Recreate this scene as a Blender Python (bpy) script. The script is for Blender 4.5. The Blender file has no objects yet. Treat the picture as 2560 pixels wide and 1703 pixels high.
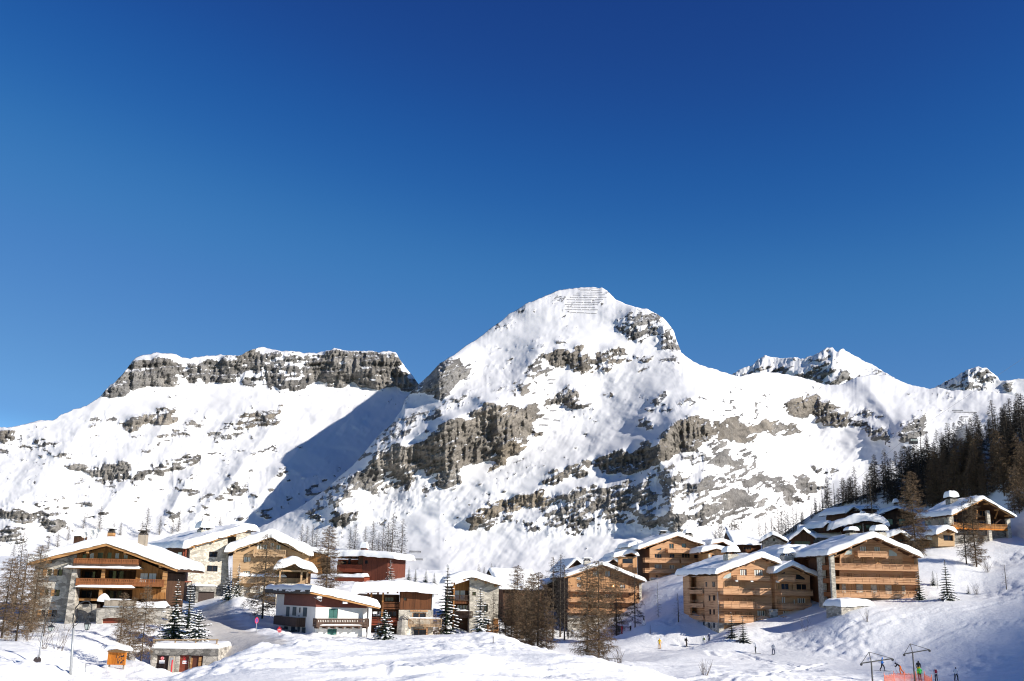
import bpy, bmesh, math, random
import numpy as np
from mathutils import Vector, Matrix
from mathutils.geometry import delaunay_2d_cdt

C = bpy.context.scene.collection
S = bpy.context.scene
RAD = math.radians

# ------------------------------------------------------------ camera, sky, sun, exposure
F_PX, CX, CY = 2485.0, 1280.0, 851.5
PITCH, ROLL = RAD(14.2), 0.018
cam_d = bpy.data.cameras.new('camera')
cam = bpy.data.objects.new('camera', cam_d)
C.objects.link(cam)
cam_d.sensor_width = 36.0
cam_d.lens = 36.0 * F_PX / 2560.0
cam_d.clip_start = 0.5
cam_d.clip_end = 20000.0
CAM_R = Matrix.Rotation(math.pi / 2 + PITCH, 3, 'X') @ Matrix.Rotation(ROLL, 3, 'Z')
cam.matrix_world = CAM_R.to_4x4()
S.camera = cam

SUN_AZ, SUN_EL = RAD(64.0), RAD(24.0)      # azimuth to the right of straight behind the camera
SUN_DIR = Vector((math.sin(SUN_AZ) * math.cos(SUN_EL), -math.cos(SUN_AZ) * math.cos(SUN_EL), math.sin(SUN_EL)))
w = bpy.data.worlds.new('World')
S.world = w
w.use_nodes = True
nt = w.node_tree
bg = nt.nodes['Background']
sky = nt.nodes.new('ShaderNodeTexSky')
sky.sky_type = 'NISHITA'
sky.sun_disc = False
sky.sun_elevation = SUN_EL
sky.sun_rotation = math.atan2(SUN_DIR.x, SUN_DIR.y)
sky.altitude = 2400.0
sky.air_density = 1.0
sky.dust_density = 0.1
sky.ozone_density = 3.0
sat = nt.nodes.new('ShaderNodeHueSaturation')
sat.inputs['Saturation'].default_value = 1.15
nt.links.new(sky.outputs[0], sat.inputs['Color'])
sep = nt.nodes.new('ShaderNodeSeparateColor'); cmb = nt.nodes.new('ShaderNodeCombineColor')
nt.links.new(sat.outputs[0], sep.inputs[0])
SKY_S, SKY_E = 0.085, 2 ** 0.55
for i, cps in enumerate((((0, 0), (.0284, .0110), (.0397, .018), (.0555, .046), (.0742, .074), (.1306, .138), (.165, .17), (.3, .62), (.5, 1.25), (1, 3.2)), ((0, 0), (.0785, .0545), (.1061, .108), (.1415, .186), (.1779, .225), (.2984, .352), (.345, .40), (.45, .92), (.55, 1.35), (1, 3.4)), ((0, 0), (.1885, .246), (.2435, .365), (.3084, .47), (.3564, .52), (.5604, .708), (.615, .80), (.68, 1.35), (.76, 1.95), (1, 3.7)))):   # deep high-altitude blue in view; top points add unseen sky glow to fill shade
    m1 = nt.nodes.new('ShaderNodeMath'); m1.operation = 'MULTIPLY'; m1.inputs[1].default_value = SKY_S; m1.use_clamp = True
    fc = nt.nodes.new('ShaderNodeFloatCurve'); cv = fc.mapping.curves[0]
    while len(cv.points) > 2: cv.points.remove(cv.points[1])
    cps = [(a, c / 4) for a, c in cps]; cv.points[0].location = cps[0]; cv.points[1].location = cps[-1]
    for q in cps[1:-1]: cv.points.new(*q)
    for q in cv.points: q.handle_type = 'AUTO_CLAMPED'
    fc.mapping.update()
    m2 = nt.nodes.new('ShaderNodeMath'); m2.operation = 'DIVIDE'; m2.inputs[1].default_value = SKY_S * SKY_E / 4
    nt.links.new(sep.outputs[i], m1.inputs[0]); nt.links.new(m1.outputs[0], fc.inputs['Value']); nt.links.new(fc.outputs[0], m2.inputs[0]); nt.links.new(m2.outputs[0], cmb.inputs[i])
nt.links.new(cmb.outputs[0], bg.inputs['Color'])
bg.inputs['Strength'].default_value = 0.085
sun_d = bpy.data.lights.new('sun', 'SUN')
sun_d.energy = 4.7
sun_d.angle = RAD(0.53)
sun_d.color = (1.0, 0.94, 0.84)
sun = bpy.data.objects.new('sun', sun_d)
C.objects.link(sun)
sun.rotation_euler = SUN_DIR.to_track_quat('Z', 'Y').to_euler()
S.view_settings.view_transform = 'Standard'
S.view_settings.look = 'None'
S.view_settings.exposure = 0.55
S.view_settings.gamma = 1.0
S.view_settings.use_curve_mapping = False
S.cycles.max_bounces = 8
S.cycles.diffuse_bounces = 5
S.cycles.glossy_bounces = 2
S.cycles.transparent_max_bounces = 8
S.cycles.volume_bounces = 1
S.cycles.use_denoising = True
S.cycles.filter_width = 1.15
S.cycles.volume_step_rate = 2.0

# ------------------------------------------------------------ helpers
def ray(px, py):
    return CAM_R @ Vector(((px - CX) / F_PX, (CY - py) / F_PX, -1.0))
def at(px, py, d):
    """point seen at photo pixel (px,py) at forward distance d"""
    r = ray(px, py)
    return r * (d / r.y)
RM = np.array(CAM_R)
def rays_np(px, py):
    v = np.stack([(px - CX) / F_PX, (CY - py) / F_PX, -np.ones_like(px)], -1)
    return v @ RM.T
def tag(o, label=None, cat=None, group=None, kind=None):
    if label: o['label'] = label
    if cat: o['category'] = cat
    if group: o['group'] = group
    if kind: o['kind'] = kind
    return o
def empty(name, loc, rz=0.0):
    o = bpy.data.objects.new(name, None)
    o.empty_display_size = 0.5
    C.objects.link(o)
    o.location = loc
    o.rotation_euler = (0, 0, rz)
    return o
def link_mesh(name, me, parent=None):
    o = bpy.data.objects.new(name, me)
    C.objects.link(o)
    if parent is not None:
        o.parent = parent
    return o
def copy_tree(o, parent=None):
    c = o.copy()
    C.objects.link(c)
    if parent is not None:
        c.parent = parent
    for ch in list(o.children):
        copy_tree(ch, c)
    return c

# numpy noise -------------------------------------------------
def _hash(ix, iy, seed):
    h = (ix.astype(np.int64) * 374761393 + iy.astype(np.int64) * 668265263 + seed * 1442695041) & 0x7fffffff
    h = ((h ^ (h >> 13)) * 1274126177) & 0x7fffffff
    h = (h ^ (h >> 16)) & 0xffff
    return h / 65535.0
def vnoise(x, y, seed=0):
    x0 = np.floor(x); y0 = np.floor(y)
    fx = x - x0; fy = y - y0
    fx = fx * fx * fx * (fx * (fx * 6 - 15) + 10); fy = fy * fy * fy * (fy * (fy * 6 - 15) + 10)
    a = _hash(x0, y0, seed); b = _hash(x0 + 1, y0, seed)
    c = _hash(x0, y0 + 1, seed); d = _hash(x0 + 1, y0 + 1, seed)
    return (a + (b - a) * fx) * (1 - fy) + (c + (d - c) * fx) * fy
def fbm(x, y, seed=0, octv=5, gain=0.5, ridged=False):
    t = 0.0; amp = 1.0; tot = 0.0
    for i in range(octv):
        ca, sa = math.cos(0.6 * i), math.sin(0.6 * i)
        n = vnoise((x * ca - y * sa) * 2 ** i + 17.3 * i, (x * sa + y * ca) * 2 ** i + 9.1 * i, seed + i * 31)
        if ridged:
            n = 1 - np.abs(2 * n - 1)
        t = t + n * amp; tot += amp; amp *= gain
    return t / tot                       # 0..1
def sstep(a, b, x):
    t = np.clip((x - a) / (b - a), 0, 1)
    return t * t * (3 - 2 * t)
def blur1(a, n, axis):
    if n < 1: return a
    k = np.hanning(2 * n + 3)[1:-1]; k /= k.sum()
    pad = [(0, 0), (0, 0)]; pad[axis] = (n, n)
    p = np.pad(a, pad, mode='edge')
    out = np.zeros_like(a)
    for i, wgt in enumerate(k):
        sl = [slice(None), slice(None)]; sl[axis] = slice(i, i + a.shape[axis])
        out += wgt * p[tuple(sl)]
    return out
def inside(poly, x, y):
    """boolean mask of points inside polygon"""
    res = np.zeros(x.shape, bool)
    xs = [p[0] for p in poly]; ys = [p[1] for p in poly]
    bb = (x > min(xs)) & (x < max(xs)) & (y > min(ys)) & (y < max(ys))
    if not bb.any(): return res
    X = x[bb]; Y = y[bb]; r = np.zeros(X.shape, bool)
    n = len(poly)
    for i in range(n):
        x1, y1 = poly[i]; x2, y2 = poly[(i + 1) % n]
        if y1 == y2: continue
        c = ((y1 > Y) != (y2 > Y)) & (X < (x2 - x1) * (Y - y1) / (y2 - y1) + x1)
        r ^= c
    res[bb] = r
    return res
def grid_mesh(name, P, attrs=None, smooth=True):
    """P: (rows, cols, 3)"""
    nr, nc = P.shape[:2]
    me = bpy.data.meshes.new(name)
    me.vertices.add(nr * nc)
    me.vertices.foreach_set('co', P.reshape(-1).astype(np.float32))
    idx = np.arange(nr * nc).reshape(nr, nc)
    q = np.stack([idx[:-1, :-1], idx[:-1, 1:], idx[1:, 1:], idx[1:, :-1]], -1).reshape(-1, 4)
    me.loops.add(q.size)
    me.loops.foreach_set('vertex_index', q.reshape(-1).astype(np.int32))
    me.polygons.add(len(q))
    me.polygons.foreach_set('loop_start', np.arange(0, q.size, 4, dtype=np.int32))
    me.polygons.foreach_set('use_smooth', np.full(len(q), smooth, bool))
    me.update(calc_edges=True)
    for k, v in (attrs or {}).items():
        a = me.attributes.new(k, 'FLOAT', 'POINT')
        a.data.foreach_set('value', v.reshape(-1).astype(np.float32))
    return me

# ------------------------------------------------------------ materials
MATS = {}
def new_mat(name):
    m = bpy.data.materials.new(name)
    m.use_nodes = True
    MATS[name] = m
    n = m.node_tree.nodes
    return m, m.node_tree, n['Principled BSDF']
def nd(t, typ, **kw):
    n = t.nodes.new(typ)
    for k, v in kw.items():
        if k in n.inputs: n.inputs[k].default_value = v
        else: setattr(n, k, v)
    return n
def noise_col(t, scale, c1, c2, lo=0.35, hi=0.65, detail=6, coord='Object', stretch=None):
    tc = nd(t, 'ShaderNodeTexCoord')
    src = tc.outputs[coord]
    if stretch:
        mp = nd(t, 'ShaderNodeMapping'); mp.inputs['Scale'].default_value = stretch
        t.links.new(src, mp.inputs['Vector']); src = mp.outputs[0]
    nz = nd(t, 'ShaderNodeTexNoise', Scale=scale, Detail=detail)
    t.links.new(src, nz.inputs['Vector'])
    r = nd(t, 'ShaderNodeValToRGB')
    r.color_ramp.elements[0].position = lo; r.color_ramp.elements[1].position = hi
    r.color_ramp.elements[0].color = (*c1, 1); r.color_ramp.elements[1].color = (*c2, 1)
    t.links.new(nz.outputs['Fac'], r.inputs['Fac'])
    return r.outputs[0], nz.outputs['Fac'], src
def add_bump(t, b, height, strength=0.3, dist=0.05):
    bp = nd(t, 'ShaderNodeBump', Strength=strength, Distance=dist)
    t.links.new(height, bp.inputs['Height'])
    t.links.new(bp.outputs[0], b.inputs['Normal'])
def simple(name, c, rough=0.7, var=0.15, scale=3.0, bump=0.0, stretch=None, metal=0.0):
    m, t, b = new_mat(name)
    col, fac, _ = noise_col(t, scale, tuple(x * (1 - var) for x in c), tuple(min(1, x * (1 + var)) for x in c), stretch=stretch)
    t.links.new(col, b.inputs['Base Color'])
    b.inputs['Roughness'].default_value = rough
    b.inputs['Metallic'].default_value = metal
    b.inputs['Specular IOR Level'].default_value = 0.25
    if bump: add_bump(t, b, fac, bump, 0.03)
    return m
def wood(name, c1, c2, plank=0.16, horizontal=True, rough=0.75):
    """boards: plank joints along one axis with a tone per board and grain along it"""
    m, t, b = new_mat(name)
    tc = nd(t, 'ShaderNodeTexCoord')
    sep = nd(t, 'ShaderNodeSeparateXYZ'); t.links.new(tc.outputs['Object'], sep.inputs[0])
    if horizontal:
        ax = sep.outputs['Z']
    else:
        add = nd(t, 'ShaderNodeMath', operation='ADD'); t.links.new(sep.outputs['X'], add.inputs[0]); t.links.new(sep.outputs['Y'], add.inputs[1])
        ax = add.outputs[0]
    dv = nd(t, 'ShaderNodeMath', operation='DIVIDE'); dv.inputs[1].default_value = plank; t.links.new(ax, dv.inputs[0])
    fl = nd(t, 'ShaderNodeMath', operation='FLOOR'); t.links.new(dv.outputs[0], fl.inputs[0])
    fr = nd(t, 'ShaderNodeMath', operation='FRACT'); t.links.new(dv.outputs[0], fr.inputs[0])
    wn = nd(t, 'ShaderNodeTexWhiteNoise', noise_dimensions='1D'); t.links.new(fl.outputs[0], wn.inputs['W'])
    mp = nd(t, 'ShaderNodeMapping'); mp.inputs['Scale'].default_value = (0.6, 0.6, 9) if horizontal else (9, 9, 0.6)
    t.links.new(tc.outputs['Object'], mp.inputs['Vector'])
    nz = nd(t, 'ShaderNodeTexNoise', Scale=1.0, Detail=5); t.links.new(mp.outputs[0], nz.inputs['Vector'])
    nz2 = nd(t, 'ShaderNodeTexNoise', Scale=0.35, Detail=3); t.links.new(tc.outputs['Object'], nz2.inputs['Vector'])
    mx = nd(t, 'ShaderNodeMath', operation='MULTIPLY_ADD'); mx.inputs[1].default_value = 0.35
    t.links.new(wn.outputs['Value'], mx.inputs[0]); t.links.new(nz.outputs['Fac'], mx.inputs[2])
    mx2 = nd(t, 'ShaderNodeMath', operation='MULTIPLY_ADD'); mx2.inputs[1].default_value = 0.6
    t.links.new(nz2.outputs['Fac'], mx2.inputs[0]); t.links.new(mx.outputs[0], mx2.inputs[2])
    r = nd(t, 'ShaderNodeValToRGB'); r.color_ramp.elements[0].position = 0.65; r.color_ramp.elements[1].position = 1.3 if False else 1.0
    r.color_ramp.elements[0].color = (*c1, 1); r.color_ramp.elements[1].color = (*c2, 1)
    t.links.new(mx2.outputs[0], r.inputs['Fac'])
    # joint
    j = nd(t, 'ShaderNodeMath', operation='GREATER_THAN'); j.inputs[1].default_value = 0.88; t.links.new(fr.outputs[0], j.inputs[0])
    mc = nd(t, 'ShaderNodeMixRGB', blend_type='MULTIPLY'); mc.inputs['Color2'].default_value = (0.35, 0.3, 0.27, 1)
    t.links.new(j.outputs[0], mc.inputs['Fac']); t.links.new(r.outputs[0], mc.inputs['Color1'])
    t.links.new(mc.outputs[0], b.inputs['Base Color'])
    b.inputs['Roughness'].default_value = rough
    b.inputs['Specular IOR Level'].default_value = 0.2
    add_bump(t, b, nz.outputs['Fac'], 0.3, 0.02)
    return m
def stone(name, c1, c2, mortar, scale=2.2):
    m, t, b = new_mat(name)
    tc = nd(t, 'ShaderNodeTexCoord')
    mp = nd(t, 'ShaderNodeMapping'); mp.inputs['Scale'].default_value = (1, 1, 1.9)
    t.links.new(tc.outputs['Object'], mp.inputs['Vector'])
    dn = nd(t, 'ShaderNodeTexNoise', Scale=3.0, Detail=2); t.links.new(mp.outputs[0], dn.inputs['Vector'])
    va = nd(t, 'ShaderNodeVectorMath', operation='MULTIPLY_ADD'); va.inputs[1].default_value = (0.25, 0.25, 0.25)
    t.links.new(dn.outputs['Color'], va.inputs[0]); t.links.new(mp.outputs[0], va.inputs[2])
    v1 = nd(t, 'ShaderNodeTexVoronoi', Scale=scale); t.links.new(va.outputs[0], v1.inputs['Vector'])
    v2 = nd(t, 'ShaderNodeTexVoronoi', Scale=scale, feature='DISTANCE_TO_EDGE'); t.links.new(va.outputs[0], v2.inputs['Vector'])
    sp = nd(t, 'ShaderNodeSeparateColor'); t.links.new(v1.outputs['Color'], sp.inputs[0])
    nz = nd(t, 'ShaderNodeTexNoise', Scale=6.0, Detail=4); t.links.new(tc.outputs['Object'], nz.inputs['Vector'])
    ad = nd(t, 'ShaderNodeMath', operation='MULTIPLY_ADD'); ad.inputs[1].default_value = 0.5
    t.links.new(nz.outputs['Fac'], ad.inputs[0]); t.links.new(sp.outputs[0], ad.inputs[2])
    r = nd(t, 'ShaderNodeValToRGB'); r.color_ramp.elements[0].position = 0.2; r.color_ramp.elements[1].position = 1.2 if False else 1.0
    r.color_ramp.elements[0].color = (*c1, 1); r.color_ramp.elements[1].color = (*c2, 1)
    t.links.new(ad.outputs[0], r.inputs['Fac'])
    e = nd(t, 'ShaderNodeMapRange'); e.inputs['From Min'].default_value = 0.0; e.inputs['From Max'].default_value = 0.07
    t.links.new(v2.outputs['Distance'], e.inputs['Value'])
    mc = nd(t, 'ShaderNodeMixRGB'); mc.inputs['Color1'].default_value = (*mortar, 1)
    t.links.new(e.outputs[0], mc.inputs['Fac']); t.links.new(r.outputs[0], mc.inputs['Color2'])
    t.links.new(mc.outputs[0], b.inputs['Base Color'])
    b.inputs['Roughness'].default_value = 0.85
    b.inputs['Specular IOR Level'].default_value = 0.15
    add_bump(t, b, e.outputs[0], 0.6, 0.06)
    return m
def snow_mat(name, bumps, tint=(0.88, 0.88, 0.875)):
    m, t, b = new_mat(name)
    tc = nd(t, 'ShaderNodeTexCoord')
    prev = None
    for sc, st, dist in bumps:
        nz = nd(t, 'ShaderNodeTexNoise', Scale=sc, Detail=5)
        t.links.new(tc.outputs['Object'], nz.inputs['Vector'])
        bp = nd(t, 'ShaderNodeBump', Strength=st, Distance=dist)
        t.links.new(nz.outputs['Fac'], bp.inputs['Height'])
        if prev is not None: t.links.new(prev, bp.inputs['Normal'])
        prev = bp.outputs[0]
    if prev is not None: t.links.new(prev, b.inputs['Normal'])
    b.inputs['Base Color'].default_value = (*tint, 1)
    b.inputs['Roughness'].default_value = 0.55
    b.inputs['Specular IOR Level'].default_value = 0.2
    return m

snow_mat('roof_snow', [(1.2, 0.25, 0.3), (6.0, 0.15, 0.06)])
snow_mat('tree_snow', [])
# ------------------------------------------------------------ mountains
def mountain_mat(name, rock_dark, rock_light, warm_dark, warm_light, scale):
    m, t, b = new_mat(name)
    tc = nd(t, 'ShaderNodeTexCoord')
    geo = nd(t, 'ShaderNodeNewGeometry')
    ar = nd(t, 'ShaderNodeAttribute', attribute_name='rock')
    aw = nd(t, 'ShaderNodeAttribute', attribute_name='warm')
    # fine break-up of the rock edge
    n1 = nd(t, 'ShaderNodeTexNoise', Scale=0.42 * scale, Detail=8, Roughness=0.7); t.links.new(tc.outputs['Object'], n1.inputs['Vector'])
    a1 = nd(t, 'ShaderNodeMath', operation='MULTIPLY_ADD'); a1.inputs[1].default_value = 1.5
    t.links.new(n1.outputs['Fac'], a1.inputs[0]); t.links.new(ar.outputs['Fac'], a1.inputs[2])   # rock + 1.1 n
    sx = nd(t, 'ShaderNodeSeparateXYZ'); t.links.new(geo.outputs['Normal'], sx.inputs[0])
    a2 = nd(t, 'ShaderNodeMath', operation='MULTIPLY_ADD'); a2.inputs[1].default_value = -1.05    # snow keeps to ledges
    t.links.new(sx.outputs['Z'], a2.inputs[0]); t.links.new(a1.outputs[0], a2.inputs[2])
    fr = nd(t, 'ShaderNodeMapRange'); fr.inputs['From Min'].default_value = 0.76; fr.inputs['From Max'].default_value = 0.92
    t.links.new(a2.outputs[0], fr.inputs['Value'])
    # rock colours: strata and blotches
    mp = nd(t, 'ShaderNodeMapping'); mp.inputs['Scale'].default_value = (0.03 * scale, 0.03 * scale, 0.16 * scale); mp.inputs['Rotation'].default_value = (0.25, 0.35, 0)
    t.links.new(tc.outputs['Object'], mp.inputs['Vector'])
    n2 = nd(t, 'ShaderNodeTexNoise', Scale=1.0, Detail=9, Roughness=0.7); t.links.new(mp.outputs[0], n2.inputs['Vector'])
    r1 = nd(t, 'ShaderNodeValToRGB'); r1.color_ramp.elements[0].position = 0.36; r1.color_ramp.elements[1].position = 0.66
    r1.color_ramp.elements[0].color = (*rock_dark, 1); r1.color_ramp.elements[1].color = (*rock_light, 1)
    t.links.new(n2.outputs['Fac'], r1.inputs['Fac'])
    r2 = nd(t, 'ShaderNodeValToRGB'); r2.color_ramp.elements[0].position = 0.36; r2.color_ramp.elements[1].position = 0.66
    r2.color_ramp.elements[0].color = (*warm_dark, 1); r2.color_ramp.elements[1].color = (*warm_light, 1)
    t.links.new(n2.outputs['Fac'], r2.inputs['Fac'])
    n3 = nd(t, 'ShaderNodeTexNoise', Scale=0.035 * scale, Detail=4); t.links.new(tc.outputs['Object'], n3.inputs['Vector'])
    wq = nd(t, 'ShaderNodeMath', operation='MULTIPLY_ADD'); wq.inputs[1].default_value = 0.6; wq.use_clamp = True
    ws = nd(t, 'ShaderNodeMath', operation='SUBTRACT'); ws.inputs[1].default_value = 0.5
    t.links.new(n3.outputs['Fac'], ws.inputs[0]); t.links.new(ws.outputs[0], wq.inputs[0]); t.links.new(aw.outputs['Fac'], wq.inputs[2])
    n5 = nd(t, 'ShaderNodeTexNoise', Scale=0.9 * scale, Detail=7, Roughness=0.72); t.links.new(tc.outputs['Object'], n5.inputs['Vector'])
    n5r = nd(t, 'ShaderNodeMapRange'); n5r.inputs['From Min'].default_value = 0.32; n5r.inputs['From Max'].default_value = 0.68; n5r.inputs['To Min'].default_value = 0.45; n5r.inputs['To Max'].default_value = 1.25
    t.links.new(n5.outputs['Fac'], n5r.inputs['Value'])
    mr = nd(t, 'ShaderNodeMixRGB'); t.links.new(wq.outputs[0], mr.inputs['Fac']); t.links.new(r1.outputs[0], mr.inputs['Color1']); t.links.new(r2.outputs[0], mr.inputs['Color2'])
    mr5 = nd(t, 'ShaderNodeMixRGB', blend_type='MULTIPLY'); mr5.inputs['Fac'].default_value = 1.0; t.links.new(mr.outputs[0], mr5.inputs['Color1']); t.links.new(n5r.outputs[0], mr5.inputs['Color2']); mr = mr5
    mc = nd(t, 'ShaderNodeMixRGB'); mc.inputs['Color1'].default_value = (0.72, 0.72, 0.73, 1)
    t.links.new(fr.outputs[0], mc.inputs['Fac']); t.links.new(mr.outputs[0], mc.inputs['Color2'])
    t.links.new(mc.outputs[0], b.inputs['Base Color'])
    b.inputs['Roughness'].default_value = 0.75
    b.inputs['Specular IOR Level'].default_value = 0.1
    # rock relief finer than the mesh, only where there is rock
    n4 = nd(t, 'ShaderNodeTexNoise', Scale=0.35 * scale, Detail=6, Roughness=0.6); t.links.new(tc.outputs['Object'], n4.inputs['Vector'])
    mu = nd(t, 'ShaderNodeMath', operation='MULTIPLY'); t.links.new(n4.outputs['Fac'], mu.inputs[0]); t.links.new(fr.outputs[0], mu.inputs[1])
    add_bump(t, b, mu.outputs[0], 0.8, 1.4 / scale)
    return m
mountain_mat('mountain_rock_and_snow', (0.085, 0.082, 0.08), (0.30, 0.29, 0.28), (0.11, 0.095, 0.076), (0.34, 0.285, 0.22), 1.0)

def zt(ox, oy, s, pts):
    return [(ox + s * x, oy + s * y) for x, y in pts]
def ZA(*p): return zt(0, 840, 0.4582, p)
def ZB(*p): return zt(800, 680, 0.4243, p)
def ZC(*p): return zt(1560, 820, 0.4243, p)

def interp_poly(pts, x):
    return np.interp(x, [p[0] for p in pts], [p[1] for p in pts])

LAYERS = {}
def relief(name, px0, px1, sil, base_py, r_base, theta, rocks, seed, jag=2.5, dpx=2.2, speck=0.0, ridges=(), edge_round=0.0, snow_amp=1.0, rock_amp=1.0, hooks=None, back=0.12, dip=0.45):
    """A mountain face as a surface with real distances: for every column the ground rises from r_base at its own slope angle;
    cliffs are steeper, the snowfields over them flatter."""
    px = np.arange(px0, px1 + dpx, dpx)
    top = interp_poly(sil, px)
    top = top + (fbm(px / 11.0, px * 0 + 3.3, seed, 4) - 0.5) * 2 * jag
    nr = int((base_py - top.min()) / 2.1) + 3
    PX = np.repeat(px[None, :], nr, 0)
    PY = np.repeat((base_py - 2.1 * np.arange(nr))[:, None], len(px), 1)
    dpy = np.full_like(PX, 2.1)
    # rock mask from outlines, edges made ragged by warping
    wx = (fbm(PX / 26, PY / 26, seed + 5, 4) - 0.5) * 34; wy = (fbm(PX / 26, PY / 26, seed + 9, 4) - 0.5) * 30
    fine = 0.55 * fbm((PX - dip * PY) / 30, (PY + dip * PX) / 8, seed + 13, 5, 0.6) + 0.45 * fbm(PX / 15, PY / 12, seed + 14, 5, 0.6)
    wx = wx + (fbm((PX - dip * PY) / 70, (PY + dip * PX) / 9, seed + 15, 4, .55) - .5) * 46
    rock = np.zeros_like(PX); warm = np.zeros_like(PX); cliff = np.zeros_like(PX)
    for poly, strength, wm, cl in rocks:
        # grow the outline a little away from its centre to make up for warping
        mk = inside(poly, PX + wx, PY + wy)
        keep = sstep(0.02, -0.05, fine - (0.33 + 0.40 * strength))
        rock = np.maximum(rock, mk * keep); warm = np.maximum(warm, mk * wm)
        cliff = np.maximum(cliff, mk * cl)
    if speck:
        big = fbm(PX / 70, PY / 50, seed + 21, 3)
        sp = fbm(PX / 9, PY / 6.5, seed + 23, 4, 0.6)
        rock = np.maximum(rock, sstep(0.71 - speck * 0.12, 0.745 - speck * 0.12, sp + (big - 0.5) * 0.45))
    # base slope
    e = None
    R3 = rays_np(PX, PY)
    hor = np.hypot(R3[..., 0], R3[..., 1])
    tane = R3[..., 2] / hor
    th = theta(PX, PY) if callable(theta) else np.full_like(PX, theta)
    sl = np.tan(np.radians(th))
    dtan = np.diff(tane, axis=0, prepend=tane[:1])
    dl = dtan / np.maximum(sl - tane, 0.12)
    logr = np.log(r_base(px) if callable(r_base) else np.full_like(px, r_base))[None, :] + np.cumsum(dl, axis=0)
    # cliffs: IIR up each column
    cl = blur1(blur1(cliff, 3, 0), 5, 1)
    off = np.zeros_like(PX); cur = np.zeros(PX.shape[1])
    for i in range(nr):
        g = -cl[i] * dl[i] * 0.85
        cur = cur * np.exp(-dpy[i] / 75.0 * (1 - cl[i] * 0.9)) + g
        off[i] = cur
        free = 1 - np.clip(cl[i] * 1.5, 0, 1)
        for rep in (1, 3, 6):
            pc = np.pad(cur, rep, mode='edge'); cur = cur + free * 0.5 * ((pc[:-2 * rep] + pc[2 * rep:]) / 2 - cur)
    off = blur1(off, 9, 1)
    logr = logr + off
    # relief
    but = fbm(PX / 17, PY / 60, seed + 31, 4, 0.55, True) - 0.5
    rough = fbm(PX / 13, PY / 11, seed + 37, 5, 0.55, True) - 0.5
    undul = fbm((PX + PY * 0.5) / 120, (PY - PX * 0.25) / 70, seed + 41, 4, 0.45) - 0.5
    gul = fbm((PX + PY * 0.7) / 34, (PY - PX * 0.2) / 90, seed + 43, 4, 0.5) - 0.5
    mid = fbm((PX + PY * 0.8) / 40, (PY - PX * 0.3) / 22, seed + 47, 4, 0.5) - 0.5
    rk = blur1(blur1(rock, 2, 0), 2, 1)
    ter = fbm((PX - dip * PY) / 70, (PY + dip * PX) / 11, seed + 51, 4, 0.6) - 0.5     # bedding ledges
    gash = fbm((PX + 0.3 * PY) / 9, PY / 34, seed + 53, 4, 0.6, True) - 0.55              # upright cracks
    logr = logr - rock_amp * (0.013 * but * cl + (0.007 * rough + 0.016 * ter + 0.006 * gash) * rk) - snow_amp * (0.026 * undul + (0.005 * gul + 0.004 * mid) * (0.25 + sstep(0.42, 0.62, fbm(PX / 170, PY / 120, seed + 49, 2))))
    for pts, wd, amp, asym in ridges:     # ridge strokes: the ground stands out along a line
        d = np.full_like(PX, 1e9); sg = np.zeros_like(PX)
        for (x1, y1), (x2, y2) in zip(pts[:-1], pts[1:]):
            vx, vy = x2 - x1, y2 - y1
            u = np.clip(((PX - x1) * vx + (PY - y1) * vy) / (vx * vx + vy * vy), 0, 1)
            dx = PX - x1 - u * vx; dy = PY - y1 - u * vy
            dd = np.hypot(dx, dy); c = dd < d
            d = np.where(c, dd, d); sg = np.where(c, dx, sg)
        ww = wd * (1 + (asym - 1) / (1 + np.exp(-np.clip(sg / (12.0 + 0.8 * d), -20, 20))))
        logr = logr - amp * np.exp(-(np.sqrt(d * d + 16) / ww))
    if edge_round:
        dist = np.maximum(PY - top[None, :], 0)
        logr = logr + edge_round * np.exp(-dist / 30.0)
    if hooks: logr = hooks(PX, PY, logr)
    # cut the faces at the skyline: rows squeezed between base and crest
    ti = np.linspace(0, 1, nr)[:, None] * ((base_py - top)[None, :] / 2.1)
    i0 = np.clip(ti.astype(int), 0, nr - 2); fi = ti - i0; jj = np.arange(len(px))[None, :]
    cut = lambda a: a[i0, jj] * (1 - fi) + a[i0 + 1, jj] * fi
    logr, rock, warm = cut(logr), cut(rock), cut(warm)
    PY = base_py - 2.1 * ti
    R3 = rays_np(PX, PY); hor = np.hypot(R3[..., 0], R3[..., 1])
    r = np.exp(logr)
    P = R3 / hor[..., None] * r[..., None]
    # far side: falls away behind the crest so that the mountain has thickness
    rows = [P]; att_r = [rock]; att_w = [warm]
    last = P[-1]; hd = R3[-1] / hor[-1][:, None]
    for k in range(1, 9):
        q = last.copy()
        q[:, :2] += hd[:, :2] * (r[-1] * back * k / 8)[:, None]
        q[:, 2] -= r[-1] * (0.10 * k / 8 + 0.10 * (k / 8) ** 2)
        rows.append(q[None]); att_r.append(rock[-1:] * 1); att_w.append(warm[-1:] * 1)
    P2 = np.concatenate(rows, 0)
    me = grid_mesh(name, P2, {'rock': np.concatenate(att_r, 0), 'warm': np.concatenate(att_w, 0)})
    me.materials.append(MATS['mountain_rock_and_snow'])
    o = link_mesh(name, me)
    tag(o, kind='structure')
    LAYERS[name] = dict(px0=px0, dpx=dpx, top=top, base=base_py, nr=nr, r=r, px=px)
    return o
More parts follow.
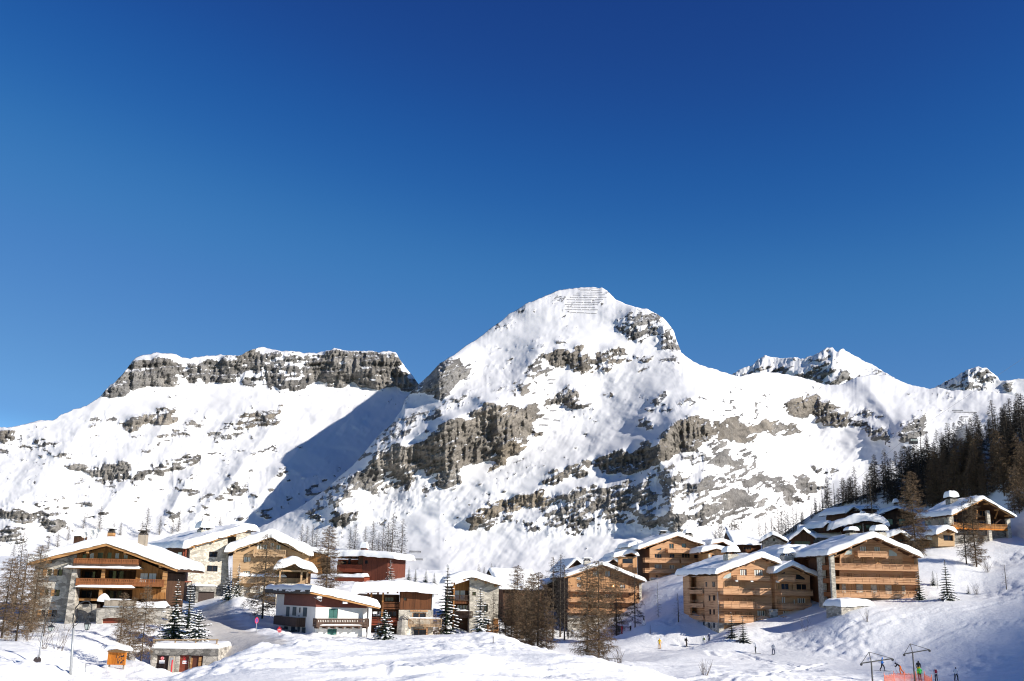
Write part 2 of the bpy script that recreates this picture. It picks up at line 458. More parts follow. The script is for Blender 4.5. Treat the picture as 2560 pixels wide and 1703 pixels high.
def on_layer(name, px, py):
    L = LAYERS[name]
    j = (px - L['px0']) / L['dpx']; j0 = int(max(0, min(len(L['px']) - 2, math.floor(j)))); fj = min(1, max(0, j - j0))
    def col(jj):
        t = (py - L['base']) / (L['top'][jj] - L['base']) * (L['nr'] - 1)
        t = max(0, min(L['nr'] - 1.001, t)); i0 = int(t); f = t - i0
        return L['r'][i0, jj] * (1 - f) + L['r'][i0 + 1, jj] * f
    r = col(j0) * (1 - fj) + col(j0 + 1) * fj
    v = ray(px, py)
    return v * (r / math.hypot(v.x, v.y))

# left massif with its cliff band --------------------------------------------------
silA = [(-200, 1090), (-60, 1075)] + ZA((0, 497), (40, 502), (60, 500), (150, 480), (215, 462), (290, 462), (330, 430), (400, 403), (470, 380), (545, 335), (590, 280), (640, 240), (690, 185),
    (725, 130), (745, 118), (790, 103), (850, 92), (900, 95), (960, 98), (990, 115), (1040, 125), (1090, 110), (1150, 108), (1220, 103), (1270, 108), (1310, 105), (1340, 90), (1380, 72),
    (1430, 62), (1480, 70), (1540, 85), (1600, 82), (1660, 95), (1720, 92), (1770, 85), (1820, 67), (1870, 78), (1930, 82), (2000, 80), (2070, 90), (2120, 80), (2160, 92), (2180, 125),
    (2210, 170), (2250, 215), (2280, 262), (2300, 290), (2400, 360), (2600, 450), (2800, 520))
rocksA = [
    (ZA((535, 340), (640, 235), (715, 120), (760, 108), (800, 115), (850, 95), (950, 120), (985, 200), (930, 270), (880, 285), (830, 265), (760, 295), (640, 325)), .85, .1, 1),
    (ZA((960, 230), (1000, 130), (1150, 125), (1250, 115), (1330, 110), (1450, 90), (1600, 100), (1720, 100), (1760, 250), (1600, 280), (1400, 250), (1200, 260)), .55, .1, .85),
    (ZA((990, 215), (1090, 160), (1150, 112), (1235, 105), (1215, 175), (1180, 255), (1100, 260), (1010, 240)), .72, .1, .8),
    (ZA((1185, 250), (1220, 180), (1310, 95), (1400, 72), (1510, 75), (1490, 140), (1420, 190), (1380, 200), (1300, 250)), .8, .15, .9),
    (ZA((1320, 260), (1500, 190), (1650, 180), (1700, 170), (1680, 275), (1600, 300), (1480, 290), (1350, 280)), .68, .1, .7),
    (ZA((1685, 250), (1695, 140), (1755, 82), (1830, 72), (1950, 82), (2050, 90), (2130, 80), (2180, 110), (2210, 180), (2290, 270), (2265, 295), (2170, 270), (2020, 285), (1900, 268), (1760, 258)), .88, .25, 1),
    (ZA((620, 465), (740, 445), (850, 392), (945, 398), (958, 465), (890, 492), (800, 498), (740, 518), (690, 498)), .8, .5, .9),
    (ZA((1220, 485), (1350, 402), (1440, 388), (1515, 393), (1540, 485), (1490, 508), (1400, 498), (1350, 518), (1250, 502)), .7, .55, .8),
    (ZA((840, 555), (960, 492), (1050, 443), (1120, 455), (1095, 508), (990, 548), (930, 573)), .55, .2, .5),
    (ZA((1100, 545), (1250, 503), (1360, 525), (1300, 568), (1170, 570)), .5, .1, .4),
    (ZA((490, 455), (560, 412), (650, 415), (630, 468), (530, 508)), .5, .1, .4),
    (ZA((-40, 505), (40, 505), (95, 540), (50, 578), (-40, 578)), .9, .3, .8),
    (ZA((150, 560), (260, 565), (345, 590), (280, 608), (180, 588)), .6, .1, .5),
    (ZA((-20, 600), (65, 628), (45, 662), (-20, 655)), .6, .1, .5), (ZA((190, 605), (268, 615), (255, 648)), .8, .1, .5), (ZA((270, 640), (400, 635), (335, 678)), .6, .1, .4),
    (ZA((360, 695), (500, 712), (600, 690), (700, 680), (740, 742), (685, 790), (590, 780), (500, 760), (400, 748)), .7, .15, .8),
    (ZA((510, 785), (610, 775), (650, 840), (560, 830)), .7, .1, .6), (ZA((410, 800), (485, 790), (465, 822)), .8, .2, .4),
    (ZA((790, 705), (900, 672), (1090, 642), (1080, 698), (940, 755), (800, 738)), .65, .15, .7),
    (ZA((700, 800), (800, 712), (840, 730), (745, 812)), .7, 0, .6),
    (ZA((950, 795), (1045, 742), (1080, 858), (1030, 872), (975, 828)), .55, .1, .6), (ZA((1190, 858), (1280, 782), (1350, 832), (1255, 910), (1195, 900)), .55, .1, .5),
    (ZA((1085, 890), (1175, 832), (1160, 898)), .8, .1, .6), (ZA((1020, 955), (1085, 912), (1078, 978)), .6, .1, .5),
    (ZA((-30, 955), (100, 938), (210, 968), (190, 1008), (80, 1018), (-30, 998)), .9, .1, .8), (ZA((180, 1010), (260, 972), (345, 1030), (285, 1070), (200, 1058)), .95, .1, .8),
    (ZA((-30, 1035), (120, 1052), (140, 1108), (-30, 1118)), .8, .1, .6), (ZA((-30, 872), (290, 895), (210, 938), (-30, 932)), .35, 0, .2),
    (ZA((1390, 985), (1490, 938), (1460, 1008)), .8, .7, .5), (ZA((1650, 835), (1770, 782), (1690, 880)), .6, .3, .4), (ZA((1580, 588), (1670, 608), (1610, 628)), .6, .1, .3),
    (ZA((1370, 645), (1510, 572), (1490, 618)), .5, .1, .3), (ZA((1500, 758), (1590, 692), (1550, 770)), .5, .1, .4), (ZA((910, 960), (960, 970), (950, 1010), (910, 1000)), .9, .1, .5),
    (ZA((960, 335), (1050, 330), (1010, 345)), .5, 0, .1), (ZA((100, 560), (620, 470), (1000, 600), (1150, 760), (900, 900), (560, 900), (380, 740), (100, 640)), .14, .1, .15), (ZA((1000, 560), (1500, 520), (1560, 640), (1100, 860)), .10, .1, .1), (ZA((0, 860), (420, 860), (640, 960), (400, 1120), (0, 1130)), .22, .1, .2), (ZA((1100, 860), (1500, 700), (1750, 800), (1500, 1000), (1100, 1000)), .16, .2, .2), (ZA((1430, 1045), (1490, 1010), (1600, 1000), (1560, 1060)), .7, 0, .4),
]
ridA = [(ZA((560, 330), (470, 470), (300, 700), (200, 850)), 60, .02, 1.4), (ZA((900, 470), (700, 800), (560, 960)), 22, .018, 1.6), (ZA((1060, 720), (960, 900), (900, 1010)), 18, .016, 1.6),
        (ZA((1480, 500), (1250, 800), (1060, 1000)), 24, .02, 1.8), (ZA((1650, 600), (1500, 760), (1400, 900)), 16, .012, 1.8)]
relief('left_mountain', -160, 1180, silA, 1480, 365.0, lambda x, y: 29 - 13 * sstep(1290, 1430, y) + 6 * np.exp(-((y - 920) / 60) ** 2), rocksA, 100, speck=-0.35, ridges=ridA, jag=3, dip=0.08)

# main peak and its right shoulder --------------------------------------------------
silB = [(440, 1440), (560, 1355), (618, 1328), (655, 1316), (700, 1293), (750, 1268)] + ZB((0, 1305), (40, 1278), (90, 1230), (150, 1180), (215, 1120), (250, 1080), (290, 1030), (330, 980), (380, 930), (430, 890), (485, 805),
    (500, 748), (540, 702), (575, 668), (600, 648), (640, 612), (660, 588), (700, 543), (740, 518), (790, 488), (840, 448), (880, 423), (930, 393), (985, 348), (1030, 316), (1080, 278), (1110, 250),
    (1160, 223), (1210, 188), (1280, 163), (1330, 139), (1400, 110), (1470, 98), (1530, 92), (1600, 88), (1660, 95), (1690, 110), (1715, 135), (1740, 160), (1800, 190), (1870, 210), (1930, 220),
    (1990, 250), (2020, 270), (2050, 300), (2085, 350), (2100, 400), (2120, 450), (2127, 475), (2160, 500), (2200, 530), (2280, 560), (2350, 580)) + ZC(
    (420, 205), (480, 230), (540, 250), (600, 264), (650, 278), (690, 286), (760, 266), (850, 258), (940, 270), (1000, 282), (1080, 300), (1190, 337), (1290, 330), (1370, 290), (1450, 276),
    (1540, 276), (1600, 300), (1700, 340), (1800, 358), (1850, 350), (1930, 370), (1960, 366), (2050, 368), (2150, 372), (2250, 390), (2300, 400), (2357, 405), (2700, 440))
rocksB = [
    (ZB((1720, 335), (1790, 272), (1870, 215), (1990, 240), (2055, 295), (2095, 360), (2060, 348), (1960, 378), (1900, 418), (1840, 403), (1800, 358)), .6, .1, .8),
    (ZB((1975, 405), (2060, 335), (2100, 380), (2132, 478), (2060, 472), (1990, 448)), .75, .1, .9),
    (ZB((1272, 492), (1380, 452), (1480, 457), (1552, 440), (1598, 540), (1588, 598), (1520, 598), (1440, 548), (1365, 588), (1365, 525), (1300, 505)), .8, .55, 1),
    (ZB((1582, 500), (1680, 462), (1785, 442), (1822, 525), (1700, 552), (1695, 618), (1615, 575)), .7, .5, .9),
    (ZB((1222, 572), (1300, 482), (1346, 560), (1295, 618), (1235, 638)), .65, .1, .7),
    (ZB((630, 612), (705, 530), (800, 510), (880, 560), (868, 628), (765, 690), (705, 752), (620, 700), (560, 730), (490, 785), (490, 745)), .9, 0, .9),
    (ZB((1142, 682), (1220, 630), (1258, 692), (1190, 720)), .9, .4, .7), (ZB((1102, 690), (1150, 692), (1168, 738), (1130, 740)), .8, .2, .5), (ZB((940, 735), (975, 725), (980, 755), (945, 758)), .9, .1, .5),
    (ZB((1330, 765), (1430, 682), (1490, 652), (1538, 720), (1530, 762), (1592, 795), (1520, 800), (1440, 770), (1345, 808)), .75, .25, .8),
    (ZB((298, 1105), (420, 1042), (520, 1012), (580, 1002), (600, 950), (700, 922), (740, 870), (830, 857), (905, 862), (885, 825), (960, 780), (1060, 770), (1100, 782), (1200, 792), (1295, 770),
        (1308, 845), (1268, 890), (1248, 930), (1165, 970), (1065, 1030), (1025, 1060), (965, 1100), (865, 1140), (755, 1170), (680, 1200), (600, 1170), (535, 1170), (530, 1230), (425, 1220), (385, 1158), (305, 1138)), .93, .5, 1),
    (ZB((1170, 960), (1260, 900), (1310, 960), (1230, 1010), (1200, 1000)), .7, .5, .7),
    (ZB((680, 1205), (760, 1130), (840, 1235), (745, 1290), (695, 1280)), .9, .3, .9),
    (ZB((970, 1188), (1035, 1055), (1160, 955), (1213, 1030), (1125, 1110), (1042, 1160)), 1, .95, 1),
    (ZB((92, 1378), (165, 1225), (310, 1102), (340, 1210), (338, 1310), (222, 1270), (162, 1342), (75, 1400)), .85, .2, .8),
    (ZB((50, 1488), (98, 1410), (190, 1412), (135, 1510)), .85, .3, .7), (ZB((190, 1405), (245, 1398), (240, 1445), (200, 1440)), .8, .2, .5), (ZB((370, 1290), (470, 1220), (550, 1230), (460, 1290), (390, 1310)), .6, .3, .4),
    (ZB((210, 1115), (325, 980), (425, 882), (560, 822), (680, 782), (800, 712), (905, 690), (845, 790), (700, 860), (600, 910), (520, 970), (400, 1050), (300, 1090)), .6, 0, .5),
    (ZB((0, 1330), (80, 1240), (170, 1180), (120, 1290), (60, 1400), (0, 1480), (-60, 1420)), .6, 0, .5),
    (ZB((1430, 1048), (1490, 1030), (1488, 1062)), .9, .3, .4), (ZB((1675, 715), (1720, 712), (1722, 748), (1680, 748)), 1, .9, .5),
    (ZB((1380, 395), (1450, 390), (1455, 412), (1390, 412)), .7, .1, .3), (ZB((1080, 500), (1200, 425), (1340, 425), (1330, 455), (1210, 465), (1100, 495)), .35, 0, .3),
    (ZB((780, 590), (840, 530), (880, 515), (915, 500), (880, 580), (830, 620)), .5, 0, .4), (ZB((880, 620), (1000, 560), (1010, 580), (900, 640)), .4, 0, .2), (ZB((1010, 690), (1140, 610), (1150, 640), (1020, 720)), .4, .2, .2),
    (ZB((1130, 230), (1210, 185), (1230, 215), (1180, 240)), .6, .2, .4), (ZB((1350, 190), (1400, 150), (1420, 180), (1370, 200)), .5, 0, .2), (ZB((1660, 180), (1690, 185), (1690, 210), (1650, 205)), .8, .1, .3), (ZB((1670, 108), (1700, 112), (1745, 165), (1700, 150)), .6, .1, .3),
    (ZB((1020, 340), (1050, 305), (1070, 320), (1040, 350)), .8, .1, .4),
    (ZC((168, 690), (275, 572), (370, 522), (480, 522), (540, 600), (548, 628), (442, 700), (312, 750), (208, 792)), .97, .6, 1),
    (ZC((522, 540), (610, 522), (700, 572), (740, 552), (868, 537), (878, 595), (775, 628), (765, 668), (700, 680), (585, 660), (540, 608)), .85, .55, 1),
    (ZC((870, 582), (1000, 562), (1064, 608), (960, 640), (830, 632)), .55, .3, .6),
    (ZB((1632, 1125), (1700, 1062), (1760, 1052), (1842, 1072), (1862, 1022), (1942, 1000), (1995, 1100), (1988, 1150), (1900, 1182), (1840, 1212), (1770, 1182), (1700, 1190), (1642, 1170)), .9, .5, 1),
    (ZB((842, 1482), (945, 1395), (1060, 1350), (1150, 1330), (1210, 1280), (1322, 1258), (1350, 1322), (1265, 1390), (1165, 1400), (1065, 1440), (985, 1470), (900, 1526)), .97, .95, 1),
    (ZB((1300, 1235), (1390, 1172), (1500, 1142), (1600, 1100), (1640, 1150), (1565, 1210), (1460, 1230), (1375, 1262)), .75, .45, .8),
    (ZB((1360, 1335), (1500, 1258), (1680, 1268), (1850, 1240), (1842, 1400), (1700, 1392), (1610, 1430), (1580, 1500), (1480, 1512), (1410, 1408)), .72, .3, .7),
    (ZB((1270, 1400), (1360, 1350), (1380, 1385), (1290, 1430)), .9, .8, .7), (ZB((1180, 1500), (1240, 1470), (1270, 1510), (1220, 1540)), .7, .2, .5), (ZB((950, 1490), (1080, 1445), (1150, 1420), (1120, 1460), (1000, 1510)), .5, .4, .3),
    (ZB((1680, 1400), (1760, 1380), (1830, 1440), (1800, 1490), (1700, 1480)), .6, .1, .5), (ZB((1340, 1420), (1410, 1410), (1440, 1480), (1390, 1520), (1330, 1470)), .65, .1, .5),
    (ZC((62, 925), (130, 850), (198, 990), (165, 1060), (72, 1058)), .75, .1, .8), (ZC((80, 1158), (150, 1045), (208, 1150), (152, 1208)), .7, .1, .8), (ZC((0, 880), (60, 900), (50, 1080), (0, 1080)), .7, .2, .7),
    (ZC((250, 1198), (252, 1000), (212, 872), (300, 780), (410, 930), (400, 990), (315, 970), (295, 1070), (380, 1178)), .6, .1, .7), (ZC((360, 788), (430, 700), (488, 798)), .7, .1, .7),
    (ZC((490, 705), (550, 642), (605, 735), (700, 805), (640, 820), (515, 810)), .65, .1, .7),
    (ZC((380, 935), (480, 870), (600, 885), (545, 940), (440, 980)), .7, .1, .7), (ZC((560, 1005), (640, 952), (758, 985), (748, 1060), (620, 1070)), .8, .15, .8), (ZC((390, 1085), (520, 1022), (608, 1040), (565, 1100), (430, 1120)), .75, .15, .7),
    (ZC((630, 915), (740, 862), (900, 872), (1000, 950), (1050, 1035), (980, 1040), (915, 970), (800, 900), (700, 940)), .65, .1, .7), (ZC((970, 855), (1060, 880), (1165, 950), (1105, 990), (1005, 930)), .85, 0, .7),
    (ZC((950, 452), (1070, 392), (1150, 390), (1195, 435), (1265, 512), (1300, 492), (1370, 565), (1260, 590), (1180, 585), (1075, 530), (995, 490)), .9, .55, 1),
    (ZC((1270, 500), (1400, 535), (1500, 572), (1620, 645), (1560, 650), (1450, 630), (1360, 590)), .7, .2, .7), (ZC((1420, 612), (1525, 592), (1495, 660)), .9, .2, .8), (ZC((1330, 480), (1460, 480), (1530, 540), (1450, 530)), .4, .1, .3),
    (ZC((1640, 562), (1720, 520), (1800, 560), (1765, 628), (1720, 662), (1650, 660)), .75, .1, .8),
    (ZC((152, 435), (245, 372), (240, 438), (180, 455)), .9, .05, .8), (ZC((110, 462), (205, 472), (195, 510), (125, 498)), .8, .05, .7), (ZC((270, 435), (400, 390), (420, 445), (330, 460)), .6, .05, .6), (ZC((80, 598), (72, 555), (140, 530), (200, 585)), .8, .05, .7),
    (ZC((440, 405), (490, 362), (518, 420)), .6, .05, .5), (ZC((210, 460), (300, 440), (290, 500), (220, 500)), .6, .05, .5), (ZC((100, 145), (150, 145), (155, 190), (105, 190)), .8, .6, .7), (ZC((45, 155), (80, 150), (85, 180), (50, 180)), .8, .1, .6), (ZC((210, 180), (300, 170), (310, 205), (230, 210)), .6, .1, .4),
    (ZC((50, 240), (120, 200), (140, 230), (70, 290)), .5, .2, .4),
    (ZB((1180, 180), (1500, 110), (1720, 180), (1840, 240), (1700, 330), (1300, 280)), .08, .1, .1), (ZB((900, 560), (1280, 460), (1250, 640), (1000, 760), (860, 720)), .16, .1, .2), (ZB((1280, 620), (1420, 600), (1620, 700), (1600, 860), (1320, 900)), .10, .3, .1),
    (ZB((920, 1250), (1130, 1120), (1300, 1060), (1250, 1200), (980, 1320)), .18, .2, .15), (ZB((560, 1200), (700, 1230), (640, 1360), (400, 1480), (300, 1460)), .2, .2, .2), (ZC((60, 900), (420, 700), (760, 800), (1060, 1000), (780, 1120), (420, 1180), (80, 1200)), .24, .1, .35), (ZC((860, 420), (1560, 470), (1640, 640), (1300, 600)), .10, .1, .1), (ZB((1220, 1330), (1760, 1230), (1900, 1400), (1700, 1540), (1200, 1560)), .2, .2, .3), (ZB((1640, 1460), (2050, 1380), (2000, 1560), (1680, 1560)), .14, .1, .2),
    (ZC((1090, 805), (1160, 812), (1270, 850), (1240, 870), (1120, 845)), .5, 0, .3), (ZC((630, 840), (700, 700), (800, 740), (760, 800)), .25, 0, .2), (ZC((1610, 380), (1680, 380), (1670, 415)), .5, 0, .2), (ZC((1860, 365), (1940, 365), (1960, 410), (1890, 415)), .5, .3, .4),
]
ridB = [(ZB((1290, 480), (1180, 720), (980, 780), (740, 880), (420, 1040), (230, 1150), (120, 1340)), 34, .03, 2.2),
        (ZB((1280, 165), (1080, 290), (840, 460), (690, 620), (520, 780), (330, 990), (160, 1180)), 22, .02, 2.5),
        (ZB((1990, 1010), (1985, 1110), (1900, 1250), (1870, 1390)), 22, .02, 1.8), (ZB((2080, 900), (1990, 1000), (2010, 1120), (2100, 1260), (2060, 1400)), 26, .03, 2.0),
        (ZC((380, 700), (280, 900), (250, 1100)), 18, .02, 2.0), (ZC((540, 640), (450, 900), (300, 1180)), 18, .014, 2.0), (ZC((860, 870), (990, 940), (1060, 1060)), 24, .016, 2.0),
        (ZC((950, 440), (1180, 560), (1450, 640), (1620, 650)), 26, .016, 1.5), (ZC((1380, 290), (1500, 420), (1640, 640)), 60, .03, 1.5), (ZC((1640, 560), (1700, 700)), 20, .02, 1.8)]
relief('main_mountain', 440, 2700, silB, 1490, lambda p: 300.0 + 110 * sstep(1750, 2050, p) + 0.05 * np.maximum(1100 - p, 0), lambda x, y: 34 - 18 * sstep(1280, 1430, y) - 3 * sstep(1700, 2300, x) + 3 * sstep(1000, 800, y), rocksB, 200, speck=-0.45, ridges=ridB, edge_round=0.03, jag=2.2)

# far peaks ------------------------------------------------------------------------
silC = ZC((500, 420), (640, 270), (700, 240), (760, 215), (790, 185), (830, 165), (870, 170), (920, 180), (960, 175), (1000, 170), (1040, 185), (1080, 170), (1110, 165), (1150, 145), (1190, 118), (1230, 120),
    (1260, 140), (1290, 122), (1340, 155), (1400, 190), (1470, 220), (1520, 250), (1560, 275), (1640, 330), (1700, 370), (1780, 390), (1830, 352), (1880, 320), (1950, 295), (1990, 260), (2030, 240), (2090, 228), (2150, 245),
    (2200, 285), (2215, 312), (2280, 310), (2330, 300), (2400, 300), (2600, 330))
rocksC = [(ZC((600, 300), (800, 160), (1100, 150), (1000, 290), (800, 290)), .34, .25, .6), (ZC((990, 290), (1180, 115), (1270, 140), (1230, 260), (1190, 340), (1060, 310)), .48, 0, .7), (ZC((1205, 340), (1270, 235), (1330, 260), (1350, 300), (1290, 350)), .7, .15, .9),
          (ZC((1330, 260), (1480, 225), (1540, 270), (1400, 290)), .4, .1, .3), (ZC((1860, 350), (1990, 255), (2080, 225), (2200, 280), (2160, 330), (2080, 340), (2100, 375), (1960, 380)), .42, .05, .7), (ZC((2210, 320), (2290, 320), (2290, 390), (2220, 380)), .7, .1, .6)]
ridC = [(ZC((1285, 120), (1240, 260), (1200, 340)), 26, .03, 2.5), (ZC((830, 165), (800, 260)), 14, .012, 2), (ZC((1000, 170), (960, 280)), 14, .012, 2), (ZC((2090, 228), (2040, 300), (2000, 380)), 22, .02, 2), (ZC((1190, 118), (1120, 200), (1020, 280)), 14, .015, 2)]
relief('far_peaks', 1760, 2700, silC, 1060, 1400.0, 36.0, rocksC, 300, speck=-0.1, ridges=ridC, jag=4)
# rise at the far left behind the left massif
relief('far_left_rise', -160, 200, ZA((-400, 560), (0, 505), (60, 498), (150, 478), (215, 460), (290, 461), (440, 520)), 1140, 1200.0, 25.0, [], 320, jag=1)

# the mountain across the valley, behind the camera to the right: its ridge keeps the sun off the lower right of the piste
hx, hy, hz_ = math.sin(SUN_AZ), -math.cos(SUN_AZ), math.tan(SUN_EL)
def crest_over(px, py, d, t=1200.0, drop=0.0):
    g = at(px, py, d); return Vector((g.x + hx * t, g.y + hy * t, g.z + hz_ * t - drop))
qa, qb = crest_over(2560, 1530, 173), crest_over(2200, 1700, 128)
cr = [qa + (qa - qb) * 6, qa + (qa - qb) * 2.5, qa, (qa + qb) / 2, qb, qb + (qb - qa) * .5 - Vector((0, 0, 40)), qb + (qb - qa) * 2 - Vector((0, 0, 200)), qb + (qb - qa) * 6 - Vector((0, 0, 420))]
cl_ = np.array([tuple(v) for v in cr]); tt_ = np.linspace(0, len(cr) - 1, 120)
CRV = np.stack([np.interp(tt_, np.arange(len(cr)), cl_[:, k]) for k in range(3)], -1)
dirn = (qa - qb); dirn.z = 0; dirn.normalize(); side = Vector((dirn.y, -dirn.x, 0))
offs = np.linspace(-1, 1, 41)
PO = np.zeros((41, 120, 3))
for i, o_ in enumerate(offs):
    wd_ = 900.0 * o_
    PO[i, :, 0] = CRV[:, 0] + side.x * wd_; PO[i, :, 1] = CRV[:, 1] + side.y * wd_
    PO[i, :, 2] = (CRV[:, 2] + 60) * (1 - abs(o_)) - 60 + (fbm(tt_ * 2 + 3, tt_ * 0 + o_ * 9, 77, 4) - .5) * 60 * min(1, abs(o_) * 4)
me = grid_mesh('opposite_mountain', PO, {'rock': np.zeros((41, 120)), 'warm': np.zeros((41, 120))}); me.materials.append(MATS['mountain_rock_and_snow']); tag(link_mesh('opposite_mountain', me), kind='structure')
# ------------------------------------------------------------ ground of the valley and village
GP = [  # photo x, photo y, distance: spots where the snow surface was read off
 (0,1640,64),(70,1650,64),(130,1672,62),(175,1703,60),(60,1668,80),(95,1656,92),(150,1640,98),(0,1600,108),(40,1601,105),(80,1585,120),(100,1562,129),(250,1565,127),(230,1600,112),(290,1678,98),(290,1703,75),
 (210,1660,104),(345,1655,102),(400,1580,124),(535,1570,132),(600,1600,121),(640,1622,112),(560,1560,140),(405,1700,74),(470,1678,80),(529,1654,87),(590,1632,95),(660,1605,112),(660,1640,90),
 (697,1583,128),(640,1580,133),(655,1548,149),(575,1492,162),(600,1540,150),(560,1520,156),(500,1540,160),(690,1520,168),(740,1530,168),(780,1598,124),(850,1597,125),(925,1600,126),(850,1660,85),(980,1600,128),
 (760,1700,70),(950,1700,68),(1100,1700,66),(1000,1640,95),(1000,1588,148),(760,1612,112),(850,1618,105),(930,1612,112),(700,1606,112),(1000,1604,122),(1100,1600,130),(800,1604,119),(1180,1603,130),(1060,1586,150),(1100,1585,146),(1150,1588,146),(1200,1593,144),(1240,1588,142),(1200,1650,85),(1300,1608,126),(1358,1629,116),(1410,1644,110),(1461,1652,106),(1538,1661,100),(1577,1680,92),(1590,1703,84),
 (1400,1700,76),(1300,1680,85),(1290,1640,160),(1350,1650,150),(1420,1655,140),(1480,1655,135),(1545,1655,132),(1300,1610,190),(1400,1602,225),(1450,1608,200),(1555,1613,189),(1640,1614,189),(1760,1617,187),(1600,1640,165),(1680,1690,120),(1620,1700,105),(1700,1645,150),(1800,1680,120),
 (1885,1632,168),(1935,1637,164),(1900,1700,112),(2000,1650,155),(2100,1664,148),(2200,1676,140),(2300,1693,134),(2390,1702,132),(2100,1703,122),(2560,1703,122),(2560,1640,140),(2400,1640,150),(2240,1620,160),(2080,1600,168),(1960,1600,176),
 (1700,1588,194),(1790,1594,182),(1850,1575,184),(1960,1572,186),(2040,1555,183),(2120,1540,176),(2165,1520,180),(2230,1502,186),(2300,1497,186),(2370,1502,180),(2450,1480,190),(2560,1460,186),(2560,1400,206),(2500,1440,196),(2560,1540,162),
 (2420,1412,205),(2450,1418,206),(2300,1385,216),(2330,1350,236),(2420,1352,228),(2530,1345,226),(2560,1330,236),(2560,1290,270),(2250,1378,240),(2180,1370,262),(2250,1310,285),
 (1640,1478,238),(1700,1485,228),(1605,1560,205),(1560,1598,199),(1660,1540,208),(1600,1510,235),(1420,1595,230),(1500,1598,215),(1580,1580,222),(1300,1575,236),(1380,1585,232),(1260,1580,185),(1230,1580,175),
 (1100,1565,166),(1000,1565,166),(1010,1455,205),(930,1452,226),(860,1440,240),(830,1470,192),(770,1470,196),(700,1450,205),(600,1440,215),(480,1440,230),(1100,1450,215),(1180,1440,260),(1100,1440,300),(1250,1436,300),(900,1425,300),(700,1410,300),(450,1400,300),
 (240,1395,250),(60,1420,190),(20,1395,260),(430,1696,106),(500,1692,107),(380,1685,105),(400,1613,121),(520,1613,121),(300,1640,112),(450,1712,95),(440,1715,84),(530,1672,95),(-80,1580,120),(-80,1420,220),(-150,1650,66),(1790,1405,310),(1840,1380,300),(1940,1395,268),(2060,1380,270),(2150,1330,300),(1500,1440,310),(1640,1430,310),(2640,1460,180),(2640,1600,140),(2640,1320,240),(1900,1430,225),(2010,1440,215),(1960,1345,330),(2100,1300,330)]
gx, gy, gz = [], [], []
for a, b, d in GP:
    p = at(a, b, d); gx.append(p.x); gy.append(p.y); gz.append(p.z)
for x, y, z in ((0, 4, -1.9), (-10, 6, -2.2), (10, 6, -2.4), (0, 25, -3.4), (-22, 30, -4.2), (24, 30, -5.0), (-30, 45, -4.8), (0, 48, -4.6), (34, 52, -7.5), (-60, 40, -4.5), (70, 60, -9), (-40, 10, -2), (40, 10, -4),
                (-230, 460, 6), (-120, 460, 6), (0, 460, 6), (120, 460, 8), (-330, 460, 8), (-330, 300, 8), (300, 520, 30), (0, 640, 8), (-300, 640, 8), (250, 640, 30), (-120, 640, 8), (120, 640, 8),
                (117, 103, 3), (150, 96, 12), (160, 150, 18), (200, 110, 26), (108, 70, -4), (130, 128, 9), (150, 190, 20), (180, 240, 28), (140, 50, 4)):
    gx.append(x); gy.append(y); gz.append(z)
gx = np.array(gx); gy = np.array(gy); gz = np.array(gz)
GS = 100.0
# work in (bearing, log distance) so that near and far spots weigh alike
def gcoord(x, y):
    y = np.maximum(y, 2.0)
    return np.arctan2(x, y) * 2.2, np.log(y / 100.0) * 1.4
def tps_k(r2):
    return 0.5 * r2 * np.log(r2 + 1e-12)
ga, gb = gcoord(gx, gy)
NG = len(ga)
K = tps_k((ga[:, None] - ga[None]) ** 2 + (gb[:, None] - gb[None]) ** 2) + np.eye(NG) * 2e-4
Pm = np.stack([np.ones(NG), ga, gb], 1)
A_ = np.zeros((NG + 3, NG + 3)); A_[:NG, :NG] = K; A_[:NG, NG:] = Pm; A_[NG:, :NG] = Pm.T
sol = np.linalg.solve(A_, np.concatenate([gz, np.zeros(3)]))
def ground_smooth(x, y):
    x = np.asarray(x, float); y = np.asarray(y, float)
    shp = x.shape; x = x.ravel(); y = y.ravel()
    out = np.empty(len(x))
    for i in range(0, len(x), 20000):
        a, b = gcoord(x[i:i + 20000], y[i:i + 20000])
        k = tps_k((a[:, None] - ga[None]) ** 2 + (b[:, None] - gb[None]) ** 2)
        out[i:i + 20000] = k @ sol[:NG] + sol[NG] + a * sol[NG + 1] + b * sol[NG + 2]
    return out.reshape(shp)
def seg_dist(x, y, pts):
    d = np.full(x.shape, 1e9)
    for (x1, y1), (x2, y2) in zip(pts[:-1], pts[1:]):
        vx, vy = x2 - x1, y2 - y1
        u = np.clip(((x - x1) * vx + (y - y1) * vy) / (vx * vx + vy * vy), 0, 1)
        d = np.minimum(d, np.hypot(x - x1 - u * vx, y - y1 - u * vy))
    return d
def gpt(px, py, d):
    p = at(px, py, d); return (p.x, p.y)
PISTE = [gpt(1380, 1604, 228), gpt(1470, 1610, 200), gpt(1600, 1613, 189), gpt(1760, 1617, 187), gpt(1910, 1634, 166), gpt(2100, 1664, 148), gpt(2300, 1693, 134), gpt(2560, 1720, 126)]
ROAD = [gpt(500, 1545, 160), gpt(545, 1565, 136), gpt(600, 1600, 121), gpt(660, 1628, 108), gpt(720, 1650, 104)]
